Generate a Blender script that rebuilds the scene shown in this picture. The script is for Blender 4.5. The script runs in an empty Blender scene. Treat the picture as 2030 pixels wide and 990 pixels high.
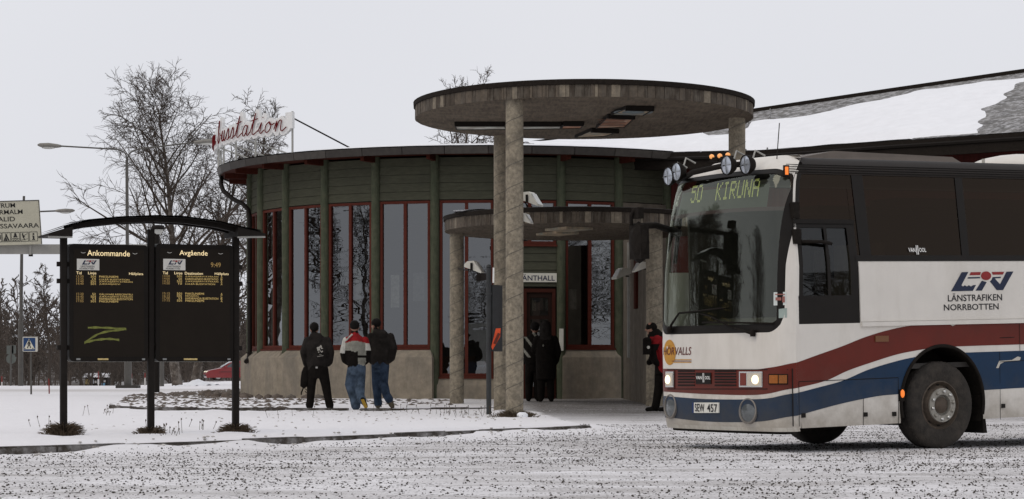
import bpy, bmesh, math, random
import numpy as np
from mathutils import Vector, Matrix

random.seed(7)
scene = bpy.context.scene
COL = scene.collection
PI = math.pi
R = math.radians

# ------------------------------------------------------------------ camera, sky, sun, exposure
CAM_H = 0.98
FPX = 4500.0            # focal length in photograph pixels (photo 2030 x 990)
HOR = 728.0             # horizon row in the photograph
cam_d = bpy.data.cameras.new('camera')
cam = bpy.data.objects.new('camera', cam_d)
COL.objects.link(cam)
cam.location = (0, 0, CAM_H)
cam.rotation_euler = (PI / 2, 0, 0)
cam_d.sensor_width = 36.0
cam_d.lens = 36.0 * FPX / 2030.0
cam_d.shift_y = (HOR - 495.0) / 2030.0
cam_d.clip_start = 0.1
cam_d.clip_end = 5000
scene.camera = cam

SUN_EL, SUN_AZ = 48.0, -58.0      # degrees; azimuth from the camera's back towards the left
world = bpy.data.worlds.new('World')
scene.world = world
world.use_nodes = True
wn = world.node_tree
wn.nodes.clear()
w_out = wn.nodes.new('ShaderNodeOutputWorld')
w_bg = wn.nodes.new('ShaderNodeBackground')
w_sky = wn.nodes.new('ShaderNodeTexSky')
w_sky.sky_type = 'NISHITA'
w_sky.sun_disc = False
w_sky.sun_elevation = R(SUN_EL)
w_sky.sun_rotation = R(180 + SUN_AZ)
w_sky.dust_density = 4.0
w_hs = wn.nodes.new('ShaderNodeHueSaturation')
w_hs.inputs['Saturation'].default_value = 0.12
w_mix = wn.nodes.new('ShaderNodeMix')
w_mix.data_type = 'RGBA'
w_mix.inputs['Factor'].default_value = 0.88
w_noise = wn.nodes.new('ShaderNodeTexNoise')
w_noise.inputs['Scale'].default_value = 1.6
w_noise.inputs['Detail'].default_value = 3.0
w_ramp = wn.nodes.new('ShaderNodeValToRGB')
w_ramp.color_ramp.elements[0].position = 0.3
w_ramp.color_ramp.elements[0].color = (7.35, 7.45, 8.05, 1)
w_ramp.color_ramp.elements[1].position = 0.7
w_ramp.color_ramp.elements[1].color = (8.55, 8.65, 9.1, 1)
w_tc = wn.nodes.new('ShaderNodeTexCoord')
wn.links.new(w_tc.outputs['Generated'], w_noise.inputs['Vector'])
wn.links.new(w_noise.outputs['Fac'], w_ramp.inputs['Fac'])
wn.links.new(w_sky.outputs['Color'], w_hs.inputs['Color'])
wn.links.new(w_hs.outputs['Color'], w_mix.inputs['A'])
wn.links.new(w_ramp.outputs['Color'], w_mix.inputs['B'])
wn.links.new(w_mix.outputs['Result'], w_bg.inputs['Color'])
w_bg.inputs['Strength'].default_value = 0.1
wn.links.new(w_bg.outputs['Background'], w_out.inputs['Surface'])

sun_d = bpy.data.lights.new('sun', 'SUN')
sun_d.energy = 0.7
sun_d.angle = R(40)
sun_d.color = (1.0, 0.88, 0.72)
sun = bpy.data.objects.new('sun', sun_d)
COL.objects.link(sun)
sun.rotation_euler = (R(90 - SUN_EL), 0, R(SUN_AZ))
sun.location = (-20, -20, 40)

scene.view_settings.view_transform = 'Standard'
scene.view_settings.look = 'None'
scene.view_settings.exposure = 0.0
scene.view_settings.gamma = 1.0
scene.view_settings.use_curve_mapping = False


def P(px, py, d):
    """the point at depth d that the photograph shows at pixel (px, py)"""
    return Vector(((px - 1015.0) / FPX * d, d, CAM_H + (HOR - py) / FPX * d))


# ------------------------------------------------------------------ materials
MATS = {}


def mat(name, col, rough=0.75, metal=0.0, var=0.12, scale=6.0, bump=0.0, bscale=40.0, spec=0.3,
        stretch=(1, 1, 1), emit=None, estr=0.0, dirt=None, dscale=1.2, coat=0.0, streak=0.0, grime=None):
    """principled material; colour broken up by noise in world space, optional dirt patches and relief"""
    if name in MATS:
        return MATS[name]
    m = bpy.data.materials.new(name)
    m.use_nodes = True
    nt = m.node_tree
    b = nt.nodes['Principled BSDF']
    b.inputs['Roughness'].default_value = rough
    b.inputs['Metallic'].default_value = metal
    b.inputs['Specular IOR Level'].default_value = spec
    b.inputs['Coat Weight'].default_value = coat
    b.inputs['Coat Roughness'].default_value = 0.12
    if emit:
        b.inputs['Emission Color'].default_value = (*emit, 1)
        b.inputs['Emission Strength'].default_value = estr
    geo = nt.nodes.new('ShaderNodeNewGeometry')
    mp = nt.nodes.new('ShaderNodeMapping')
    mp.inputs['Scale'].default_value = stretch
    nt.links.new(geo.outputs['Position'], mp.inputs['Vector'])
    no = nt.nodes.new('ShaderNodeTexNoise')
    no.inputs['Scale'].default_value = scale
    no.inputs['Detail'].default_value = 6.0
    no.inputs['Roughness'].default_value = 0.65
    nt.links.new(mp.outputs['Vector'], no.inputs['Vector'])
    rp = nt.nodes.new('ShaderNodeValToRGB')
    rp.color_ramp.elements[0].position = 0.3
    rp.color_ramp.elements[1].position = 0.7
    rp.color_ramp.elements[0].color = (*[max(0, c * (1 - var)) for c in col], 1)
    rp.color_ramp.elements[1].color = (*[min(1, c * (1 + var)) for c in col], 1)
    nt.links.new(no.outputs['Fac'], rp.inputs['Fac'])
    out = rp.outputs['Color']
    if dirt:
        n2 = nt.nodes.new('ShaderNodeTexNoise')
        n2.inputs['Scale'].default_value = dscale
        n2.inputs['Detail'].default_value = 8.0
        n2.inputs['Roughness'].default_value = 0.7
        m2 = nt.nodes.new('ShaderNodeMapping')
        m2.inputs['Scale'].default_value = (1, 1, 0.25) if streak else (1, 1, 1)
        nt.links.new(geo.outputs['Position'], m2.inputs['Vector'])
        nt.links.new(m2.outputs['Vector'], n2.inputs['Vector'])
        r2 = nt.nodes.new('ShaderNodeValToRGB')
        r2.color_ramp.elements[0].position = 0.46
        r2.color_ramp.elements[1].position = 0.72
        r2.color_ramp.elements[0].color = (0, 0, 0, 1)
        r2.color_ramp.elements[1].color = (dirt[3] if len(dirt) > 3 else 0.8,) * 3 + (1,)
        nt.links.new(n2.outputs['Fac'], r2.inputs['Fac'])
        mx = nt.nodes.new('ShaderNodeMix')
        mx.data_type = 'RGBA'
        nt.links.new(r2.outputs['Color'], mx.inputs['Factor'])
        nt.links.new(out, mx.inputs['A'])
        mx.inputs['B'].default_value = (*dirt[:3], 1)
        out = mx.outputs['Result']
    if grime:                                  # road spray: heavier towards the wheels, ragged upper edge
        sx = nt.nodes.new('ShaderNodeSeparateXYZ')
        nt.links.new(geo.outputs['Position'], sx.inputs[0])
        ng = nt.nodes.new('ShaderNodeTexNoise')
        ng.inputs['Scale'].default_value = 3.5
        ng.inputs['Detail'].default_value = 8.0
        ng.inputs['Roughness'].default_value = 0.7
        nt.links.new(geo.outputs['Position'], ng.inputs['Vector'])
        ad = nt.nodes.new('ShaderNodeMath')
        ad.operation = 'MULTIPLY_ADD'
        ad.inputs[1].default_value = 1.1
        nt.links.new(ng.outputs['Fac'], ad.inputs[0])
        nt.links.new(sx.outputs['Z'], ad.inputs[2])
        mr = nt.nodes.new('ShaderNodeMapRange')
        mr.inputs['From Min'].default_value = grime[3] + .55
        mr.inputs['From Max'].default_value = grime[4] + .55
        mr.inputs['To Max'].default_value = grime[5]
        nt.links.new(ad.outputs[0], mr.inputs['Value'])
        mg = nt.nodes.new('ShaderNodeMix')
        mg.data_type = 'RGBA'
        nt.links.new(mr.outputs['Result'], mg.inputs['Factor'])
        nt.links.new(out, mg.inputs['A'])
        mg.inputs['B'].default_value = (*grime[:3], 1)
        out = mg.outputs['Result']
    nt.links.new(out, b.inputs['Base Color'])
    if bump:
        n3 = nt.nodes.new('ShaderNodeTexNoise')
        n3.inputs['Scale'].default_value = bscale
        n3.inputs['Detail'].default_value = 5.0
        nt.links.new(mp.outputs['Vector'], n3.inputs['Vector'])
        bp = nt.nodes.new('ShaderNodeBump')
        bp.inputs['Strength'].default_value = bump
        bp.inputs['Distance'].default_value = 0.02
        nt.links.new(n3.outputs['Fac'], bp.inputs['Height'])
        nt.links.new(bp.outputs['Normal'], b.inputs['Normal'])
    MATS[name] = m
    return m


def glass(name, tint, reflect, wave=0.0, wscale=1.5, rough=0.0, fres=0.7, gcol=(0.92, 0.95, 0.97)):
    """window glass: partly lets through, partly mirrors; old panes are wavy"""
    if name in MATS:
        return MATS[name]
    m = bpy.data.materials.new(name)
    m.use_nodes = True
    nt = m.node_tree
    nt.nodes.clear()
    out = nt.nodes.new('ShaderNodeOutputMaterial')
    tr = nt.nodes.new('ShaderNodeBsdfTransparent')
    tr.inputs['Color'].default_value = (*tint, 1)
    gl = nt.nodes.new('ShaderNodeBsdfGlossy')
    gl.inputs['Roughness'].default_value = rough
    gl.inputs['Color'].default_value = (*gcol, 1)
    fr = nt.nodes.new('ShaderNodeLayerWeight')
    ma = nt.nodes.new('ShaderNodeMath')
    ma.operation = 'MULTIPLY_ADD'
    ma.inputs[1].default_value = fres
    ma.inputs[2].default_value = reflect
    ma.use_clamp = True
    pw = nt.nodes.new('ShaderNodeMath')
    pw.operation = 'POWER'
    pw.inputs[1].default_value = 3.5
    fr.inputs['Blend'].default_value = 0.5
    nt.links.new(fr.outputs['Facing'], pw.inputs[0])
    nt.links.new(pw.outputs[0], ma.inputs[0])
    mix = nt.nodes.new('ShaderNodeMixShader')
    nt.links.new(ma.outputs[0], mix.inputs['Fac'])
    nt.links.new(tr.outputs[0], mix.inputs[1])
    nt.links.new(gl.outputs[0], mix.inputs[2])
    nt.links.new(mix.outputs[0], out.inputs['Surface'])
    if wave:
        geo = nt.nodes.new('ShaderNodeNewGeometry')
        mp = nt.nodes.new('ShaderNodeMapping')
        mp.inputs['Scale'].default_value = (.7, .7, 3.6)
        no = nt.nodes.new('ShaderNodeTexNoise')
        no.inputs['Scale'].default_value = wscale
        no.inputs['Detail'].default_value = 1.0
        bp = nt.nodes.new('ShaderNodeBump')
        bp.inputs['Strength'].default_value = wave
        bp.inputs['Distance'].default_value = 0.02
        nt.links.new(geo.outputs['Position'], mp.inputs['Vector'])
        nt.links.new(mp.outputs['Vector'], no.inputs['Vector'])
        nt.links.new(no.outputs['Fac'], bp.inputs['Height'])
        nt.links.new(bp.outputs['Normal'], gl.inputs['Normal'])
    MATS[name] = m
    return m


CONC = mat('concrete_wall', (0.24, 0.205, 0.157), 0.9, var=0.22, scale=5, bump=0.5, bscale=30,
           dirt=(0.12, 0.11, 0.095, 0.75), dscale=2.2, streak=1)
CONC_COL = mat('concrete_column', (0.255, 0.22, 0.165), 0.9, var=0.35, scale=16, bump=0.8, bscale=45,
               dirt=(0.085, 0.074, 0.06, 0.8), dscale=5)
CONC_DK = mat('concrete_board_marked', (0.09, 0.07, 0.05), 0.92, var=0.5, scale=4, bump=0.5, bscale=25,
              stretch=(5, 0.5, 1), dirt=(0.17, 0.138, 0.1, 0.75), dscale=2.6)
FASC = [mat('fascia_dark', (0.055, 0.043, 0.032), 0.9, var=0.35, scale=12, dirt=(0.2, 0.18, 0.15, .5), dscale=9, streak=1),
        mat('fascia_mid', (0.1, 0.08, 0.06), 0.9, var=0.35, scale=12, dirt=(0.08, 0.07, 0.06, .7), dscale=9, streak=1),
        mat('fascia_pale', (0.2, 0.168, 0.125), 0.9, var=0.3, scale=12, dirt=(0.1, 0.09, 0.075, .8), dscale=11, streak=1)]
BITUMEN = mat('roof_felt', (0.018, 0.0145, 0.012), 0.9, var=0.3, scale=20, spec=.08)
GREEN = mat('green_siding', (0.068, 0.068, 0.047), 0.85, var=0.22, scale=5, stretch=(1, 1, 6), bump=0.2, bscale=20,
            dirt=(0.05, 0.05, 0.036, 0.7), dscale=1.5, spec=.12)
GREEN_P = mat('green_post', (0.056, 0.064, 0.04), 0.8, var=0.25, scale=7, stretch=(3, 3, 0.6), bump=0.2, bscale=20,
              dirt=(0.11, 0.105, 0.07, 0.6), dscale=6, spec=.15)
RED = mat('red_frame', (0.078, 0.0165, 0.0095), 0.7, var=0.2, scale=10, spec=.15)
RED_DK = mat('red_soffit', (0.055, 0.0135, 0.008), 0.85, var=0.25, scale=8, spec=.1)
SNOW = mat('snow_clean', (0.83, 0.84, 0.87), 0.85, var=0.04, scale=3, bump=0.4, bscale=7)
BLACK = mat('black_metal', (0.012, 0.0095, 0.0078), 0.6, var=0.2, scale=12, spec=.12)
BLACK_R = mat('black_rubber', (0.014, 0.0115, 0.0095), 0.85, var=0.3, scale=18, spec=.1)
GREY_M = mat('grey_metal', (0.23, 0.235, 0.23), 0.55, metal=0.3, var=0.15, scale=6)
GALV = mat('galvanised', (0.35, 0.345, 0.32), 0.6, metal=0.2, var=0.12, scale=6)
WHITE_P = mat('white_print', (0.78, 0.77, 0.74), 0.6, var=0.03)
LAMP_W = mat('lamp_housing', (0.62, 0.6, 0.53), 0.6, var=0.1)
DARK_IN = mat('dark_interior', (0.05, 0.046, 0.042), 0.9, var=0.3, scale=2)
BARK = mat('bark', (0.045, 0.036, 0.029), 0.95, var=0.3, scale=10)
BIRCH = mat('birch_bark', (0.075, 0.06, 0.048), 0.9, var=0.4, scale=6, dirt=(0.3, 0.27, 0.24, 0.8), dscale=3.5, bump=.6)
TWIG = mat('twigs', (0.06, 0.046, 0.036), 0.95, var=0.2, scale=2)
GLASS_B = glass('station_glass', (0.3, 0.31, 0.3), 0.16, wave=0.09, wscale=1.0)


# ------------------------------------------------------------------ object helpers
ORG = {}


def thing(name, label, cat, loc=(0, 0, 0), rot=None, group=None, kind=None):
    o = bpy.data.objects.new(name, None)
    COL.objects.link(o)
    o.location = loc
    o.empty_display_size = 0.2
    if rot:
        o.rotation_euler = rot
        ORG[o] = Vector((0, 0, 0))
    else:
        ORG[o] = Vector(loc)
    if label:
        o['label'] = label
    if cat:
        o['category'] = cat
    if group:
        o['group'] = group
    if kind:
        o['kind'] = kind
    return o


def tag(o, label=None, cat=None, group=None, kind=None):
    if label: o['label'] = label
    if cat: o['category'] = cat
    if group: o['group'] = group
    if kind: o['kind'] = kind
    return o


class MB:
    """collects shapes and links them as ONE mesh object"""

    def __init__(self):
        self.v, self.f, self.mi = [], [], []

    def add(self, vs, fs, mi=0):
        n = len(self.v)
        self.v.extend([tuple(p) for p in vs])
        self.f.extend([tuple(i + n for i in q) for q in fs])
        self.mi.extend([mi] * len(fs))
        return self

    def hexa(self, p, mi=0):
        """8 corners: bottom ring 0-3, top ring 4-7"""
        return self.add(p, [(3, 2, 1, 0), (4, 5, 6, 7), (0, 1, 5, 4), (1, 2, 6, 5), (2, 3, 7, 6), (3, 0, 4, 7)], mi)

    def box(self, c, s, rz=0.0, mi=0, M=None):
        cx, cy, cz = c
        hx, hy, hz = s[0] / 2, s[1] / 2, s[2] / 2
        ca, sa = math.cos(rz), math.sin(rz)
        pts = []
        for z in (-hz, hz):
            for x, y in ((-hx, -hy), (hx, -hy), (hx, hy), (-hx, hy)):
                q = Vector((x * ca - y * sa, x * sa + y * ca, z))
                if M: q = M @ Vector((x, y, z))
                pts.append((cx + q[0], cy + q[1], cz + q[2]))
        return self.hexa(pts, mi)

    def bar(self, a, b, w, h, up=(0, 0, 1), mi=0):
        """rectangular bar from a to b; w across, h along up"""
        a, b = Vector(a), Vector(b)
        d = (b - a).normalized()
        u = Vector(up)
        s = d.cross(u)
        if s.length < 1e-5:
            s = d.cross(Vector((1, 0, 0)))
        s.normalize()
        u = s.cross(d).normalized()
        s *= w / 2
        u *= h / 2
        return self.hexa([a - s - u, a + s - u, b + s - u, b - s - u, a - s + u, a + s + u, b + s + u, b - s + u], mi)

    def tube(self, pts, r, n=8, cap=True, mi=0):
        pts = [Vector(p) for p in pts]
        rs = r if isinstance(r, (list, tuple)) else [r] * len(pts)
        rings = []
        ref = None
        for i, p in enumerate(pts):
            d = (pts[min(i + 1, len(pts) - 1)] - pts[max(i - 1, 0)])
            if d.length < 1e-9: d = Vector((0, 0, 1))
            d.normalize()
            if ref is None:
                ref = d.orthogonal().normalized()
            else:
                ref = (ref - d * ref.dot(d))
                if ref.length < 1e-6: ref = d.orthogonal()
                ref.normalize()
            q = d.cross(ref)
            rings.append([p + (ref * math.cos(2 * PI * k / n) + q * math.sin(2 * PI * k / n)) * rs[i] for k in range(n)])
        vs = [x for rg in rings for x in rg]
        fs = []
        for i in range(len(pts) - 1):
            for k in range(n):
                a, b = i * n + k, i * n + (k + 1) % n
                fs.append((a, b, b + n, a + n))
        if cap:
            fs.append(tuple(range(n - 1, -1, -1)))
            fs.append(tuple((len(pts) - 1) * n + k for k in range(n)))
        return self.add(vs, fs, mi)

    def lathe(self, prof, n=24, M=None, mi=0, cap=True):
        """prof: (radius, height) pairs about z, placed by M"""
        M = M or Matrix()
        vs, fs = [], []
        for r, z in prof:
            for k in range(n):
                vs.append(M @ Vector((r * math.cos(2 * PI * k / n), r * math.sin(2 * PI * k / n), z)))
        for i in range(len(prof) - 1):
            for k in range(n):
                a, b = i * n + k, i * n + (k + 1) % n
                fs.append((a, b, b + n, a + n))
        if cap:
            fs.append(tuple(range(n - 1, -1, -1)))
            fs.append(tuple((len(prof) - 1) * n + k for k in range(n)))
        return self.add(vs, fs, mi)

    def prism(self, poly, fn, t0, t1, mi=0):
        """2D polygon turned into a plate: fn(x, y, t) gives the 3D point, t runs through its thickness"""
        n = len(poly)
        vs = [fn(x, y, t0) for x, y in poly] + [fn(x, y, t1) for x, y in poly]
        fs = [tuple(range(n)), tuple(range(2 * n - 1, n - 1, -1))]
        for k in range(n):
            fs.append((k, k + n, (k + 1) % n + n, (k + 1) % n))
        return self.add(vs, fs, mi)

    def grid(self, pts, mi=0, flip=False):
        """rows of points -> quads"""
        nr, nc = len(pts), len(pts[0])
        fs = []
        for i in range(nr - 1):
            for j in range(nc - 1):
                a = i * nc + j
                q = (a, a + 1, a + nc + 1, a + nc)
                fs.append(q[::-1] if flip else q)
        return self.add([p for row in pts for p in row], fs, mi)

    def blob(self, c, r, seed=0, n=2, jit=0.15, squash=1.0, mi=0):
        bm = bmesh.new()
        bmesh.ops.create_icosphere(bm, subdivisions=n, radius=1.0)
        rd = random.Random(seed)
        rx, ry, rz = r if isinstance(r, (list, tuple)) else (r, r, r * squash)
        vs = []
        for v in bm.verts:
            k = 1 + rd.uniform(-jit, jit)
            vs.append((c[0] + v.co.x * rx * k, c[1] + v.co.y * ry * k, c[2] + v.co.z * rz * k))
        fs = [tuple(v.index for v in f.verts) for f in bm.faces]
        bm.free()
        return self.add(vs, fs, mi)

    def mesh(self, name, mats, off=None, smooth=False):
        me = bpy.data.meshes.new(name)
        if off is not None and off.length > 0:
            v = np.array(self.v, dtype=np.float64) - np.array(off)
            me.from_pydata(v.tolist(), [], self.f)
        else:
            me.from_pydata(self.v, [], self.f)
        if not isinstance(mats, (list, tuple)): mats = [mats]
        for m in mats: me.materials.append(m)
        if len(mats) > 1:
            me.polygons.foreach_set('material_index', self.mi)
        if smooth:
            me.polygons.foreach_set('use_smooth', [True] * len(me.polygons))
            if smooth is not True:
                bm = bmesh.new()
                bm.from_mesh(me)
                bmesh.ops.recalc_face_normals(bm, faces=bm.faces)
                for e in bm.edges:
                    if len(e.link_faces) == 2 and e.calc_face_angle(0) > R(smooth):
                        e.smooth = False
                bm.to_mesh(me)
                bm.free()
        me.update()
        return me

    def build(self, name, mats, parent=None, smooth=False, fix=True):
        off = ORG[parent] if parent is not None else None
        me = self.mesh(name, mats, off, smooth)
        if fix and smooth is not True:
            bm = bmesh.new()
            bm.from_mesh(me)
            bmesh.ops.recalc_face_normals(bm, faces=bm.faces)
            bm.to_mesh(me)
            bm.free()
        o = bpy.data.objects.new(name, me)
        COL.objects.link(o)
        if parent is not None:
            o.parent = parent
            ORG[o] = ORG[parent]
        else:
            ORG[o] = Vector((0, 0, 0))
        return o


def copy_tree(o, loc, parent=None):
    c = o.copy()
    COL.objects.link(c)
    if parent is not None: c.parent = parent
    else: c.location = loc
    ORG[c] = Vector(loc)
    for ch in list(o.children):
        copy_tree(ch, loc, c)
    return c


# ------------------------------------------------------------------ lettering (Blender's own font), as 2D meshes
_TXT = {}


def text2d(s, bold=0.0, shear=0.0):
    """vertices scaled into the unit square, faces, aspect"""
    key = (s, bold, shear)
    if key in _TXT: return _TXT[key]
    c = bpy.data.curves.new('t', 'FONT')
    c.body = s
    c.offset = bold
    c.shear = shear
    c.resolution_u = 3
    o = bpy.data.objects.new('t', c)
    COL.objects.link(o)
    dg = bpy.context.evaluated_depsgraph_get()
    me = bpy.data.meshes.new_from_object(o.evaluated_get(dg))
    v = np.array([p.co[:2] for p in me.vertices])
    f = [tuple(p.vertices) for p in me.polygons]
    bpy.data.objects.remove(o)
    bpy.data.curves.remove(c)
    bpy.data.meshes.remove(me)
    lo, hi = v.min(0), v.max(0)
    asp = (hi[0] - lo[0]) / (hi[1] - lo[1])
    v = (v - lo) / (hi - lo)
    _TXT[key] = (v, f, asp)
    return _TXT[key]


def put_text(mb, s, fn, x0, x1, y0, y1, bold=0.0, shear=0.0, mi=0, skew=0.0):
    """letters stretched into the rectangle x0..x1, y0..y1 of a surface given by fn(x, y)"""
    v, f, a = text2d(s, bold, shear)
    mb.add([fn(x0 + p[0] * (x1 - x0), y0 + p[1] * (y1 - y0) + skew * p[0]) for p in v], f, mi)
    return mb


def dup(o, name=None, loc=None, rot=None, scale=None, parent=None):
    c = o.copy()
    COL.objects.link(c)
    if loc is not None: c.location = loc
    if rot is not None: c.rotation_euler = rot
    if scale is not None: c.scale = scale
    if parent is not None: c.parent = parent
    return c


def lerp_pts(pts, x):
    """piecewise-linear y(x)"""
    if x <= pts[0][0]: return pts[0][1]
    for (x0, y0), (x1, y1) in zip(pts, pts[1:]):
        if x <= x1:
            return y0 + (y1 - y0) * (x - x0) / (x1 - x0)
    return pts[-1][1]


def smooth_pts(pts, x):
    """smooth y(x) through points (Catmull-Rom)"""
    n = len(pts)
    if x <= pts[0][0]: return pts[0][1]
    if x >= pts[-1][0]: return pts[-1][1]
    for i in range(n - 1):
        if x <= pts[i + 1][0]:
            break
    x0, y0 = pts[i]
    x1, y1 = pts[i + 1]
    m0 = (pts[i + 1][1] - pts[max(i - 1, 0)][1]) / (pts[i + 1][0] - pts[max(i - 1, 0)][0])
    m1 = (pts[min(i + 2, n - 1)][1] - y0) / (pts[min(i + 2, n - 1)][0] - x0)
    h = x1 - x0
    t = (x - x0) / h
    return (2 * t**3 - 3 * t**2 + 1) * y0 + (t**3 - 2 * t**2 + t) * h * m0 + (-2 * t**3 + 3 * t**2) * y1 + (t**3 - t**2) * h * m1

# ------------------------------------------------------------------ the ground
KERB = [(-12.0, 19.5), (-8.2, 23.2), (-5.7, 25.35), (-4.96, 26.0), (-2.88, 28.55), (-1.0, 31.2), (1.05, 34.3), (1.22, 34.75), (1.16, 35.4)]
ISLE = KERB + [(0.95, 38.0), (0.45, 44.0), (-0.6, 46.5), (-3.0, 60.0), (-60, 60), (-60, 19.5)]


def seg_dist(x, y, poly, closed=True):
    d = np.full(x.shape, 1e9)
    pts = poly + ([poly[0]] if closed else [])
    for (x0, y0), (x1, y1) in zip(pts, pts[1:]):
        dx, dy = x1 - x0, y1 - y0
        t = np.clip(((x - x0) * dx + (y - y0) * dy) / (dx * dx + dy * dy), 0, 1)
        d = np.minimum(d, np.hypot(x - x0 - t * dx, y - y0 - t * dy))
    return d


def inside(x, y, poly):
    c = np.zeros(x.shape, bool)
    for (x0, y0), (x1, y1) in zip(poly, poly[1:] + [poly[0]]):
        if y0 == y1: continue
        c ^= ((y0 > y) != (y1 > y)) & (x < (x1 - x0) * (y - y0) / (y1 - y0) + x0)
    return c


def vnoise(x, y, seed=0):
    """smooth value noise"""
    xi, yi = np.floor(x).astype(int), np.floor(y).astype(int)
    xf, yf = x - xi, y - yi
    def h(a, b):
        n = (a * 374761393 + b * 668265263 + seed * 1442695041) & 0x7fffffff
        n = ((n ^ (n >> 13)) * 1274126177) & 0x7fffffff
        return (n & 0xffff) / 65535.0
    u, v = xf * xf * (3 - 2 * xf), yf * yf * (3 - 2 * yf)
    return (h(xi, yi) * (1 - u) + h(xi + 1, yi) * u) * (1 - v) + (h(xi, yi + 1) * (1 - u) + h(xi + 1, yi + 1) * u) * v - 0.5


def ground_z(x, y, rough=True):
    x, y = np.asarray(x, float), np.asarray(y, float)
    base = np.interp(y, [-300, 33, 45, 52, 62, 75, 100, 173, 260, 420, 1500], [0, 0, .13, .2, .2, .13, .13, -.06, -1.0, -1.8, -4])
    left = np.interp(y, [90, 110, 173, 260, 420], [0, -.04, -.38, -.2, 0.0])
    t = np.clip((-(x + 0.142 * y) / 1.5 + 1) / 2, 0, 1)
    base = base + left * (t * t * (3 - 2 * t))
    isl = inside(x, y, ISLE)
    d = seg_dist(x, y, ISLE)
    up = np.where(isl, np.clip((d - 0.02) / 0.22, 0, 1), 0)
    up = up * up * (3 - 2 * up)
    z = base + up * np.maximum(0.118 - base, 0)
    dk = seg_dist(x, y, KERB, False)
    z = z + np.where(isl, 0, 0.075 * np.exp(-(dk / 0.38) ** 2)) * np.clip(vnoise(x * .9, y * .9, 5) * 1.6 + .5 + .25 * np.clip((y - 29) / 4, 0, 1) + vnoise(x * 3, y * 3, 15) * .5, 0, 1.2)
    if rough:
        near = np.clip((70 - y) / 20, 0, 1)
        z = z + near * (vnoise(x * 1.7, y * 1.7, 1) * 0.022 + vnoise(x * 5.1, y * 5.1, 2) * np.where(isl, 0.03, 0.009) + vnoise(x * 2.7, y * 2.9, 12) * np.where(isl, 0.025, 0.0))
    return z


def gz(x, y):
    return float(ground_z(np.array([x]), np.array([y]), False)[0])


def axis(lo, hi, step, far_lo, far_hi, g=1.22):
    a = list(np.arange(lo, hi + 1e-6, step))
    s, p = step, a[0]
    pre = []
    while p > far_lo:
        s *= g; p -= s; pre.append(p)
    s, p = step, a[-1]
    post = []
    while p < far_hi:
        s *= g; p += s; post.append(p)
    return np.array(pre[::-1] + a + post)


gx = axis(-9.5, 9.0, 0.125, -900, 900)
gy = axis(21.0, 56.0, 0.14, -300, 1500, 1.1)
GX, GY = np.meshgrid(gx, gy)
GZ = ground_z(GX, GY)
me = bpy.data.meshes.new('ground')
nr, nc = GX.shape
idx = np.arange(nr * nc).reshape(nr, nc)
quads = np.stack([idx[:-1, :-1], idx[:-1, 1:], idx[1:, 1:], idx[1:, :-1]], -1).reshape(-1, 4)
me.from_pydata(np.stack([GX, GY, GZ], -1).reshape(-1, 3).tolist(), [], quads.tolist())
me.polygons.foreach_set('use_smooth', [True] * len(me.polygons))
# where the surface is driven or walked on and strewn with grit (a property of the surface)
isl = inside(GX, GY, ISLE)
dk = seg_dist(GX, GY, ISLE)
grit = np.where(isl, 0, np.clip(dk / 1.3, 0, 1)) * np.where(GY < 46, 1.0, np.where(GX > -3, 1.0, 0.2))
grit = np.where(GY > 75, 0.12, grit)
walk = np.clip((GY - 37.5) / 6, 0, 1) * np.where(isl, 0, 1) * np.clip((GX + 0.4) / 1.0, 0, 1) * np.clip((75 - GY) / 5, 0, 1)
walk = walk * np.clip((12 - GX) / 3, 0, 1)
lane = np.clip(1 - np.abs(GY - (84 + 0.15 * GX)) / 12, 0, 1) * np.clip((-8.5 - GX) / 2, 0, 1)
for nm, arr in (('grit', grit), ('walk', walk), ('lane', lane)):
    a = me.attributes.new(nm, 'FLOAT', 'POINT')
    a.data.foreach_set('value', arr.reshape(-1).astype(np.float32))


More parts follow.
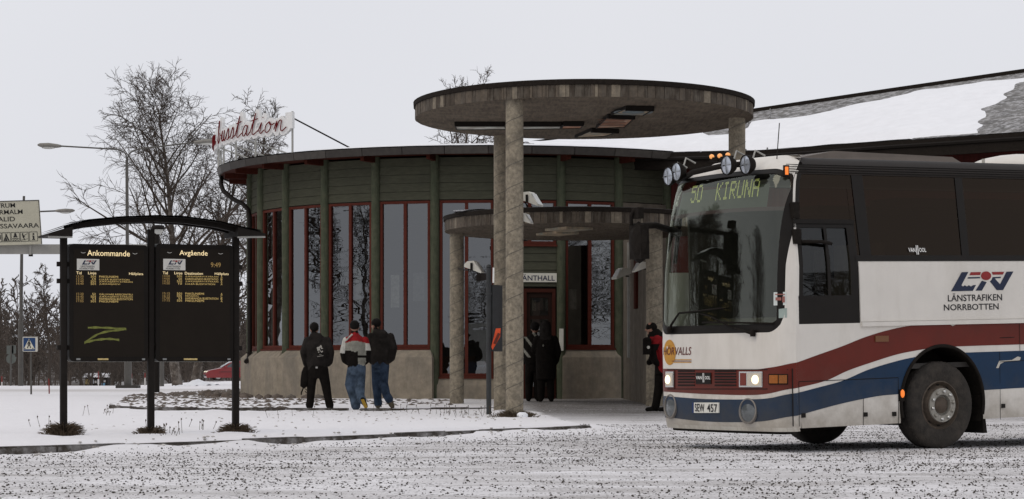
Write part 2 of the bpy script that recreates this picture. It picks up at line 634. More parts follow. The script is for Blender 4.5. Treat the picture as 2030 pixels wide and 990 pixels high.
def ground_mat():
    m = bpy.data.materials.new('snow_and_grit')
    m.use_nodes = True
    nt = m.node_tree
    N, L = nt.nodes, nt.links
    b = N['Principled BSDF']
    b.inputs['Roughness'].default_value = 0.8
    b.inputs['Specular IOR Level'].default_value = 0.25
    geo = N.new('ShaderNodeNewGeometry')

    def noise(scale, detail=5, rough=.6, st=(1, 1, 1), rot=0):
        mp = N.new('ShaderNodeMapping')
        mp.inputs['Scale'].default_value = st
        mp.inputs['Rotation'].default_value = (0, 0, rot)
        L.new(geo.outputs['Position'], mp.inputs['Vector'])
        n = N.new('ShaderNodeTexNoise')
        n.inputs['Scale'].default_value = scale
        n.inputs['Detail'].default_value = detail
        n.inputs['Roughness'].default_value = rough
        L.new(mp.outputs['Vector'], n.inputs['Vector'])
        return n.outputs['Fac']

    def ramp(src, p0, p1, c0=0.0, c1=1.0):
        r = N.new('ShaderNodeMapRange')
        r.inputs['From Min'].default_value = p0
        r.inputs['From Max'].default_value = p1
        r.inputs['To Min'].default_value = c0
        r.inputs['To Max'].default_value = c1
        L.new(src, r.inputs['Value'])
        return r.outputs['Result']

    def math_(op, a, bb):
        n = N.new('ShaderNodeMath')
        n.operation = op
        n.use_clamp = op in ('ADD',)
        for i, x in enumerate((a, bb)):
            if isinstance(x, (int, float)): n.inputs[i].default_value = x
            else: L.new(x, n.inputs[i])
        return n.outputs[0]

    def attr(nm):
        a = N.new('ShaderNodeAttribute')
        a.attribute_name = nm
        return a.outputs['Fac']

    def mixc(f, a, col):
        n = N.new('ShaderNodeMix')
        n.data_type = 'RGBA'
        if isinstance(f, float): n.inputs['Factor'].default_value = f
        else: L.new(f, n.inputs['Factor'])
        if isinstance(a, tuple): n.inputs['A'].default_value = (*a, 1)
        else: L.new(a, n.inputs['A'])
        n.inputs['B'].default_value = (*col, 1)
        return n.outputs['Result']

    gr, wk, ln = attr('grit'), attr('walk'), attr('lane')
    # packed, slightly soiled snow where wheels have gone, in streaks along the road
    tr = ramp(noise(1.6, 4, .6, (0.16, 1.0, 1), R(-52)), .42, .68)
    pat = ramp(noise(0.55, 6, .65), .35, .7)
    dirty = math_('MULTIPLY', gr, math_('ADD', math_('MULTIPLY', tr, .5), math_('MULTIPLY', pat, .4)))
    c = mixc(dirty, (0.8, 0.79, 0.81), (0.3, 0.28, 0.265))
    # trodden ground near the door: dark grit with little snow left
    wmask = math_('MULTIPLY', wk, ramp(noise(26, 3, .8), .36, .58, .45, 1.0))
    c = mixc(math_('MULTIPLY', wmask, .97), c, (0.078, 0.067, 0.054))
    # wheel tracks on the far lane
    c = mixc(math_('MULTIPLY', ln, ramp(noise(.9, 5, .6, (.06, 1.2, 1), R(8)), .44, .6)), c, (0.3, 0.27, 0.24))
    # scattered grit: two sizes of dark grains
    for sc, rad, w in ((15.0, .2, .9), (30.0, .3, .75)):
        vo = N.new('ShaderNodeTexVoronoi')
        vo.inputs['Scale'].default_value = sc
        L.new(geo.outputs['Position'], vo.inputs['Vector'])
        dens = math_('MULTIPLY', gr, ramp(noise(1.1 if sc < 15 else 2.3, 5, .7, (.5, 1.3, 1), R(-52)), .3, .62))
        sep = N.new('ShaderNodeSeparateColor')
        L.new(vo.outputs['Color'], sep.inputs['Color'])
        lim = math_('MULTIPLY', math_('MULTIPLY', sep.outputs['Red'], 2 * rad), dens)
        spot = math_('LESS_THAN', vo.outputs['Distance'], lim)
        c = mixc(math_('MULTIPLY', spot, w), c, (0.055, 0.047, 0.04))
    # a few brown blades and crumbs poking through the verge snow
    vg = ramp(noise(7.0, 7, .75, (1, 2.2, 1)), .66, .74)
    c = mixc(math_('MULTIPLY', math_('SUBTRACT', 1.0, gr), math_('MULTIPLY', vg, .5)), c, (0.2, 0.17, 0.12))
    L.new(c, b.inputs['Base Color'])
    bp = N.new('ShaderNodeBump')
    bp.inputs['Strength'].default_value = 0.55
    bp.inputs['Distance'].default_value = 0.03
    L.new(math_('ADD', noise(9, 6, .7, (1, 1.6, 1)), math_('MULTIPLY', noise(40, 4), .3)), bp.inputs['Height'])
    L.new(bp.outputs['Normal'], b.inputs['Normal'])
    return m


GROUND_M = ground_mat()
me.materials.append(GROUND_M)
ground = bpy.data.objects.new('ground', me)
COL.objects.link(ground)
tag(ground, 'snow covered ground strewn with dark grit on the roadway', kind='structure')

KERB_M = mat('kerb_granite', (0.055, 0.046, 0.038), 0.9, var=0.35, scale=14, bump=.5, dirt=(0.4, 0.39, 0.39, .8), dscale=3)


def kerb_line(name, label, pts, step, w, top, seed):
    """a row of kerb stones along a line, each its own piece"""
    kr = thing(name, label, None, kind='structure')
    rd = random.Random(seed)
    seglen = [math.dist(a, b) for a, b in zip(pts, pts[1:])]
    tot = sum(seglen)

    def at(s):
        for (a, b), l in zip(zip(pts, pts[1:]), seglen):
            if s <= l: return Vector((a[0] + (b[0] - a[0]) * s / l, a[1] + (b[1] - a[1]) * s / l, 0))
            s -= l
        return Vector((*pts[-1], 0))
    s = 0
    while s < tot - .1:
        a, b = at(s + .008), at(min(s + step, tot) - .008)
        za, zb = gz(a.x, a.y), gz(b.x, b.y)
        t = top + rd.uniform(-.012, .008)
        mb = MB()
        d = (b - a).normalized()
        n = Vector((-d.y, d.x, 0)) * w
        lo = -0.15
        c = 0.015
        for off0, off1, z0, z1 in ((0, 1, lo, -c), (0.12, 0.95, -c, 0)):
            mb.hexa([a + n * off0 + Vector((0, 0, t + z0)), b + n * off0 + Vector((0, 0, t + z0)), b + n * off1 + Vector((0, 0, t + z0)), a + n * off1 + Vector((0, 0, t + z0)),
                     a + n * off0 + Vector((0, 0, t + z1)), b + n * off0 + Vector((0, 0, t + z1)), b + n * off1 + Vector((0, 0, t + z1)), a + n * off1 + Vector((0, 0, t + z1))])
        mb.build('kerb_stone', KERB_M, kr)
        s += step
    return kr


kerb_line('kerb', 'dark granite kerb between gritted road and snowy verge', KERB[1:], 1.0, .16, .088, 3)

# bed of set stones round the drum, with its own low kerb
BED = [(-3.2, 44.55), (-5.4, 44.5), (-7.0, 44.7), (-8.2, 46.2), (-8.75, 49.2), (-9.8, 56.0), (-10.9, 64.0), (-11.4, 76.0), (-10.5, 88.0)]
kerb_line('bed_kerb', 'low curved kerb round the cobbled bed beside the green drum', BED[::-1][2:] , .9, .14, .185, 5)
kerb_line('path_kerb', 'low kerb behind the walking people', [(-3.0, 44.55), (-1.9, 44.9), (-0.9, 45.6), (-.35, 46.2)][::-1], .85, .14, .17, 8)
STONE_M = [mat('field_stone', (0.105, 0.082, 0.066), .9, var=.4, scale=9, bump=.5, dirt=(0.2, 0.18, 0.16, .7), dscale=5),
           mat('field_stone_b', (0.14, 0.12, 0.1), .9, var=.4, scale=9, bump=.5, dirt=(0.06, 0.05, 0.045, .7), dscale=5)]
bed = thing('cobbled_bed', 'bed of round brown field stones half buried in snow', None, kind='structure')
BEDPOLY = BED + [(-7.0, 70.0), (-7.1, 62.0), (-6.6, 58.5), (-5.2, 56.2), (-3.0, 55.0), (-1.6, 54.6), (-1.0, 50.0), (-1.2, 47.0)]
stone_me = []
for k in range(6):
    mb = MB().blob((0, 0, 0), (1, .85, .6), seed=40 + k, n=1, jit=.16)
    stone_me.append(mb.mesh('stone', STONE_M[k % 2], smooth=True))
rd = random.Random(11)
bx = np.array([rd.uniform(-11.4, -1.0) for _ in range(9000)])
by = np.array([rd.uniform(44.5, 86) for _ in range(9000)])
ok = inside(bx, by, BEDPOLY) & (seg_dist(bx, by, BEDPOLY) > .18)
cand = [(x, y) for x, y, o in zip(bx, by, ok) if o]


def in_front_of_people(x, y):
    return -4.6 < x < -1.2 and y < 48.2


placed = []
small = MB()
n_st = 0
for x, y in cand:
    rdr = math.hypot(x + .565, y - 62)
    big = rdr < 8.6 and x < -4.2 and rd.random() < .75
    r = rd.uniform(.12, .2) if big else rd.uniform(.06, .13)
    if y > 62: r *= 1.25
    if in_front_of_people(x, y): continue
    if any((x - a) ** 2 + (y - b) ** 2 < ((r + c) * .95) ** 2 for a, b, c in placed): continue
    if rd.random() < (.6 if x > -4.4 else .3): continue
    placed.append((x, y, r))
    z = gz(x, y) + r * (.12 if big and rdr < 7.9 else -.3)
    if n_st < 290 and (big or y < 66):
        o = bpy.data.objects.new('stone', stone_me[n_st % 6])
        COL.objects.link(o)
        o.parent = bed
        o.location = (x, y, z)
        o.rotation_euler = (0, 0, rd.uniform(0, 6.28))
        o.scale = (r, r, r * rd.uniform(.75, 1.05))
        n_st += 1
    else:
        small.blob((x, y, z), (r, r * .85, r * .6), seed=n_st, n=1, jit=.15)
o = small.build('small_stones', STONE_M[0], bed, smooth=True)
o['kind'] = 'stuff'

# ------------------------------------------------------------------ the round waiting hall
DX, DY, DR = -0.565, 62.0, 6.51        # centre and radius of the ring of posts
STEP, PHASE = 13.7, 2.0
GZ0 = 0.2


def ring(k, r, z=0.0):
    a = R(k * STEP + PHASE)
    return Vector((DX + r * math.sin(a), DY - r * math.cos(a), z))


hall = thing('waiting_hall', 'round green timber waiting hall with red window frames on a concrete base', 'building', (DX, DY, GZ0))
Z_SILL, Z_HEAD, Z_EAVE = 1.45, 5.06, 6.12
K0, K1 = -8, 4
for k in range(K0, K1 + 1):
    c = ring(k, DR + .03)
    lo = GZ0 - .1 if k in (-1, 0, 1, 2, 3) else 1.05
    rd = random.Random(k)
    n = 9
    MB().tube([(c.x, c.y, lo + (Z_EAVE + .05 - lo) * i / n) for i in range(n + 1)],
              [.112 + rd.uniform(-.004, .004) for i in range(n + 1)], 12).build('post', GREEN_P, hall, smooth=40)
    # rafter foot over each post
    a, b = ring(k, DR - .4, Z_EAVE - .02), ring(k, DR + .72, Z_EAVE - .02)
    MB().bar(a, b, .09, .16).build('rafter', RED_DK, hall)


def bay_fn(k):
    """local frame of a bay: a along the wall, d outward, z up"""
    A, B = ring(k, DR), ring(k + 1, DR)
    t = (B - A).normalized()
    n = Vector((t.y, -t.x, 0))
    L = (B - A).length
    return (lambda a, d, z: A + t * a + n * d + Vector((0, 0, z))), L


def bbox(mb, fn, a0, a1, d0, d1, z0, z1, mi=0):
    return mb.hexa([fn(a0, d1, z0), fn(a1, d1, z0), fn(a1, d0, z0), fn(a0, d0, z0),
                    fn(a0, d1, z1), fn(a1, d1, z1), fn(a1, d0, z1), fn(a0, d0, z1)], mi)


def window(k, z0, z1, a0, a1, nm=1, parent=hall, fw=.062, glassm=None, trans=None):
    fn, L = bay_fn(k)
    fr = MB()
    bbox(fr, fn, a0, a1, -.06, .04, z0, z0 + fw + .02)
    bbox(fr, fn, a0, a1, -.06, .04, z1 - fw, z1)
    bbox(fr, fn, a0, a0 + fw, -.06, .037, z0 + fw + .02, z1 - fw)
    bbox(fr, fn, a1 - fw, a1, -.06, .037, z0 + fw + .02, z1 - fw)
    w = fr.build('window', RED, parent)
    edges = [a0 + fw]
    for i in range(nm):
        m = a0 + (a1 - a0) * (i + 1) / (nm + 1)
        bbox(MB(), fn, m - .04, m + .04, -.055, .034, z0 + fw + .02, z1 - fw).build('mullion', RED, w)
        edges += [m - .04, m + .04]
    edges.append(a1 - fw)
    for i in range(nm + 1):
        e0, e1 = edges[2 * i], edges[2 * i + 1]
        tilt = random.Random(k * 7 + i).uniform(-.004, .004)
        mb = MB()
        mb.add([fn(e0, -.01 + tilt, z0 + fw), fn(e1, -.01 - tilt, z0 + fw), fn(e1, -.01 - tilt, z1 - fw), fn(e0, -.01 + tilt, z1 - fw)], [(0, 1, 2, 3)])
        mb.build('pane', glassm or GLASS_B, w, fix=False)
    # slim sill bead
    bbox(MB(), fn, a0 - .02, a1 + .02, .037, .1, z0 - .045, z0 - .003).build('sill', RED, w)
    return w


def siding(k, z0, z1, n, a0=.05, a1=None):
    fn, L = bay_fn(k)
    a1 = a1 or L - .05
    h = (z1 - z0) / n
    for i in range(n):
        mb = MB()
        zb, zt = z0 + i * h + .006, z0 + (i + 1) * h
        mb.hexa([fn(a0, .032, zb), fn(a1, .032, zb), fn(a1, -.03, zb), fn(a0, -.03, zb),
                 fn(a0, .014, zt), fn(a1, .014, zt), fn(a1, -.03, zt), fn(a0, -.03, zt)])
        mb.build('siding_board', GREEN, hall)


def base_panel(k, ztop, out=.3, z0=GZ0 - .25):
    fn, L = bay_fn(k)
    e = out * math.tan(R(STEP / 2)) - .004
    mb = MB()
    mb.hexa([fn(-e, out, z0), fn(L + e, out, z0), fn(L, -.1, z0), fn(0, -.1, z0),
             fn(-e, out, ztop - .2), fn(L + e, out, ztop - .2), fn(L, -.1, ztop - .2), fn(0, -.1, ztop - .2)])
    mb.hexa([fn(-e + .0, out - .002, ztop - .2), fn(L + e, out - .002, ztop - .2), fn(L - .01, -.1, ztop - .2), fn(.01, -.1, ztop - .2),
             fn(.10, .06, ztop), fn(L - .10, .06, ztop), fn(L - .1, -.1, ztop), fn(.1, -.1, ztop)])
    mb.build('base_panel', CONC, hall)


for k in range(K0, K1):
    fn, L = bay_fn(k)
    siding(k, Z_HEAD + .02, Z_EAVE + .0, 5)
    if k <= -2:
        window(k, Z_SILL, Z_HEAD, .12, L - .12)
        base_panel(k, Z_SILL - .03)
    elif k == -1:
        window(k, .74, Z_HEAD, .12, L - .12)
        base_panel(k, .73, out=.12)
    elif k == 0:
        # door bay: transom lights, sign board, door
        window(k, 3.98, Z_HEAD, .12, L - .12)
        siding(k, 2.95, 3.97, 5)
        df = MB()
        a0, a1, zt = .62, L - .14, 2.9
        bbox(df, fn, a0, a0 + .08, -.08, .05, GZ0, zt)
        bbox(df, fn, a1 - .08, a1, -.08, .05, GZ0, zt)
        bbox(df, fn, a0 + .08, a1 - .08, -.08, .046, zt - .09, zt)
        door = df.build('door', mat('door_frame', (.05, .014, .009), .7, spec=.1), hall)
        lf = MB()
        for (p, q, r, s) in ((a0 + .08, a0 + .17, GZ0 + .03, zt - .1), (a1 - .17, a1 - .08, GZ0 + .03, zt - .1),
                             (a0 + .17, a1 - .17, GZ0 + .03, GZ0 + .3), (a0 + .17, a1 - .17, zt - .22, zt - .1), (a0 + .17, a1 - .17, 2.15, 2.24)):
            bbox(lf, fn, p, q, -.05, .0, r, s)
        lf.build('door_leaf', mat('door_dark', (.022, .011, .008), .7, spec=.1), door)
        for (r, s) in ((GZ0 + .3, 2.15), (2.24, zt - .22)):
            MB().add([fn(a0 + .17, -.02, r), fn(a1 - .17, -.02, r), fn(a1 - .17, -.02, s), fn(a0 + .17, -.02, s)], [(0, 1, 2, 3)]).build('door_pane', GLASS_B, door, fix=False)
        MB().tube([fn(a1 - .13, .0, 1.1), fn(a1 - .13, .07, 1.1), fn(a1 - .13, .07, 1.45), fn(a1 - .13, 0, 1.45)], .012, 8).build('handle', GALV, door)
        for i in range(3):                      # paper notices behind the upper light
            bbox(MB(), fn, a0 + .22 + i * .17, a0 + .33 + i * .17, -.045, -.04, 2.36, 2.62).build('notice', mat('notice%d' % i, ((.3, .26, .2), (.16, .1, .08), (.24, .23, .2))[i], var=.5, scale=30), door)
        siding(k, GZ0 + .05, 2.93, 13, .05, .6)
        # intercom box on the post right of the door
        bbox(MB(), fn, L - .06, L + .04, .1, .16, 1.38, 1.92).build('card_reader', LAMP_W, hall)
    elif k == 1:
        window(k, Z_SILL, Z_HEAD, .12, L - .12)
        base_panel(k, Z_SILL - .03, out=.16)
    else:
        bbox(MB(), fn, .02, L - .02, -.1, .1, GZ0 - .2, Z_HEAD + .0).build('concrete_panel', mat('concrete_panel_shade', (.12, .102, .08), .92, var=.3, scale=5, dirt=(.07, .06, .05, .8), dscale=2, streak=1), hall)  # darkened like the wing wall; shade under the canopy put into the colour

# sign plate over the door
sg = MB()
fn, L = bay_fn(0)
bbox(sg, fn, .42, 1.44, .05, .075, 3.06, 3.28)
plate = sg.build('door_sign', mat('sign_cream', (.62, .6, .52), .5, var=.05), hall)
tx = MB()
put_text(tx, 'VÄNTHALL', lambda x, y: fn(x, .079, y), .47, 1.39, 3.095, 3.25, bold=.012)
tx.build('lettering', mat('sign_blue_black', (.01, .014, .05), .5), plate, fix=False)

# remaining back of the wall, floor and inner core so that the hall is a closed, dim room
mb = MB()
ang0, ang1 = K1 * STEP + PHASE, 360 + K0 * STEP + PHASE
nb = 14
for i in range(nb):
    t0, t1 = R(ang0 + (ang1 - ang0) * i / nb), R(ang0 + (ang1 - ang0) * (i + 1) / nb)
    q = []
    for z in (GZ0 - .2, Z_EAVE + .02):
        for t, rr in ((t0, DR), (t1, DR), (t1, DR - .15), (t0, DR - .15)):
            q.append((DX + rr * math.sin(t), DY - rr * math.cos(t), z))
    mb.hexa(q)
mb.build('rear_wall', GREEN, hall)
mb = MB()
mb.lathe([(DR - .12, GZ0 + .02), (DR - .12, GZ0 + .06)], 40, Matrix.Translation((DX, DY, 0)))
mb.build('floor', mat('hall_floor', (.12, .105, .09), .5), hall)
mb = MB()
mb.lathe([(DR - .2, Z_HEAD + .1), (DR - .2, Z_HEAD + .16)], 40, Matrix.Translation((DX, DY, 0)))
mb.build('ceiling', mat('hall_ceiling', (.22, .2, .17), .9), hall)
MB().lathe([(2.2, GZ0 + .05), (2.2, Z_HEAD)], 24, Matrix.Translation((DX + .4, DY + 1.2, 0))).build('inner_core', mat('hall_core', (.14, .12, .1), .9, var=.4, scale=1), hall, smooth=40)
# curtains and posters seen through the glass
CURT = mat('curtain', (.42, .42, .38), .9, var=.15, scale=4, stretch=(8, 8, .4))
for k, a, w, z0, z1 in ((-6, .35, .3, 1.5, 5.0), (-6, 1.0, .3, 1.5, 5.0), (-5, .25, .2, 1.5, 5.0)):
    fn, L = bay_fn(k)
    pts = [[fn(a + w * i / 12, -.16 + .025 * math.sin(i * 2.1), z) for i in range(13)] for z in (z0, z1)]
    MB().grid(pts).build('curtain', CURT, hall, smooth=True)
for k, a, w, z0, z1, c in ((-2, .36, .23, 2.45, 3.25, (.5, .5, .47)), (-2, .95, .3, 2.6, 3.3, (.16, .17, .17)), (-3, .88, .16, 2.6, 3.5, (.3, .32, .3)), (1, .25, .2, 2.4, 2.9, (.3, .28, .25))):
    fn, L = bay_fn(k)
    bbox(MB(), fn, a, a + w, -.07, -.062, z0, z1).build('poster', mat('poster%d%d' % (k, a * 10), c, .7, var=.4, scale=9), hall)
for i in range(9):                                  # benches inside
    t = R(-75 + 16 * i)
    c = Vector((DX + 4.9 * math.sin(t), DY - 4.9 * math.cos(t), GZ0 + .5))
    mb = MB().box(c, (1.1, .45, .06), t)
    mb.box(c + Vector((0, 0, -.22)), (.9, .08, .4), t)
    mb.box(c + Vector((math.sin(t) * -.2, math.cos(t) * .2, .3)), (1.1, .05, .5), t)
    mb.build('bench', mat('bench_wood', (.16, .09, .05), .6), hall)

# roof: soffit, fascia pieces, felt, snow
RE = 7.4
mb = MB()
nn = 48
mb.lathe([(DR - .3, Z_EAVE + .06), (RE - .04, Z_EAVE + .03), (RE - .04, Z_EAVE + .08), (DR - .3, Z_EAVE + .12)], nn, Matrix.Translation((DX, DY, 0)), cap=False)
mb.build('soffit', RED_DK, hall)
mb = MB()
mb.lathe([(RE + .03, Z_EAVE + .2), (4.0, Z_EAVE + .45), (.05, Z_EAVE + .7)], nn, Matrix.Translation((DX, DY, 0)))
roof = mb.build('roof', BITUMEN, hall)
EDGE = [mat('eave_metal_a', (.035, .03, .026), .6, var=.3, scale=8), mat('eave_metal_b', (.05, .044, .038), .6, var=.3, scale=8)]
nf = 44
for i in range(nf):
    t0, t1 = 2 * PI * i / nf, 2 * PI * (i + .985) / nf
    q = []
    for z, ro in ((Z_EAVE + .0, RE), (Z_EAVE + .175, RE + .035)):
        for t, rr in ((t0, ro), (t1, ro), (t1, ro - .05), (t0, ro - .05)):
            q.append((DX + rr * math.sin(t), DY - rr * math.cos(t), z))
    mb = MB().hexa(q)
    mb.build('eave_plate', EDGE[(i * 7 % 5) % 2], roof)
mb = MB()
mb.lathe([(RE - .35, Z_EAVE + .225), (RE - .6, Z_EAVE + .30), (3.8, Z_EAVE + .55), (.05, Z_EAVE + .8)], nn, Matrix.Translation((DX, DY, 0)))
mb.build('roof_snow', SNOW, roof, smooth=True)
# gutter and downpipe on the left
gp = [P(439, 352, 61.6), P(438, 366, 61.2), P(443, 379, 60.9), P(462, 395, 60.6), P(482, 405, 60.3), P(492, 416, 60.1), P(495, 432, 60.0), P(495, 560, 60.0), P(495, 700, 60.0), P(493, 712, 59.9), P(488, 717, 59.6)]
mb = MB().tube(gp, .062, 10)
for i in (7, 8):
    mb.box(gp[i], (.16, .16, .03))
mb.build('downpipe', BLACK, hall, smooth=40)

# concrete wing wall right of the entrance
CONC_W = mat('concrete_weathered_shade', (.135, .115, .09), .92, var=.3, scale=5, bump=.5, dirt=(.07, .06, .05, .8), dscale=2, streak=1)  # weathered concrete, darkened further to stand in for the entrance shade
wing = thing('wing_wall', 'tall dark concrete wing wall right of the entrance', 'wall', (P(1240, 780, 55).x, 55, GZ0))
A, B = P(1236, 780, 55.0), P(1282, 806, 49.0)
mb = MB()
mb.hexa([(A.x, A.y, -.1), (B.x, B.y, -.1), (B.x + .3, B.y, -.1), (A.x + .3, A.y, -.1), (A.x, A.y, 4.05), (B.x, B.y, 4.05), (B.x + .3, B.y, 4.05), (A.x + .3, A.y, 4.05)])
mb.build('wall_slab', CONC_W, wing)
for t, z0, z1, m, w in ((.62, 2.3, 3.6, RED_DK, .5), (.3, 1.2, 3.9, GALV, .08)):
    c = A.lerp(B, t)
    d = (B - A).normalized()
    MB().bar(Vector((c.x - .03, c.y, z0)), Vector((c.x - .03, c.y, z1)), .06, w, up=(d.x, d.y, 0)).build('strip_window' if w > .1 else 'conduit', m, wing)

# ------------------------------------------------------------------ round concrete canopies
GROOVE = mat('column_seam', (.11, .1, .085), .95)


def column(px, d, zb, zt, r, parent, seed, split=None):
    """concrete column cast in a spiral tube: a fine seam winds up it"""
    x = (px - 1015) / FPX * d
    n = 28
    nz = 2
    mb = MB()
    mb.lathe([(r, zb - .3), (r, (zb + zt) / 2), (r, zt)], n, Matrix.Translation((x, d, 0)))
    o = mb.build('column', CONC_COL, parent, smooth=40)
    ph = seed * 1.3
    pitch = .38
    z = zb - .1
    pts = []
    while z < zt - .02:
        a = ph + (z - zb) / pitch * 2 * PI
        pts.append((x + (r + .001) * math.cos(a), d + (r + .001) * math.sin(a), z))
        z += pitch / 22
    MB().tube(pts, .006, 4).build('spiral_seam', GROOVE, o)
    return o


def canopy(name, label, cx, cy, rx, ry, zu, hf, hb, seed, ncell):
    t = thing(name, label, 'canopy', (cx, cy, 0))
    rd = random.Random(seed)
    n = 72
    el = lambda a, k, z: (cx + (rx + k) * math.sin(a), cy - (ry + k) * math.cos(a), z)
    mb = MB()
    vs = [el(2 * PI * i / n, -.012, zu) for i in range(n)] + [el(2 * PI * i / n, -.012, zu + hf - .01) for i in range(n)]
    mb.add(vs, [tuple(range(n)), tuple(range(2 * n - 1, n - 1, -1))] + [(i, (i + 1) % n, (i + 1) % n + n, i + n) for i in range(n)])
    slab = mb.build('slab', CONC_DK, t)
    # board-marked rim: narrow imprints of unequal width, tone and depth
    a = 0.0
    while a < 2 * PI - .02:
        w = rd.uniform(.014, .055) * 3.1 / rx
        b = min(a + w, 2 * PI)
        k = rd.choice((0, .003, .006, .009)) + rd.random() * .002
        m = rd.choices(FASC, (5, 4, 3))[0]
        ns = 2
        mb = MB()
        for j in range(ns):
            a0, a1 = a + .002 + (b - a - .002) * j / ns, a + .002 + (b - a - .002) * (j + 1) / ns
            mb.hexa([el(a0, k, zu - .004), el(a1, k, zu - .004), el(a1, -.02, zu - .004), el(a0, -.02, zu - .004),
                     el(a0, k, zu + hf), el(a1, k, zu + hf), el(a1, -.02, zu + hf), el(a0, -.02, zu + hf)])
        mb.build('rim_board', m, slab)
        a = b
    mb = MB()
    prof = [(.0, zu + hf), (.035, zu + hf + .005), (.04, zu + hf + hb), (-.02, zu + hf + hb + .015), (-rx * .5, zu + hf + hb + .03)]
    rows = [[el(2 * PI * i / n, k if k > -1 else -rx * .5, z) for i in range(n + 1)] for k, z in prof]
    mb.grid(rows)
    mb.build('roof_edge', BITUMEN, t, smooth=30)
    return t, el


big, el_b = canopy('high_canopy', 'high round concrete canopy on slender columns above the entrance', 1.325, 42.0, 3.11, 3.6, 5.56, .2, .085, 4, 80)
column(1020, 38.95, .08, 5.56, .152, big, 1)
column(994, 45.0, .12, 5.56, .152, big, 2)
column(1461, 41.8, .05, 5.56, .155, big, 3)
low, el_l = canopy('low_canopy', 'lower round concrete canopy over the waiting hall door', 1.37, 49.4, 2.83, 3.3, 3.92, .22, .09, 9, 60)
column(905.5, 50.0, .15, 3.92, .155, low, 4)
column(1297, 47.6, .08, 3.92, .175, low, 5)
MB().grid([[(low.location.x + .6 * i - 2.6, 49.4 + .8 * j - 2.0, 4.25 + .04 * math.sin(i * 2 + j)) for i in range(7)] for j in range(6)]).build('snow_cover', SNOW, low, smooth=True)

# coffers with painted panels let into the underside of the high canopy
PAINT = [mat('paint_pale', (.42, .44, .4), .7, var=.5, scale=3.0, dirt=(.2, .11, .07, .8), dscale=2.2),
         mat('paint_ochre', (.36, .28, .19), .7, var=.5, scale=4.0, dirt=(.12, .2, .2, .8), dscale=3.0),
         mat('paint_rust', (.3, .15, .09), .7, var=.5, scale=4.0, dirt=(.36, .34, .28, .8), dscale=3.0)]


def under(px, py):
    d = (5.56 - CAM_H) * FPX / (HOR - py)
    return Vector(((px - 1015) / FPX * d, d, 5.56))


def coffer(q, m, parent, depth=.05):
    """a shallow framed panel hung under the slab, its near bar standing in for shadow; q = four corners in the photo"""
    c = [under(*p) for p in q]
    ctr = sum(c, Vector()) / 4
    mb = MB()
    mb.hexa([p + Vector((0, 0, -depth)) for p in c] + [p + Vector((0, 0, -.006)) for p in c])
    o = mb.build('painted_panel', m, parent)
    fr = MB()
    ex = [ctr + (p - ctr) * 1.0 for p in c]
    for i in range(4):
        a, b = ex[i], ex[(i + 1) % 4]
        near = i == 0  # thick black bar here stands in for the recess's shadow on the near side
        dz = -depth / 2 - (.022 if near else .006)
        fr.bar(a + Vector((0, -.03 if near else 0, dz)), b + Vector((0, -.03 if near else 0, dz)), .07 if near else .02, depth + (.04 if near else .01))
    fr.build('panel_frame_shade', BLACK, o)
    return c


coffer([(902, 242), (1000, 242), (1003, 251), (905, 252)], PAINT[0], big)
coffer([(1034, 242), (1113, 242), (1110, 250), (1034, 251)], PAINT[0], big)
coffer([(1117, 241), (1157, 241), (1151, 249), (1113, 250)], PAINT[2], big)
c1 = coffer([(1240, 210), (1296, 211), (1274, 224), (1212, 222)], PAINT[1], big)
c2 = coffer([(1205, 226), (1258, 228), (1238, 247), (1182, 249)], PAINT[2], big)
coffer([(1172, 254), (1226, 256), (1200, 265), (1140, 268)], PAINT[1], big)
# plain decoration on the panels: an oval and some bars
mid = sum(c1, Vector()) / 4
mb = MB()
n = 24
for r0, r1, off in ((.28, .22, -.054), (.16, .0, -.056)):
    vs = []
    for r in (r0, r1):
        for i in range(n):
            vs.append((mid.x + 1.25 * r * math.cos(2 * PI * i / n), mid.y + r * 1.6 * math.sin(2 * PI * i / n), 5.56 + off))
    mb.add(vs, [(i, (i + 1) % n, (i + 1) % n + n, i + n) for i in range(n)])
mb.build('painted_oval', mat('paint_grey_blue', (.13, .16, .17), .7, var=.4, scale=8), big)
mid = sum(c2, Vector()) / 4
mb = MB()
for i in range(5):
    mb.box((mid.x - .1 + .02 * i, mid.y - .5 + .25 * i, 5.506), (.5 - .06 * (i % 2), .05, .006), 0)
mb.build('painted_bars', mat('paint_brown', (.12, .06, .04), .7), big)

# coffers under the low canopy (dark)
for (a, b, w, h) in ((1128, 452, 60, 6), (1105, 461, 52, 6)):
    d = (3.92 - CAM_H) * FPX / (HOR - b)
    MB().box(((a - 1015) / FPX * d, d, 3.89), (w / 92.0, .9, .05), .5).build('painted_panel', PAINT[1], low)


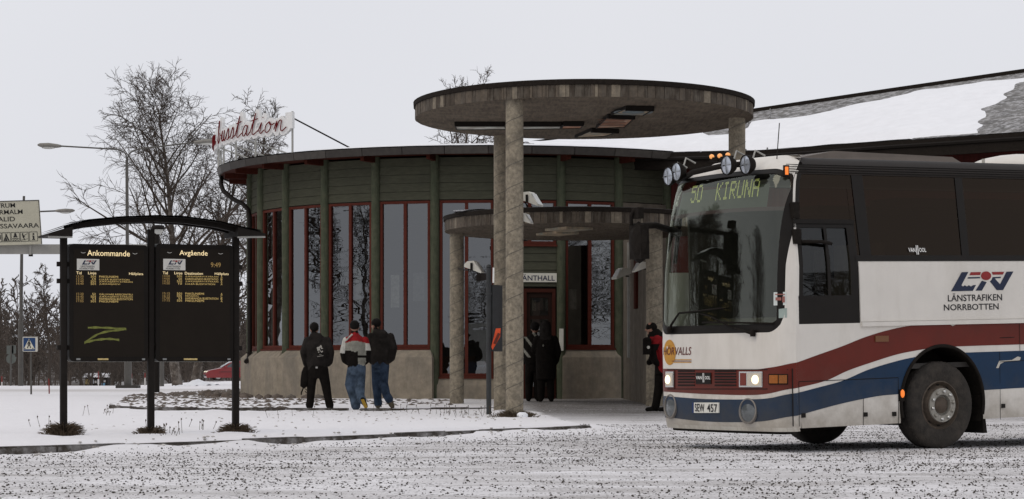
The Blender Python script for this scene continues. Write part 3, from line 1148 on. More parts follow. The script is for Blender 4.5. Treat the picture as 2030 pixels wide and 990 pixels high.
# ------------------------------------------------------------------ flood lamps
def flood(px, py, d, yaw, label, arm, scale=1.0):
    """wedge-shaped flood lamp on a bracket"""
    c = P(px, py, d)
    t = thing('flood_lamp', label, 'lamp', c, group='wedge flood lamps round the entrance')
    M = Matrix.Rotation(yaw, 3, 'Z')
    L_, H_, D_ = .36 * scale, .24 * scale, .3 * scale
    prof = [(-L_ / 2, -.02), (L_ / 2, -H_ * .65), (L_ * .52, -H_ * .5), (.02, H_ * .45), (-L_ * .32, H_ * .4), (-L_ / 2, H_ * .15)]
    mb = MB()
    mb.prism(prof, lambda x, y, s: c + M @ Vector((x, s, y)), -D_ / 2, D_ / 2)
    mb.build('housing', LAMP_W, t)
    mb = MB()
    mb.prism([(L_ * .5, -H_ * .52), (.06, H_ * .34), (.05, H_ * .30), (L_ * .47, -H_ * .54)], lambda x, y, s: c + M @ Vector((x + .012, s, y)), -D_ * .42, D_ * .42)
    mb.build('lens', mat('lamp_lens', (.5, .5, .47), .25), t)
    mb = MB()
    mb.box(c + M @ Vector((-.02, -D_ / 2 - .012, -.02)), (.05, .02, .16), yaw)
    a = Vector(arm)
    mb.tube([c + M @ Vector((-.05, 0, -.03)), c + M @ Vector((-.12, 0, -.08)), a], .018, 6)
    mb.build('bracket', BLACK, t)
    return t


flood(940, 528, 47.5, R(-12), 'cream wedge lamp on left column of the low canopy', P(908, 533, 50.0))
flood(1052, 393, 47.4, R(-20), 'cream wedge lamp standing on top of the low canopy', P(1046, 412, 47.6), 1.15)
flood(1040, 432, 44.9, R(-15), 'small lamp peeping out behind the tall front column', P(1005, 436, 45), .8)
flood(1232, 541, 52.5, R(200), 'cream wedge lamp at the wing wall, left of two', P(1246, 548, 53.2), 1.0)
flood(1270, 528, 47.9, R(190), 'cream wedge lamp on right column of the low canopy', P(1290, 520, 47.7), .85)

# ------------------------------------------------------------------ station wing with the long snowy roof
wingb = thing('station_building', 'long dark red station wing under a sloping snow covered roof', 'building', (12, 54, 0))
TOPL = [P(1030, 289, 61.0), P(1270, 254, 60.5), P(1490, 222, 60.0), P(1760, 182, 58.6), P(2030, 143, 57.0), P(2350, 96, 55.0)]
EAVL = [P(1070, 296, 57.6), P(1270, 304, 56.6), P(1490, 299, 55.0), P(1760, 279, 52.6), P(2030, 261, 50.2), P(2350, 240, 47.4)]


def roof_pt(s, t, lift=0.0):
    """s along (0..5), t from eave (0) to top line (1)"""
    i = min(int(s), 4)
    f = s - i
    a = EAVL[i].lerp(EAVL[i + 1], f)
    b = TOPL[i].lerp(TOPL[i + 1], f)
    p = a.lerp(b, t)
    return p + Vector((0, 0, lift))


NS, NT = 150, 40
mb = MB()
mb.grid([[roof_pt(5 * i / NS, j / NT, 0) for i in range(NS + 1)] for j in range(NT + 1)])
mb.grid([[roof_pt(5 * i / NS, j, -.12) for i in range(NS + 1)] for j in (0, 1)], flip=True)
ROOF_M = mat('roofing_felt_frosted', (.15, .145, .14), .9, var=.5, scale=2.5, dirt=(.62, .62, .64, .85), dscale=6)
rf = mb.build('roof', ROOF_M, wingb, smooth=True)
# snow lying on it: thick in the middle, blown off along the ridge and near the right end
rows = []
for j in range(NT + 1):
    row = []
    for i in range(NS + 1):
        s, t = 5 * i / NS, j / NT
        n1 = float(vnoise(np.array([s * 2.2]), np.array([t * 5.0]), 3)[0]) + .5 * float(vnoise(np.array([s * 6.2]), np.array([t * 14.0]), 4)[0])
        h = .13 + .07 * n1
        edge_top = float(np.interp(s, [0, 1.9, 2.3, 2.8, 3.3, 5], [.85, .74, .7, .84, .93, .96])) - t + .06 * n1
        edge_r = max((3.78 + .4 * t - s) * .6, (t - .72) * 1.0) + .03 * n1 if s > 3 else 1
        edge_b = t * 3 + (.12 if s < 3.2 else .05) - .08 * max(0, s - 3.0)
        gul = 1.0
        if 1.28 < s < 2.0 and t > .3: gul = min(1, max(-.4, (abs(s - 1.72) - .25) * 2.2 + (.62 - t) * 2))
        m = min(edge_top * 2.5, edge_r, edge_b, gul, .35) / .35 + .12 * n1
        row.append(roof_pt(s, t, -.04 + (h + .04) * max(0, min(1, m))))
    rows.append(row)
MB().grid(rows).build('roof_snow', SNOW, rf, smooth=True)
# seams of the roofing felt where it lies bare
for s in (1.55, 1.95, 2.12, 4.12, 4.32, 4.55, 4.8):
    MB().tube([roof_pt(s + .02 * t, t, .012) for t in (.0, .25, .5, .75, 1.0)], .022, 5).build('felt_seam', SNOW if s > 4.2 or s < 1.7 else ROOF_M, rf)
mb = MB()
for i in range(5):
    for (dz0, dz1, o0) in ((-.42, -.02, 0.0),):
        a, b = EAVL[i], EAVL[i + 1]
        n = Vector((b.y - a.y, -(b.x - a.x), 0)).normalized() * .05
        mb.hexa([a + Vector((0, 0, dz0)) + n, b + Vector((0, 0, dz0)) + n, b + Vector((0, 0, dz0)) - n, a + Vector((0, 0, dz0)) - n,
                 a + Vector((0, 0, dz1)) + n, b + Vector((0, 0, dz1)) + n, b + Vector((0, 0, dz1)) - n, a + Vector((0, 0, dz1)) - n])
mb.build('eave_board', BITUMEN, wingb)
MB().tube([p + Vector((.05, -.12, -.16)) for p in EAVL], .05, 6).build('gutter', BLACK, wingb)
mb = MB()
for i in range(1, 5):
    a, b = EAVL[i] + Vector((.55, .75, 0)), EAVL[i + 1] + Vector((.55, .75, 0))
    mb.hexa([(a.x, a.y, -.3), (b.x, b.y, -.3), (b.x + .2, b.y + .25, -.3), (a.x + .2, a.y + .25, -.3),
             (a.x, a.y, a.z + .1), (b.x, b.y, b.z + .1), (b.x + .2, b.y + .25, b.z + .1), (a.x + .2, a.y + .25, a.z + .1)])
mb.build('wall', mat('dark_red_boards', (.07, .012, .009), .8, var=.3, scale=3, stretch=(6, 6, .3)), wingb)
mb = MB()
a, b = TOPL[0], TOPL[5]
for i in range(5):
    a, b = TOPL[i], TOPL[i + 1]
    mb.bar(a + Vector((0, 0, .02)), b + Vector((0, 0, .02)), .16, .1)
mb.build('ridge_capping', BITUMEN, wingb)

# ------------------------------------------------------------------ the neon script on the hall roof
STROKES = {
    'k': (.32, [[(.02, 0), (.12, .52)], [(.05, .12), (.14, .24), (.22, .25), (.2, .16), (.08, .13), (.2, .01), (.32, .07)]]),
    'i': (.2, [[(.0, .05), (.1, .25), (.07, .04), (.11, 0), (.2, .07)], [(.13, .36), (.14, .38)]]),
    'r': (.27, [[(0, .05), (.09, .27), (.1, .2), (.19, .24), (.16, .06), (.19, 0), (.27, .07)]]),
    'u': (.34, [[(.0, .06), (.08, .25), (.05, .06), (.09, 0), (.17, .06), (.22, .25), (.2, .05), (.24, 0), (.34, .07)]]),
    'n': (.36, [[(.0, .05), (.07, .24), (.05, 0)], [(.05, .04), (.13, .23), (.2, .24), (.2, .05), (.25, 0), (.36, .08)]]),
    'a': (.34, [[(.22, .21), (.14, .25), (.05, .15), (.04, .04), (.1, 0), (.18, .08), (.23, .24), (.2, .05), (.25, 0), (.34, .07)]]),
    'b': (.32, [[(.0, .05), (.1, .3), (.14, .48), (.1, .52), (.07, .4), (.04, .02), (.12, 0), (.2, .1), (.19, .22), (.22, .17), (.32, .16)]]),
    's': (.26, [[(.0, .05), (.12, .27), (.16, .1), (.12, .01), (.04, .02)], [(.12, .01), (.26, .07)]]),
    't': (.3, [[(.0, .05), (.1, .3), (.17, .5), (.1, .2), (.09, .03), (.15, 0), (.3, .08)], [(.03, .33), (.25, .36)]]),
    'o': (.32, [[(.16, .25), (.06, .18), (.04, .05), (.11, 0), (.2, .08), (.2, .2), (.14, .25), (.2, .17), (.32, .2)]]),
    ' ': (.22, []),
}
RS = 7.46


def curve_pts(pts, n=5):
    """soft curve through the points of a stroke"""
    out = []
    m = len(pts)
    for i in range(m - 1):
        p0, p1, p2, p3 = pts[max(i - 1, 0)], pts[i], pts[i + 1], pts[min(i + 2, m - 1)]
        for j in range(n):
            t = j / n
            out.append(tuple(.5 * ((2 * p1[c]) + (-p0[c] + p2[c]) * t + (2 * p0[c] - 5 * p1[c] + 4 * p2[c] - p3[c]) * t * t + (-p0[c] + 3 * p1[c] - 3 * p2[c] + p3[c]) * t**3) for c in (0, 1)))
    out.append(pts[-1])
    return out


lines, x = [], 0.0
for ch in 'kiruna busstation':
    adv, st = STROKES[ch]
    for s_ in st:
        lines.append([(x + p[0] + .12 * p[1], p[1]) for p in curve_pts(s_)])
    x += adv
TW = x
ARC = R(50.0) * RS
SC = ARC / TW
Z_T = 6.86


def sign_pt(s, h, out):
    """s along the sign from its left end, h above its baseline, out towards the viewer"""
    a = R(-42.0) - (TW - s) * SC / RS
    r = RS + out
    return Vector((DX + r * math.sin(a), DY - r * math.cos(a), Z_T + h))


sgn = thing('roof_sign', 'red neon script on a white cloud shaped backing above the hall roof', 'sign', sign_pt(TW * .7, -.5, 0))
HSC = 1.06
mb = MB()
for l in lines:
    mb.tube([sign_pt(s, h * HSC, .09) for s, h in l], .0145, 5)
mb.build('script_lettering', mat('neon_red', (.13, .005, .007), .6, var=.1, spec=.1), sgn, smooth=True)
# backing: everything within reach of the strokes
cell = .013
xs = np.arange(-.22, TW + .22, cell)
ys = np.arange(-.22, .85, cell)
MX, MY = np.meshgrid(xs, ys)
dist = np.full(MX.shape, 9.0)
for l in lines:
    for s, h in l[::2] + [l[-1]]:
        dist = np.minimum(dist, np.hypot((MX - s) * SC, (MY - h) * HSC))
mask = dist < .105
mask |= (MX > TW - .05) & (MX < TW + .14) & (MY > .05) & (MY < .42)
mb = MB()
ij = np.argwhere(mask)
vid = {}
vs, fs = [], []


def gv(i, j, f):
    key = (i, j, f)
    if key not in vid:
        vid[key] = len(vs)
        vs.append(sign_pt(-.22 + j * cell - cell / 2, (-.22 + i * cell - cell / 2) * HSC, .05 if f else -.03))
    return vid[key]


for i, j in ij:
    fs.append((gv(i, j, 1), gv(i, j + 1, 1), gv(i + 1, j + 1, 1), gv(i + 1, j, 1)))
    fs.append((gv(i, j, 0), gv(i + 1, j, 0), gv(i + 1, j + 1, 0), gv(i, j + 1, 0)))
    for di, dj, a, b in ((-1, 0, (0, 0), (0, 1)), (1, 0, (1, 1), (1, 0)), (0, -1, (1, 0), (0, 0)), (0, 1, (0, 1), (1, 1))):
        ii, jj = i + di, j + dj
        if not (0 <= ii < mask.shape[0] and 0 <= jj < mask.shape[1]) or not mask[ii, jj]:
            fs.append((gv(i + a[0], j + a[1], 1), gv(i + a[0], j + a[1], 0), gv(i + b[0], j + b[1], 0), gv(i + b[0], j + b[1], 1)))
mb.add(vs, fs)
mb.build('backing', mat('sign_white', (.72, .72, .71), .6, var=.06), sgn)
for s in (.1, .7, 1.35, 2.1, 3.0, 3.9, TW + .06):
    a = sign_pt(s, -.55, -.06)
    MB().tube([a, sign_pt(s, .48 if s > TW else .05, -.06)], .028, 6).build('sign_post', GALV, sgn)
for s in (1.2, 2.2, 3.2, TW + .06):
    a = sign_pt(s, .32 if s > TW else .0, -.06)
    b = sign_pt(s + 1.05, -.5, -1.0)
    MB().tube([a, b], .02, 6).build('brace', GALV if s < TW else BLACK, sgn)

# ------------------------------------------------------------------ the coach
# local frame: u to the rear along the near side, v to the far side, w up; origin under the near front wheel
BA, BPITCH = R(32.0), R(1.5)
BO = Vector(((1868 - 1015) / FPX * 27.1, 27.1, 0.0))
bus = thing('coach', 'white coach with red and blue wave stripes at the station entrance', 'bus', BO, rot=(0, -BPITCH, BA))
BM = Matrix.Translation(BO) @ Matrix.Rotation(BA, 4, 'Z') @ Matrix.Rotation(-BPITCH, 4, 'Y')
BMI = BM.inverted()
CAMB = BMI @ Vector((0, 0, CAM_H))
WB, LEN = 2.5, 9.4           # width; rearmost u that is built


def ray(px, py):
    return (BMI.to_3x3() @ Vector(((px - 1015) / FPX, 1, (HOR - py) / FPX)))


def tumble(w):
    """how far the side leans in"""
    if w < 2.2: return 0.012 * max(0, (w - 1.5)) + .03 * max(0, .6 - w)
    if w < 3.26: return 0.0084 + .15 * (w - 2.2)
    return 0.167 + .15 * (w - 3.26) + 4.2 * (w - 3.26) ** 2


def rake(w):
    r = 0.0
    if w > 1.3: r += .045 * (w - 1.3)
    if w > 2.6: r += .16 * (w - 2.6) ** 2
    if w > 3.2: r += 3.0 * (w - 3.2) ** 2
    if w < .6: r += .5 * (.6 - w) ** 2
    return r


UF, UC = -2.46, -2.2       # foremost point, start of the flat side


def front(v, w, off=0.0):
    vt = tumble(w)
    q = (v - WB / 2) / (WB / 2 - vt)
    q = max(-1, min(1, q))
    aq = abs(q)
    f = lambda a: UF + .09 * a**2 + .17 * a**18
    u = f(aq) + rake(w)
    du = (.18 * aq + 3.06 * aq**17) / (WB / 2 - vt) * (1 if q > 0 else -1)
    n = Vector((-1, du, .08)).normalized()
    return Vector((u, WB / 2 + q * (WB / 2 - vt), w)) + n * off


def side(u, w, off=0.0):
    return Vector((u, tumble(w) - off, w))


def side_uw(px, py):
    d = ray(px, py)
    w = 1.5
    for _ in range(8):
        t = (tumble(w) - CAMB.y) / d.y
        p = CAMB + d * t
        w = p.z
    return p.x, p.z


def front_vw(px, py):
    d = ray(px, py)
    t = (UF - CAMB.x) / d.x
    for _ in range(25):
        p = CAMB + d * t
        u = front(max(.03, min(WB - .03, p.y)), p.z).x
        t += .6 * (u - p.x) / d.x
    return p.y, p.z


def fpatch(v0, v1, lo, hi, off, nv=40, nw=14, t=None):
    """piece of skin on the front; lo/hi give heights at v"""
    lo_ = lo if callable(lo) else (lambda v: lo)
    hi_ = hi if callable(hi) else (lambda v: hi)
    rows = []
    # denser towards the rounded corners
    vs = [v0 + (v1 - v0) * i / nv for i in range(nv + 1)]
    for j in range(nw + 1):
        rows.append([front(v, lo_(v) + (hi_(v) - lo_(v)) * j / nw, off) for v in vs])
    return MB().grid(rows)


def spatch(u0, u1, lo, hi, off, nu=30, nw=8, mb=None):
    lo_ = lo if callable(lo) else (lambda u: lo)
    hi_ = hi if callable(hi) else (lambda u: hi)
    rows = []
    us = [u0 + (u1 - u0) * i / nu for i in range(nu + 1)]
    for j in range(nw + 1):
        rows.append([side(u + (max(0, -1.9 - u) / .12 * 0), lo_(u) + (hi_(u) - lo_(u)) * j / nw, off) for u in us])
    return (mb or MB()).grid(rows)


BW = mat('coach_white', (.68, .645, .59), .4, var=.04, scale=3, spec=.3, coat=.08, dirt=(.46, .42, .36, .35), dscale=2.5, streak=1, grime=(.3, .265, .215, .75, .25, .75))
BW_D = mat('coach_white_soiled', (.5, .475, .42), .5, var=.12, scale=5, dirt=(.28, .24, .19, .7), dscale=4, streak=1)
BRED = mat('coach_red', (.125, .016, .009), .4, var=.08, scale=3, coat=.06, spec=.2, dirt=(.08, .018, .011, .5), dscale=2, grime=(.1, .06, .045, .95, .3, .5))
BBLUE = mat('coach_blue', (.0055, .028, .07), .4, var=.1, scale=3, coat=.06, spec=.2, dirt=(.014, .026, .045, .5), dscale=2, grime=(.06, .058, .055, .85, .3, .6))
BBLK = mat('coach_black', (.011, .009, .0075), .45, var=.15, scale=5, spec=.15)
BBRN = mat('coach_roof_dark', (.016, .012, .0095), .55, var=.2, scale=4, spec=.15)
SEAM = mat('panel_gap', (.008, .007, .006), .9)
WSG = glass('windscreen_glass', (.72, .77, .68), .085, fres=.5, gcol=(.88, .92, .82))
SDG = glass('coach_side_glass', (.1, .075, .06), .022, fres=.3, gcol=(1, .78, .62))
DRG = glass('driver_glass', (.5, .5, .47), .04, fres=.5)
CHROME = mat('chrome', (.6, .6, .58), .2, metal=.9, var=.05)

# ---- skin: lower front, sides, roof
WS_B, WS_T = 1.44, 3.34                    # windscreen bottom / top


def ws_lo(v):
    e = min(v - .07, WB - .07 - v)
    r = .2
    return WS_B + (r - math.sqrt(max(0, r * r - (r - e) ** 2)) if e < r else 0)


def ws_hi(v):
    e = min(v - .07, WB - .07 - v)
    r = .3
    return WS_T - .02 * ((v - 1.25) / 1.2) ** 2 - (r - math.sqrt(max(0, r * r - (r - e) ** 2)) if e < r else 0)


body = fpatch(.0, WB, .3, WS_B - .02, 0, 60, 16)
E1 = .115


def fp2(v0, v1, lo, hi, nv, nw, off=0):
    rows = []
    for j in range(nw + 1):
        row = []
        for i in range(nv + 1):
            v = v0 + (v1 - v0) * i / nv
            l = lo(v) if callable(lo) else lo
            h = hi(v) if callable(hi) else hi
            row.append(front(v, l + (h - l) * j / nw, off))
        rows.append(row)
    return rows


# corner pillars, fillets round the windscreen, brow
for (v0, v1) in ((0.0, .07), (WB - .07, WB)):
    body.grid(fp2(v0, v1, WS_B - .02, 3.4, 14, 30))
body.grid(fp2(.07, WB - .07, WS_B - .02, ws_lo, 70, 4))
body.grid(fp2(.07, WB - .07, ws_hi, 3.4, 70, 8))
body.grid(fp2(0.0, WB, 3.4, 3.5, 60, 6))
# near side: skirt to belt
UA0, UA1 = -.62, .66                       # wheel arch
ARC_C, ARC_R = (.02, .56), .66


def arch(u):
    d = ARC_R**2 - (u - ARC_C[0]) ** 2
    return ARC_C[1] + math.sqrt(d) * 1.02 if d > 0 else -9


U_DR0, U_DR1 = side_uw(1582, 600)[0], side_uw(1704, 600)[0]      # driver's window
U_DR0 = max(U_DR0, UC + .05)
W_BELT = side_uw(1868, 518)[1]
W_DRB = side_uw(1640, 642)[1]
SK = .335
def us0(w):
    return UC + rake(w)


def ud0(w):
    return max(U_DR0, us0(w) + .035)


for j in range(24):
    w_a, w_b = SK + (3.3 - SK) * j / 24, SK + (3.3 - SK) * (j + 1) / 24
    body.grid([[side(us0(w) + (ud0(w) - us0(w)) * i / 4, w) for i in range(5)] for w in (w_a, w_b)])
body.grid([[side(U_DR0 + (-.64 - U_DR0) * i / 10, SK + (W_DRB - SK) * j / 10) for i in range(11)] for j in range(11)])
us = [-.64 + 1.32 * i / 60 for i in range(61)]
body.grid([[side(u, max(SK, arch(u)) + (W_DRB - max(SK, arch(u))) * j / 8) for u in us] for j in range(9)])
body.grid([[side(.68 + (LEN - .68) * i / 20, SK + (W_DRB - SK) * j / 8) for i in range(21)] for j in range(9)])
body.grid([[side(U_DR1 + (LEN - U_DR1) * i / 20, W_DRB + (W_BELT - W_DRB) * j / 6) for i in range(21)] for j in range(7)])
# far side, rear, floor
fs_ = lambda u, w: Vector((u, WB - tumble(w), w))
body.grid([[fs_(UC + (LEN - UC) * i / 10, SK + (2.2 - SK) * j / 6) for i in range(11)] for j in range(7)])
body.grid([[Vector((LEN, tumble(w) + (WB - 2 * tumble(w)) * i / 8, w)) for i in range(9)] for w in (SK, 1, 2.2, 3.26, 3.45)])
bd = body.build('body', [BW], bus, smooth=35)

under_ = MB().box(((LEN + 1.2) / 2 + .2, WB / 2, .52), (LEN - 1.5, WB - .5, .3))
under_.box((-1.55, WB / 2, .48), (1.3, WB - .3, .26))
under_.build('chassis', BBLK, bus)
# inner wheel housing
mb = MB()
rows = []
for v in (.012, .5):
    rows.append([Vector((ARC_C[0] + (ARC_R + .01) * math.cos(a), v, ARC_C[1] + (ARC_R + .01) * 1.02 * math.sin(a))) for a in [PI * (-.12 + 1.24 * i / 30) for i in range(31)]])
mb.grid(rows)
mb.add([rows[1][i] for i in range(31)], [tuple(range(31))])
mb.build('wheel_arch', BLACK_R, bus)
# lip round the arch
MB().tube([Vector((ARC_C[0] + ARC_R * math.cos(a), -.004, ARC_C[1] + ARC_R * 1.02 * math.sin(a))) for a in [PI * (-.08 + 1.16 * i / 40) for i in range(41)]], .022, 6).build('arch_lip', BLACK_R, bus, smooth=True)
# mud flap behind the wheel
mb = MB()
mb.hexa([(.72, .05, .16), (.78, .05, .16), (.8, .45, .16), (.74, .45, .16), (.66, .03, .62), (.7, .03, .62), (.7, .45, .62), (.66, .45, .62)])
mb.build('mud_flap', BLACK_R, bus)

# ---- roof
mb = MB()
rows = []
ru = [UC + .35 + (LEN - UC - .35) * i / 16 for i in range(17)]
for w in (3.26, 3.32, 3.38, 3.43, 3.46):
    rows.append([side(u, w) for u in ru])
for v in (.5, .9, 1.25, 1.6, 2.0):
    rows.append([Vector((u, v, 3.475 + .03 * (1 - ((v - 1.25) / .8) ** 2))) for u in ru])
for w in (3.46, 3.38, 3.26):
    rows.append([fs_(u, w) for u in ru])
mb.grid(rows)
roofb = mb.build('roof', BBRN, bus, smooth=50)
mb = MB()
rows = []
for w in (3.26, 3.34, 3.4, 3.46):                      # dark corner between the white brow and the roof
    rows.append([side(us0(w) + (UC + .36 - us0(w)) * i / 4, w) for i in range(5)])
mb.grid(rows)
mb.build('roof_corner', BBRN, roofb, smooth=True)
rows = []
for i in range(6):
    t = i / 5
    rows.append([Vector((front(v, 3.5).x * (1 - t) + (UC + .36) * t, v, 3.5 + .02 * math.sin(t * PI / 2) - .03 * ((v - 1.25) / 1.0) ** 2 * t)) for v in [.36 + 1.78 * k / 20 for k in range(21)]])
MB().grid(rows).build('front_cap', BW, bus, smooth=True)
# grooves of the gutter rail above the windows
for w in (3.285, 3.315, 3.345, 3.372):
    MB().bar(side(UC + .1, w, .002), side(LEN, w, .002), .006, .008).build('roof_groove', SEAM, roofb)
# flat hatch and things on the roof
mb = MB()
mb.hexa([(-1.5, .75, 3.5), (1.1, .75, 3.5), (1.1, 1.75, 3.5), (-1.5, 1.75, 3.5), (-.9, .8, 3.6), (1.0, .8, 3.57), (1.0, 1.7, 3.57), (-.9, 1.7, 3.6)])
mb.build('roof_hatch', mat('hatch_brown', (.11, .09, .075), .6), roofb)
mb = MB().blob((2.45, 1.1, 3.46), (.75, .6, .2), 3, 3, 0)
mb.build('roof_ventilator', BW, roofb, smooth=True)
MB().tube([(1.35, .62, 3.47), (1.35, .62, 3.54)], .02, 8).build('roof_knob', BW_D, roofb)
MB().tube([front(.55, 3.46), front(.55, 3.46) + Vector((.05, 0, .42))], .006, 5).build('aerial', BLACK, roofb)

# ---- windscreen and what is behind it
mb = MB()
mb.grid(fp2(.071, WB - .071, lambda v: ws_lo(v) + .002, lambda v: ws_hi(v) - .002, 70, 24, -.012))
ws = mb.build('windscreen', WSG, bus, smooth=True)
mb = MB()                                         # black rubber and printed border
for (lo, hi) in ((lambda v: ws_lo(v) + .001, lambda v: min(ws_lo(v) + .1, WS_T)), (lambda v: ws_hi(v) - .055, lambda v: ws_hi(v) - .001)):
    mb.grid(fp2(.072, WB - .072, lo, hi, 70, 2, -.006))
for (a, b) in ((.072, .15), (WB - .115, WB - .072)):
    mb.grid(fp2(a, b, ws_lo, ws_hi, 6, 20, -.006))
mb.build('rubber_surround', BBLK, ws, smooth=True)
mb = MB()
mb.grid(fp2(.13, WB - .09, lambda v: 2.86 - .02 * (v - 1.25) ** 2, lambda v: 2.905 - .02 * (v - 1.25) ** 2, 50, 1, -.02))
mb.build('sun_strip', mat('sun_strip', (.06, .03, .035), .6), ws, smooth=True)
# paper permits
vw = [front_vw(x, y) for x, y in ((1534, 580), (1559, 579), (1559, 605), (1534, 606))]
MB().add([front(a, b, .004) for a, b in vw], [(0, 1, 2, 3)]).build('permit', mat('permit', (.62, .66, .63), .6, var=.1), ws)
mb = MB()
for i in range(3):
    put_text(mb, 'IIIIIIII', lambda x, y: front(x, y, .007), vw[1][0] + .02 + .0, vw[0][0] - .03 - .05 * (i % 2), 0, 0) if False else None
for k, (x0, y0, x1, y1) in enumerate(((1537, 583, 1556, 585), (1538, 590, 1549, 596), (1551, 588, 1556, 600))):
    q = [front_vw(x, y) for x, y in ((x0, y1), (x1, y1), (x1, y0), (x0, y0))]
    mb.add([front(a, b, .008) for a, b in q], [(0, 1, 2, 3)])
mb.build('permit_print', mat('permit_print', (.3, .12, .1), .6), ws)
vw = [front_vw(x, y) for x, y in ((1544, 613), (1560, 611), (1560, 630), (1544, 631))]
MB().add([front(a, b, .004) for a, b in vw], [(0, 1, 2, 3)]).build('parking_disc', mat('parking_disc', (.3, .36, .33), .6, var=.15), ws)

INT = mat('coach_interior', (.05, .046, .042), .85, var=.3, scale=3)
mb = MB()
mb.box((3.2, WB / 2, 1.0), (10.6, WB - .2, .06))                 # floor
mb.box((1.0, WB - .22, 2.0), (6.0, .04, 2.0))
mb.box((6.5, WB / 2, 2.1), (.05, WB - .3, 2.4))
mb.build('cabin', INT, bus)
mb = MB()
mb.hexa([(-2.0, .2, 1.2), (-1.45, .2, 1.2), (-1.45, 2.3, 1.2), (-2.0, 2.3, 1.2), (-2.05, .2, 1.46), (-1.6, .2, 1.62), (-1.6, 2.3, 1.62), (-2.05, 2.3, 1.46)])
mb.build('dashboard', mat('dash', (.09, .085, .075), .8, var=.2), bus)
mb = MB()
c, Mx = Vector((-1.32, .72, 1.72)), Matrix.Rotation(R(-62), 4, 'Y')
mb.tube([c + Mx.to_3x3() @ Vector((.24 * math.cos(2 * PI * i / 24), .24 * math.sin(2 * PI * i / 24), 0)) for i in range(25)], .018, 6)
mb.tube([c, c + Vector((-.25, 0, -.35))], .03, 6)
mb.build('steering_wheel', BBLK, bus, smooth=True)
SEATM = mat('seat_cloth', (.07, .035, .03), .95, var=.4, scale=14)
for i in range(7):
    for v in ((.65, 1.85) if i else (.68,)):
        mb = MB()
        u = -.55 + i * .95
        mb.hexa([(u, v - .42, 1.35), (u + .5, v - .42, 1.35), (u + .5, v + .42, 1.35), (u, v + .42, 1.35), (u, v - .42, 1.52), (u + .5, v - .42, 1.5), (u + .5, v + .42, 1.5), (u, v + .42, 1.52)])
        mb.hexa([(u + .44, v - .42, 1.5), (u + .6, v - .42, 1.5), (u + .6, v + .42, 1.5), (u + .44, v + .42, 1.5), (u + .58, v - .38, 2.25), (u + .7, v - .38, 2.25), (u + .7, v + .38, 2.25), (u + .58, v + .38, 2.25)])
        mb.build('seat', SEATM, bus)
MB().box((-.2, 1.3, 2.05), (.05, 1.1, .9)).build('cabin_screen', mat('cabin_screen', (.12, .1, .08), .7, var=.4, scale=2), bus)
mb = MB().box((-.35, 1.9, 2.35), (.5, .5, .5))
mb.build('locker', mat('locker', (.02, .017, .015), .8), bus)
for v in (.5, 2.0):
    MB().box((2.2, v, 2.95), (5.2, .5, .12)).build('luggage_rack', INT, bus)
MB().box((2.3, WB / 2, 3.28), (7.4, WB - .6, .04)).build('ceiling', mat('cabin_ceiling', (.2, .19, .17), .9), bus)

# destination sign: a lamp-dot display behind the glass
mb = MB()
mb.grid(fp2(.42, 2.3, 2.88, 3.17, 24, 14, -.09))
disp = mb.build('destination_display', mat('display_grey', (.075, .08, .07), .7), bus, smooth=True)
GLY = {'5': '1111100001000011110000010000010000110001100001', }
F7 = {'5': ['11111', '10000', '11110', '00001', '00001', '10001', '01110'], '0': ['01110', '10001', '10001', '10001', '10001', '10001', '01110'],
      'K': ['10001', '10010', '10100', '11000', '10100', '10010', '10001'], 'I': ['01110', '00100', '00100', '00100', '00100', '00100', '01110'],
      'R': ['11110', '10001', '10001', '11110', '10100', '10010', '10001'], 'U': ['10001', '10001', '10001', '10001', '10001', '10001', '01110'],
      'N': ['10001', '11001', '11001', '10101', '10011', '10011', '10001'], 'A': ['01110', '10001', '10001', '11111', '10001', '10001', '10001'], ' ': ['00000'] * 7}
pa = [front_vw(x, y) for x, y in ((1358, 403), (1494, 388), (1358, 369), (1494, 353))]
va, vb = pa[0][0], pa[1][0]
w0, w1 = (pa[0][1] + pa[1][1]) / 2, (pa[2][1] + pa[3][1]) / 2
mb = MB()
msg = '50  KIRUNA'
ncol = len(msg) * 6 - 1
for ci, ch in enumerate(msg):
    if ch == ' ': continue
    for r in range(14):
        for c_ in range(5):
            if F7[ch][r // 2][c_] == '1':
                v = va + (vb - va) * (ci * 6 + c_ + .5) / ncol
                dv = (vb - va) / ncol * .36
                w = w1 - (w1 - w0) * (r + .5) / 14
                dw = (w1 - w0) / 14 * .34
                mb.add([front(v - dv, w - dw, -.07), front(v + dv, w - dw, -.07), front(v + dv, w + dw, -.07), front(v - dv, w + dw, -.07)], [(0, 1, 2, 3)])
mb.build('lamp_dots', mat('led_green_yellow', (.4, .42, .15), .6, emit=(.62, .66, .2), estr=.42), disp, fix=False)

# ---- side windows: one dark band with pillars, driver's sliding window
mb = spatch(U_DR1 - .04, LEN, W_BELT + .001, 3.262, -.012, 20, 6)
sw = mb.build('side_windows', SDG, bus, smooth=True)
mb = MB()
spatch(U_DR1 - .04, LEN, W_BELT + .0, W_BELT + .07, .004, 12, 1, mb)
mb.build('window_rail', BBLK, sw, smooth=True)
for (xt, xb, wd) in ((1700, 1716, .17), (1901, 1914, .12), (2058, 2068, .12), (2190, 2196, .12)):
    ut, ub = side_uw(xt, 360)[0], side_uw(xb, 500)[0]
    q = [[side(ub + (ut - ub) * j / 4 + s, W_BELT + .07 + (3.26 - W_BELT - .07) * j / 4, -.004) for s in (-wd / 2, wd / 2)] for j in range(5)]
    MB().grid(q).build('window_pillar', BBLK, sw)
UP = U_DR1
mb = MB()
u0, u1 = U_DR0, U_DR1
W_MID = side_uw(1640, 443)[1]
W_SL0, W_SL1 = side_uw(1650, 586)[1], side_uw(1650, 452)[1]
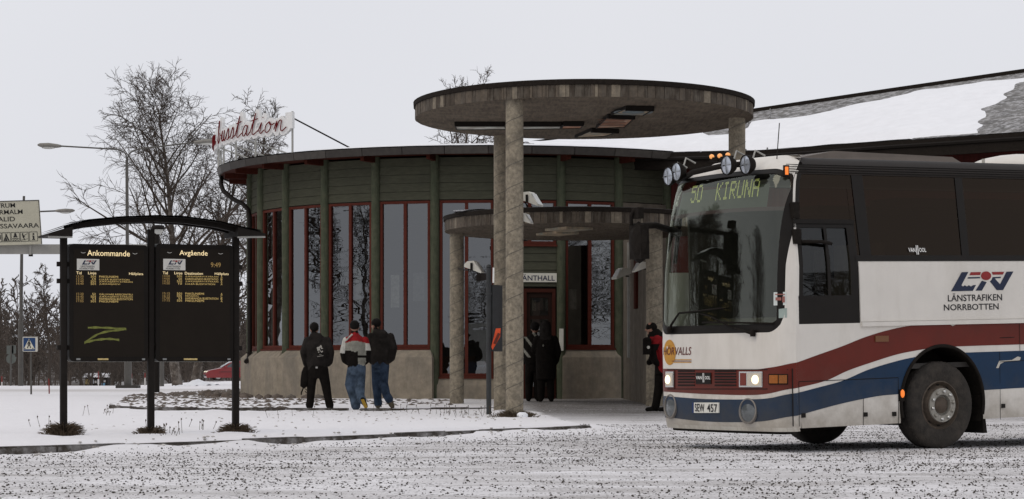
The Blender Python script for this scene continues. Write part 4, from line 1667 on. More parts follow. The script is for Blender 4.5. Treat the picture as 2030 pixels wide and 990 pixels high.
spatch(u0, u1, W_DRB, W_SL0, .0, 4, 3, mb)
spatch(u0, u1, W_SL1, W_MID + .04, .0, 4, 2, mb)
mb.grid([[side(u, w) for u in (ud0(w), ud0(w) + .06)] for w in [W_SL0 + (W_SL1 - W_SL0) * k / 6 for k in range(7)]])
spatch(u1 - .12, u1, W_SL0, W_SL1, .0, 1, 6, mb)
mb.grid([[side(u, w) for u in (ud0(w), ud0(w) + .06)] for w in [W_MID + .04 + (3.222 - W_MID) * k / 6 for k in range(7)]])
um = side_uw(1642, 520)[0]
spatch(um - .022, um + .022, W_SL0, W_SL1, .006, 1, 6, mb)
dw_ = mb.build('driver_window', BBLK, bus, smooth=True)
mb = MB()
spatch(u0 + .05, um - .02, W_SL0, W_SL1, -.012, 3, 6, mb)
spatch(um + .02, u1 - .12, W_SL0, W_SL1, -.018, 3, 6, mb)
mb.build('sliding_pane', DRG, dw_, smooth=True)
mb = MB()
spatch(u0 + .05, U_DR1 - .03, W_MID + .04, 3.262, -.012, 4, 6, mb)
mb.build('upper_pane', SDG, dw_, smooth=True)
mb = MB()
mb.bar(side(u0, W_MID + .02, .008), side(u1, W_MID + .02, .008), .02, .05)
mb.build('window_bar', BBLK, dw_)

# ---- painted stripes, laid on as thin sheets
to_side = lambda pts: [side_uw(*p) for p in pts]
to_front = lambda pts: sorted([front_vw(*p) for p in pts])
RT = to_side([(1580, 719), (1621, 704), (1669, 687), (1714, 669), (1762, 654.5), (1820, 643), (1840, 640.5), (1900, 638.5), (2030, 635)])
RB = to_side([(1578, 770), (1637, 755), (1681, 735), (1730, 718), (1778, 703), (1820, 694.5), (1850, 690), (1901, 687), (2030, 683)])
BT = to_side([(1578, 780), (1620, 769), (1669, 755.5), (1722, 733), (1782, 715), (1820, 707), (1850, 702), (1923, 699), (2030, 695.5)])
BB = to_side([(1578, 825), (1603, 818), (1658, 803), (1708, 791.7), (1745, 785), (1780, 781.8), (1800, 780.5), (1965, 773), (2030, 769)])


def ext(pts):
    """continue a side curve straight to the rear end"""
    return pts + [(LEN, pts[-1][1])]


RT, RB, BT, BB = map(ext, (RT, RB, BT, BB))
cv = lambda pts: (lambda u: smooth_pts(pts, u))


def stripe(lo, hi, m, name):
    mb = MB()
    clip = lambda u, w: max(w, arch(u))
    spatch(UC, -.7, lo, hi, .003, 40, 2, mb)
    spatch(-.7, .75, lambda u: min(clip(u, lo(u)), hi(u) if arch(u) < hi(u) else clip(u, lo(u))), lambda u: max(hi(u), arch(u)), .003, 60, 2, mb)
    spatch(.75, LEN, lo, hi, .003, 20, 2, mb)
    return mb


FRT = to_front([(1322, 731.5), (1420, 732.3), (1500, 732.5), (1520, 730), (1545, 726), (1562, 722.5)])
FRB = to_front([(1322, 777), (1400, 781.5), (1490, 783.5), (1530, 779.5), (1562, 774.5)])
FBT = to_front([(1324, 786), (1400, 791.5), (1490, 792), (1530, 789), (1562, 784)])
FBB = to_front([(1334, 829), (1400, 836), (1490, 837), (1530, 833), (1562, 829)])


def fstripe(lo, hi, m, name, slo, shi):
    mb = stripe(slo, shi, m, name)
    # blend the front curve into the side curve at the corner
    def bl(fc, sc):
        pts = [(0.0, sc(UC))] + [p for p in fc if p[0] > .06] + [(WB, fc[-1][1])]
        return lambda v: smooth_pts(pts, v)
    mb.grid(fp2(.0, WB - .01, bl(lo, slo), bl(hi, shi), 80, 2, .003))
    return mb.build(name, m, bus, smooth=True)


fstripe(FRB, FRT, BRED, 'red_stripe', cv(RB), cv(RT))
fstripe(FBB, FBT, BBLUE, 'blue_stripe', cv(BB), cv(BT))
# rub rail under the white panel, with the panel itself slightly proud
WR = side_uw(1868, 640)[1]
MB().bar(side(U_DR1 + .01, WR, .012), side(LEN, WR, .012), .03, .05).build('rub_rail', BW, bus)
spatch(U_DR1 + .005, LEN, WR + .03, W_BELT - .01, .008, 16, 3).build('advert_panel', BW, bus, smooth=True)
# panel gaps
for (x, y0, y1) in ((1570, 731, 846), (1583, 757, 846), (1711, 790, 844), (1780, 749, 842), (1981, 697, 832), (2020, 636, 697)):
    a, b = side_uw(x, y0), side_uw(x, y1)
    wd = .018 if x == 1570 else .007
    MB().add([side(a[0] - wd / 2, b[1], .007), side(a[0] + wd / 2, b[1], .007), side(a[0] + wd / 2, a[1], .007), side(a[0] - wd / 2, a[1], .007)], [(0, 1, 2, 3)]).build('panel_gap', SEAM, bus, fix=False)
for (x0, y0, x1, y1) in ((1583, 757, 1780, 749), (1981, 718, 2040, 714), (1981, 670, 2010, 669)):
    a, b = side_uw(x0, y0), side_uw(x1, y1)
    MB().add([side(a[0], a[1] - .004, .007), side(b[0], b[1] - .004, .007), side(b[0], b[1] + .004, .007), side(a[0], a[1] + .004, .007)], [(0, 1, 2, 3)]).build('panel_gap', SEAM, bus, fix=False)
for x, y in ((1592, 824), (1715, 822), (1772, 821), (1988, 805)):
    u, w = side_uw(x, y)
    MB().box((u, -.004, w), (.055, .016, .05)).build('hatch_latch', BBLK, bus)
# scuffs where the paint has gone
for pts in ([(1881, 638), (1895, 638), (1894, 644), (1888, 647), (1882, 643)], [(1974, 730), (1980, 716), (2005, 714), (2017, 707), (2023, 709), (2021, 715), (1990, 718), (1982, 722), (1979, 730)]):
    q = to_side(pts)
    MB().add([side(a, b, .006) for a, b in q], [tuple(range(len(q)))]).build('paint_scuff', BW_D, bus)
u, w = side_uw(1747, 672)
MB().box((u, -.008, w), (.2, .02, .07)).build('side_reflector', mat('old_amber', (.16, .07, .03), .5), bus)
u, w = side_uw(1786, 784)
mk = MB().box((u, -.012, w), (.07, .03, .14)).build('side_marker', BLACK_R, bus)
MB().blob((u, -.028, w + .02), (.03, .022, .05), 1, 2, 0).build('marker_lens', mat('amber_lit', (.6, .16, .03), .4, emit=(1.0, .22, .03), estr=.7), mk, smooth=True)

# ---- lettering and the company emblem on the panel
NAVY = mat('logo_navy', (.012, .02, .05), .5)
LRED = mat('logo_red', (.25, .02, .02), .5)
ink = mat('ink_black', (.01, .01, .013), .5)


def zpt(x, y):                 # emblem corners, read off an enlargement of the photo
    return 1680 + x * .2021, 480 + y * .2021


LOGO = [('n', [(1115, 297), (1180, 295), (1112, 425), (1128, 437), (1145, 424), (1165, 437), (1185, 424), (1205, 437), (1228, 424), (1255, 422), (1224, 480), (1010, 484)]),
        ('r', [(1205, 297), (1302, 295), (1296, 325), (1188, 327)]), ('n', [(1178, 346), (1290, 343), (1298, 357), (1170, 360)]),
        ('n', [(1312, 380), (1360, 395), (1312, 478), (1250, 478)]),
        ('n', [(1392, 388), (1408, 372), (1418, 345), (1502, 341), (1495, 355), (1440, 358), (1490, 415), (1555, 292), (1622, 290), (1520, 473), (1458, 473)]),
        ('r', [(1410, 295), (1532, 293), (1520, 320), (1420, 322)])]
circ = [(1353 + 50 * math.cos(2 * PI * i / 24), 332 + 43 * math.sin(2 * PI * i / 24)) for i in range(24)]


def earcut(mb, pts3, mi=0):
    """fill an outline that may be concave"""
    from mathutils.geometry import tessellate_polygon
    tri = tessellate_polygon([[Vector(p) for p in pts3]])
    mb.add(pts3, [tuple(t) for t in tri], mi)


mb = MB()
for c_, pl in LOGO + [('r', circ)]:
    q = [side_uw(*zpt(x, y)) for x, y in pl]
    earcut(mb, [side(a, b, .0115 if len(pl) < 20 else .0135) for a, b in q], 0 if c_ == 'n' else 1)
mb.build('company_emblem', [NAVY, LRED], bus, fix=False)
mb = MB()
for s, (x0, y0), (x1, y1), h in (('LÄNSTRAFIKEN', (980, 585), (1512, 574), 66), ('NORRBOTTEN', (940, 674), (1478, 662), 61)):
    a, b = side_uw(*zpt(x0, y0)), side_uw(*zpt(x1, y1))
    t = side_uw(*zpt(x0, y0 - h))
    hh = t[1] - a[1]
    if 'Ä' in s: hh *= 1.2
    put_text(mb, s, lambda x, y: side(x, y, .0115), a[0], b[0], a[1], a[1] + hh, bold=.012, skew=b[1] - a[1])
mb.build('company_name', ink, bus, fix=False)
mb = MB()
a, b = side_uw(1801, 500), side_uw(1836, 500)
hw = .05
xm = a[0] + (b[0] - a[0]) * .5
put_text(mb, 'VAN', lambda x, y: side(x, y, .004), a[0], xm - .03, a[1], a[1] + hw, bold=.02)
put_text(mb, 'OOL', lambda x, y: side(x, y, .004), xm + .03, b[0], a[1], a[1] + hw, bold=.02)
for s in (-.012, .012):
    mb.add([side(xm + s - .006, a[1] - .03, .004), side(xm + s + .006, a[1] - .03, .004), side(xm + s + .006, a[1] + .08, .004), side(xm + s - .006, a[1] + .08, .004)], [(0, 1, 2, 3)])
mb.build('maker_lettering', WHITE_P, sw, fix=False)

# front: company name with sun disc
GOLD = mat('gold_print', (.5, .24, .03), .5)
vc, wc = front_vw(1325, 699)
mb = MB()
vL, wL = front_vw(1330, 699)
cen = min(vL, WB - .14)
vs = [front(min(WB - .012, cen + .03 + .15 * math.cos(2 * PI * i / 28)), wL + .155 * math.sin(2 * PI * i / 28), .0035) for i in range(28)]
mb.add(vs, [tuple(range(28))])
for y in (713.5, 718.8):
    a, b = front_vw(1336, y), front_vw(1371, y)
    mb.grid([[front(a[0] + (b[0] - a[0]) * i / 8 + 0, a[1] + (b[1] - a[1]) * i / 8 + s, .0035) for i in range(9)] for s in (-.005, .005)])
mb.build('sun_emblem', GOLD, bus, fix=False)
mb = MB()
a, b, t = (2.33, 0), front_vw(1371.5, 704), front_vw(1371.5, 688)
put_text(mb, 'HÖRVALLS', lambda x, y: front(x, y, .006), a[0], b[0], b[1], t[1] + .02, bold=.004, shear=.2)
a, b = front_vw(1332, 716.2), front_vw(1371, 716.2)
mb.grid([[front(a[0] + (b[0] - a[0]) * i / 8, a[1] + s, .0037) for i in range(9)] for s in (-.004, .004)])
mb.build('operator_name', mat('maroon_print', (.12, .02, .015), .5), bus, fix=False)

# ---- grille panel, lamps, plate
fl = MB()
g = [front_vw(x, y) for x, y in ((1566, 733), (1566, 772))]
for (y,) in ((733.2,), (771.5,)):
    pts = [front_vw(x, y) for x in (1324, 1360, 1400, 1440, 1480, 1520, 1562)]
    fl.tube([front(p[0], p[1], .004) for p in pts], .006, 4)
for x in (1338.5,):
    a, b = front_vw(x, 733.2), front_vw(x, 771.5)
    fl.tube([front(a[0], a[1], .004), front(b[0], b[1], .004)], .006, 4)
fl.build('grille_gap', SEAM, bus)
for (x0, x1) in ((1345, 1378), (1418, 1460)):
    for y in (736, 741.5, 747, 752.5, 758, 764):
        pts = [front_vw(x0 + (x1 - x0) * i / 4, y) for i in range(5)]
        MB().tube([front(p[0], p[1], .003) for p in pts], .011, 4).build('grille_slot', SEAM, bus)


def fbox(x0, x1, y0, y1, d, m, name, parent, inset=0.0):
    """rounded block on the front between photo columns x0..x1 and rows y0..y1"""
    c = [front_vw(x, y) for x, y in ((x0, y1), (x1, y1), (x1, y0), (x0, y0))]
    mb = MB()
    n = 6
    lo = [(c[0][0] + (c[1][0] - c[0][0]) * i / n, c[0][1] + (c[1][1] - c[0][1]) * i / n) for i in range(n + 1)]
    hi = [(c[3][0] + (c[2][0] - c[3][0]) * i / n, c[3][1] + (c[2][1] - c[3][1]) * i / n) for i in range(n + 1)]
    F = lambda p, o: front(min(WB - .005, max(.005, p[0])), p[1], o)
    for i in range(n):
        mb.hexa([F(lo[i], d), F(lo[i + 1], d), F(lo[i + 1], -.02), F(lo[i], -.02), F(hi[i], d), F(hi[i + 1], d), F(hi[i + 1], -.02), F(hi[i], -.02)])
    return mb.build(name, m, parent)


em = fbox(1381, 1411, 739.5, 761.5, .014, BBLK, 'maker_badge', bus)
tx = MB()
a, b = front_vw(1382, 752.5), front_vw(1410, 752)
wm = a[0] + (b[0] - a[0]) * .53
put_text(tx, 'VAN', lambda x, y: front(x, y, .0165), a[0], wm + .03, a[1], a[1] + .04, bold=.02)
put_text(tx, 'OOL', lambda x, y: front(x, y, .0165), wm - .03, b[0], a[1], a[1] + .04, bold=.02)
for s in (-.01, .01):
    tx.add([front(wm + s + .005, a[1] - .035, .0165), front(wm + s - .005, a[1] - .035, .0165), front(wm + s - .005, a[1] + .075, .0165), front(wm + s + .005, a[1] + .075, .0165)], [(0, 1, 2, 3)])
tx.build('badge_lettering', WHITE_P, em, fix=False)
LENS = mat('headlamp_glass', (.55, .5, .42), .12, var=.15, scale=40, coat=.4)
LIT = mat('headlamp_lit', (.9, .8, .6), .3, emit=(1.0, .82, .5), estr=1.9)
for x0, x1, lx, w_ in ((1467, 1513, 1500, 0), (1321.5, 1337, 1327, 1)):
    hl = fbox(x0, x1, 737, 768, .016, CHROME, 'headlamp', bus)
    if not w_:
        fbox(x0 + 2.5, x0 + 14, 740, 765, .021, mat('dipped_red_glass', (.17, .03, .02), .2), 'inner_lens', hl)
        fbox(x0 + 16, x1 - 1.5, 740, 765.5, .021, LENS, 'outer_lens', hl)
    else:
        fbox(x0 + .5, x1 - 1.5, 740, 765.5, .021, LENS, 'outer_lens', hl)
    v, w = front_vw(lx, 753)
    v = min(v, WB - .05)
    cpt = front(v, w, .0)
    n = (front(v, w, 1) - cpt).normalized()
    q = Vector((0, 0, 1)).rotation_difference(n).to_matrix().to_4x4()
    mb = MB().lathe([(.055, .0), (.05, .034), (.02, .04)], 18, Matrix.Translation(cpt) @ q)
    mb.build('bulb', LIT, hl, smooth=True)
ind = fbox(1525, 1562, 742, 762.5, .014, BLACK_R, 'indicator', bus)
fbox(1527, 1543, 744, 760.5, .02, mat('amber_lens', (.32, .1, .015), .25, var=.15, scale=60), 'indicator_lens', ind)
fbox(1545, 1560, 744, 760.5, .02, mat('amber_lens_b', (.26, .09, .02), .25, var=.2, scale=60), 'indicator_lens', ind)
pl = fbox(1378, 1427, 798.5, 819, .018, mat('plate_white', (.7, .69, .63), .5, var=.05), 'number_plate', bus)
fbox(1374.5, 1377.6, 798.5, 819, .0175, mat('plate_eu', (.01, .03, .12), .5), 'plate_band', pl)
tx = MB()
a, b, t = front_vw(1381, 816.5), front_vw(1425, 817.5), front_vw(1425, 801.5)
put_text(tx, 'SEW', lambda x, y: front(x, y, .0225), a[0], a[0] + (b[0] - a[0]) * .44, a[1], a[1] + (t[1] - b[1]), bold=.012)
tx.build('plate_letters', ink, pl, fix=False)
tx = MB()
put_text(tx, '457', lambda x, y: front(x, y, .0225), a[0] + (b[0] - a[0]) * .56, b[0], a[1], a[1] + (t[1] - b[1]), bold=.012)
tx.build('plate_figures', ink, pl, fix=False)
for x, y in ((1483.5, 815), (1329.5, 806)):
    v, w = front_vw(x, y)
    v = min(v, WB - .07)
    cpt = front(v, w, .0)
    n = (front(v, w, 1) - cpt).normalized()
    q = Matrix.Translation(cpt) @ Vector((0, 0, 1)).rotation_difference(n).to_matrix().to_4x4()
    fg = MB().lathe([(.15, -.03), (.15, .014), (.135, .02), (.128, .004)], 30, q, cap=False).build('fog_lamp', mat('fog_rim', (.22, .2, .18), .5, metal=.3), bus, smooth=40)
    MB().lathe([(.128, .002), (.1, .008), (.04, .016), (.0, .018)], 30, q, cap=False).build('fog_lens', mat('fog_glass', (.1, .11, .115), .12, var=.3, scale=12, coat=.6), fg, smooth=True)
# black valance under the bumper
mb = MB()
mb.grid(fp2(.05, WB - .05, .27, .302, 50, 2, -.06))
mb.build('valance', BLACK_R, bus, smooth=True)
mb = MB()
mb.grid(fp2(.02, WB - .02, lambda v: .298, lambda v: .345, 60, 2, .001))
mb.build('bumper_edge', BW_D, bus, smooth=True)

# ---- wipers
for (x0, y0, x1, y1, x2, y2) in ((1332, 655, 1352, 622, 1432, 612), (1496, 661, 1462, 652, 1412, 628)):
    a = front(*front_vw(x0, y0), .03)
    b = front(*front_vw(x1, y1), .045)
    c = front(*front_vw(x2, y2), .03)
    wp = MB().tube([a, a.lerp(b, .3) + Vector((-.02, 0, .0)), b], [.028, .017, .013], 6).build('wiper', BLACK_R, bus, smooth=True)
    e = front(*front_vw(x2 + (8 if x2 > 1420 else -22), y2 + (0 if x2 > 1420 else -6)), .02)
    MB().tube([b, c, e], [.013, .010, .008], 5).build('wiper_blade', BLACK_R, wp, smooth=True)
    MB().lathe([(.03, -.04), (.035, .02), (.02, .04)], 12, Matrix.Translation(a)).build('wiper_pivot', BLACK_R, wp)
wp = MB().tube([front(*front_vw(1395, 640), .02), front(*front_vw(1440, 640), .024), front(*front_vw(1535, 642), .02)], .012, 5).build('wiper_rail', BLACK_R, bus, smooth=True)

# ---- mirrors
def fpx(x, y, off):
    return front(*front_vw(x, y), off)


root = front(WB - .06, 2.5, .02)
mr = thing('x', None, None)
bpy.data.objects.remove(mr)
mend = BMI @ P(1252, 449, 27.0)
mk = BMI @ P(1300, 447, 27.6)
mroot = BMI @ P(1346, 462, 28.0)
mir = MB().tube([mroot, mk, mend], [.045, .04, .035], 8).build('mirror_arm', BLACK_R, bus, smooth=True)
up = [BMI @ P(x, y, 26.9) for x, y in ((1252, 447), (1251, 428), (1256, 418), (1266, 414))]
MB().tube(up, .022, 6).build('mirror_bracket', BLACK_R, mir, smooth=True)
head = BMI @ P(1267, 481, 26.9)
MB().box(head, (.12, .24, .4)).blob(head, (.1, .16, .25), 1, 2, 0).build('mirror_head', BLACK_R, mir)
MB().box(BMI @ P(1264, 423, 26.9), (.08, .14, .13)).build('small_mirror', BLACK_R, mir)
c = BMI @ P(1345, 434, 28.1)
MB().blob(c, (.05, .05, .15), 1, 2, 0).tube([c, front(2.36, 2.7)], .012, 5).build('inner_mirror', BLACK_R, bus, smooth=True)
a = BMI @ P(1344, 465, 28.0)
b = BMI @ P(1338, 523, 28.0)
MB().tube([a, b], [.03, .026], 6).build('door_mirror', BLACK_R, bus, smooth=True)
# brackets on the near pillar
for x, y, h in ((1568, 418, .19), (1573, 470, .17)):
    p = front(.03, front_vw(1550, y)[1])
    MB().box((UC + .03 + rake(p.z) * .8, tumble(p.z) - .02, p.z), (.09, .06, h)).build('pillar_bracket', BLACK_R, bus)
p0 = Vector((UC + .12, tumble(2.45) - .04, 2.47))
MB().tube([p0, p0 + Vector((.25, -.03, .0)), p0 + Vector((.42, -.02, -.02))], .02, 6).build('near_mirror_arm', BLACK_R, bus, smooth=True)
MB().box(p0 + Vector((.36, .1, -.32)), (.16, .05, .46)).build('near_mirror', BLACK_R, bus)
p = side(UC + .03, 3.29, .0) + Vector((.02, 0, 0))
ml = MB().box(p, (.06, .04, .13)).build('corner_marker', BLACK_R, bus)
MB().box(p + Vector((-.01, -.022, 0)), (.04, .012, .09)).build('marker_lens', MATS['amber_lit'], ml)
for x, y in ((1411, 311), (1427, 309.5), (1443, 307.5)):
    c = BMI @ P(x, y, 27.3)
    ml = MB().box(c + Vector((.03, 0, -.035)), (.08, .07, .05)).build('roof_marker', BLACK_R, bus)
    MB().blob(c, (.032, .03, .03), 1, 2, 0).build('marker_lens', mat('amber_pale', (.7, .3, .1), .4, emit=(1, .45, .15), estr=.5), ml, smooth=True)

# ---- four driving lamps on a bar over the windscreen
RAIL = [fpx(1345, 362, .13), fpx(1395, 345, .16), fpx(1450, 333, .17), fpx(1500, 327, .14)]
bar = MB().tube(RAIL, .034, 8).build('lamp_bar', BLACK_R, bus, smooth=True)
REFL = mat('reflector', (.5, .54, .6), .16, metal=.55, var=.25, scale=9)
nrm = Vector((-1, .05, -.03)).normalized()
for x, y in ((1325.5, 350), (1342, 341), (1441.5, 328), (1479, 327)):
    dd = 27.55 if x < 1400 else 26.35
    c = BMI @ P(x, y, dd + (.15 if x < 1330 else 0))
    q = Matrix.Translation(c) @ Vector((0, 0, 1)).rotation_difference(nrm).to_matrix().to_4x4()
    k = 1.0
    lm = MB().lathe([(.03, -.11), (.075, -.09), (.112, -.03), (.117, .012), (.108, .02), (.104, .006)], 28, q, cap=False).build('driving_lamp', BLACK_R, bus, smooth=40)
    MB().lathe([(.104, .008), (.07, .016), (.0, .02)], 28, q, cap=False).build('lens', REFL, lm, smooth=True)
    MB().tube([q @ Vector((-.1, 0, .022)), q @ Vector((.1, 0, .022))], .004, 4).tube([q @ Vector((0, -.1, .022)), q @ Vector((0, .1, .022))], .003, 4).build('lens_ribs', GREY_M, lm)
    MB().box(q @ Vector((.0, .035, .024)), (.012, .03, .012)).build('lamp_badge', SEAM, lm)
    top = c + Vector((.14, 0, .17))
    MB().tube([c + Vector((.08, 0, .02)), top, top + Vector((.14, .0, -.06))], .012, 5).build('lamp_bracket', GALV, lm)
MB().tube([fpx(1385, 340, .12), fpx(1390, 325, .14), fpx(1398, 322, .13), fpx(1402, 335, .1)], .008, 5).build('lamp_cable', BLACK_R, bus, smooth=True)

# ---- front wheels
TYRE = mat('tyre', (.03, .026, .022), .9, var=.35, scale=14, bump=.4, bscale=60, dirt=(.075, .062, .05, .7), dscale=5)
RIM = mat('rim_brown', (.085, .066, .05), .7, var=.3, scale=14, metal=.2)
HUB = mat('hub_ring', (.3, .285, .25), .5, metal=.4, var=.2, scale=30)


def wheel(u, v, face, steer):
    """face = -1: outer side towards -v"""
    Mx = Matrix.Translation((u, v, .525)) @ Matrix.Rotation(steer, 4, 'Z') @ Matrix.Rotation(R(90) * (1 if face < 0 else -1), 4, 'X')
    prof = [(.30, -.26), (.42, -.285), (.49, -.27), (.517, -.24), (.523, -.14), (.523, -.06), (.517, -.03), (.49, .0), (.42, .012), (.33, .0), (.292, -.012)]
    tyre = MB().lathe(prof, 56, Mx, cap=False)
    for i in range(64):                                   # shallow tread blocks on the shoulder
        a = 2 * PI * i / 64
        tyre.box(Mx @ Vector((.512 * math.cos(a), .512 * math.sin(a), -.06)), (.022, .026, .05), 0, 0, (Mx.to_3x3() @ Matrix.Rotation(a, 3, 'Z')))
    w = tyre.build('wheel', TYRE, bus, smooth=40)
    MB().lathe([(.294, -.014), (.278, -.004), (.265, -.03), (.245, -.06), (.235, -.05), (.21, .012), (.2, .014)], 48, Mx, cap=False).build('rim', RIM, w, smooth=40)
    MB().lathe([(.205, .012), (.202, .03), (.128, .03), (.122, .01), (.12, -.02), (.07, -.012), (.06, .012), (.0, .014)], 40, Mx, cap=False).build('hub', HUB, w, smooth=30)
    MB().lathe([(.1, .004), (.085, .006), (.05, .03), (.02, .034), (0, .034)], 24, Mx, cap=False).build('hub_cap', RIM, w, smooth=40)
    for i in range(10):
        a = 2 * PI * (i + .3) / 10
        MB().lathe([(.024, .028), (.023, .045), (.015, .056), (0, .058)], 10, Mx @ Matrix.Translation((.165 * math.cos(a), .165 * math.sin(a), 0)), cap=False).build('wheel_nut', CHROME if i % 3 else HUB, w, smooth=40)
        b = 2 * PI * (i + .5) / 10
        MB().lathe([(.024, .0), (.022, .003), (0, .003)], 10, Mx @ Matrix.Translation((.252 * math.cos(b), .252 * math.sin(b), -.05)), cap=False).build('vent_hole', SEAM, w)
    return w


wheel(.02, .03, -1, R(-1))
wheel(.02, WB - .03, 1, R(-1))

# ------------------------------------------------------------------ arrivals / departures boards under a bowed roof
BD = 29.3                                    # distance of the stand
pA, pB, pC = [((x - 1015) / FPX * d, d) for x, d in ((126, 28.9), (299, 29.35), (467, 29.8))]
dirx = Vector((pC[0] - pA[0], pC[1] - pA[1], 0)).normalized()
nrmx = Vector((dirx.y, -dirx.x, 0))          # towards the viewer
ORIG = Vector((pA[0], pA[1], 0))


def bp(px, z, out=0.0):
    """point of the stand seen in photo column px, at height z, out towards the viewer"""
    k = (px - 1015) / FPX
    t = (k * ORIG.y - ORIG.x) / (dirx.x - k * dirx.y)
    return ORIG + dirx * t + nrmx * out + Vector((0, 0, z))


def zrow(py, px=290):
    d = bp(px, 0).y
    return CAM_H + (HOR - py) / FPX * d


stand = thing('timetable_stand', 'black stand with arrivals and departures boards under a bowed roof', 'information board', (pB[0], pB[1], .11))
SCREEN = mat('screen_glass', (.0165, .013, .010), .5, var=.1, scale=3, spec=.06)
CASE = mat('board_case', (.01, .008, .0065), .5, var=.15, scale=6, spec=.1)
AMBER = mat('amber_letters', (.5, .36, .13), .6, emit=(.85, .6, .2), estr=.24)
DIM = mat('amber_letters_dim', (.3, .2, .07), .6, emit=(.6, .38, .12), estr=.16)
HEAD = mat('heading_letters', (.7, .55, .3), .6, emit=(.95, .75, .42), estr=.6)
CARD = mat('logo_card', (.6, .58, .53), .5, var=.06)
for px in (126, 299, 467):
    c = bp(px, 0)
    g = gz(c.x, c.y)
    zt = zrow(455 if px == 299 else 468, px)
    w = .085
    p = MB()
    ch = .012
    prof = [(-w / 2, -w / 2 + ch), (-w / 2 + ch, -w / 2), (w / 2 - ch, -w / 2), (w / 2, -w / 2 + ch), (w / 2, w / 2 - ch), (w / 2 - ch, w / 2), (-w / 2 + ch, w / 2), (-w / 2, w / 2 - ch)]
    p.prism(prof, lambda x, y, z: c + dirx * x + nrmx * y + Vector((0, 0, z)), g - .3, zt)
    post = p.build('post', BLACK, stand)
    for z in (zrow(527), zrow(560), zrow(690)):
        MB().bar(c + Vector((0, 0, z)) - dirx * .085, c + Vector((0, 0, z)) + dirx * .085, .05, .06).build('clamp', BLACK, post)
# bowed roof: two curved beams, thin sheet, end pieces
arc = [(88, 467), (110, 460), (133, 452), (170, 445), (230, 438.5), (299, 436), (360, 439), (420, 447), (465, 458), (490, 463), (508, 466)]
for o_ in (-.16, .16):
    pts = [bp(x, zrow(y, x), o_) for x, y in arc]
    mb = MB()
    for a, b in zip(pts[2:-2], pts[3:-1]):
        mb.bar(a, b + (b - a) * .02, .06, .075)
    mb.build('roof_beam', BLACK, stand)
mb = MB()
rows = [[bp(x, zrow(y, x) + .042, o_) for x, y in arc] for o_ in (-.34, -.1, .1, .34)]
mb.grid(rows)
mb.grid([[q + Vector((0, 0, -.02)) for q in r] for r in rows], flip=True)
mb.build('roof_sheet', BLACK, stand, smooth=True)
for xs_, sgn_ in (((86, 133), 1), ((458, 512), -1)):
    e0, e1 = (xs_ if sgn_ > 0 else xs_[::-1])
    mb = MB()
    mb.hexa([bp(e0, zrow(470, e0), .33), bp(e1, zrow(471, e1), .33), bp(e1, zrow(471, e1), -.33), bp(e0, zrow(470, e0), -.33),
             bp(e0, zrow(466, e0), .33), bp(e1, zrow(452, e1), .33), bp(e1, zrow(452, e1), -.33), bp(e0, zrow(466, e0), -.33)])
    mb.build('roof_end', BLACK, stand)
    MB().bar(bp(e0, zrow(472.5, e0), .3), bp(e1, zrow(473, e1), .3), .03, .02).build('drip_strip', GALV, stand)
# under-roof snow rim
mb = MB().grid([[bp(x, zrow(y, x) + .052 + .006 * math.sin(x), o_) for x, y in arc[2:-2]] for o_ in (-.3, 0, .2)])
mb.build('roof_snow', SNOW, stand, smooth=True)


def rrect(x0, x1, y0, y1, r, n=5):
    pts = []
    for cx, cy, a0 in ((x1 - r, y1 - r, 0), (x0 + r, y1 - r, 90), (x0 + r, y0 + r, 180), (x1 - r, y0 + r, 270)):
        for i in range(n + 1):
            a = R(a0 + 90 * i / n)
            pts.append((cx + r * math.cos(a), cy + r * math.sin(a)))
    return pts


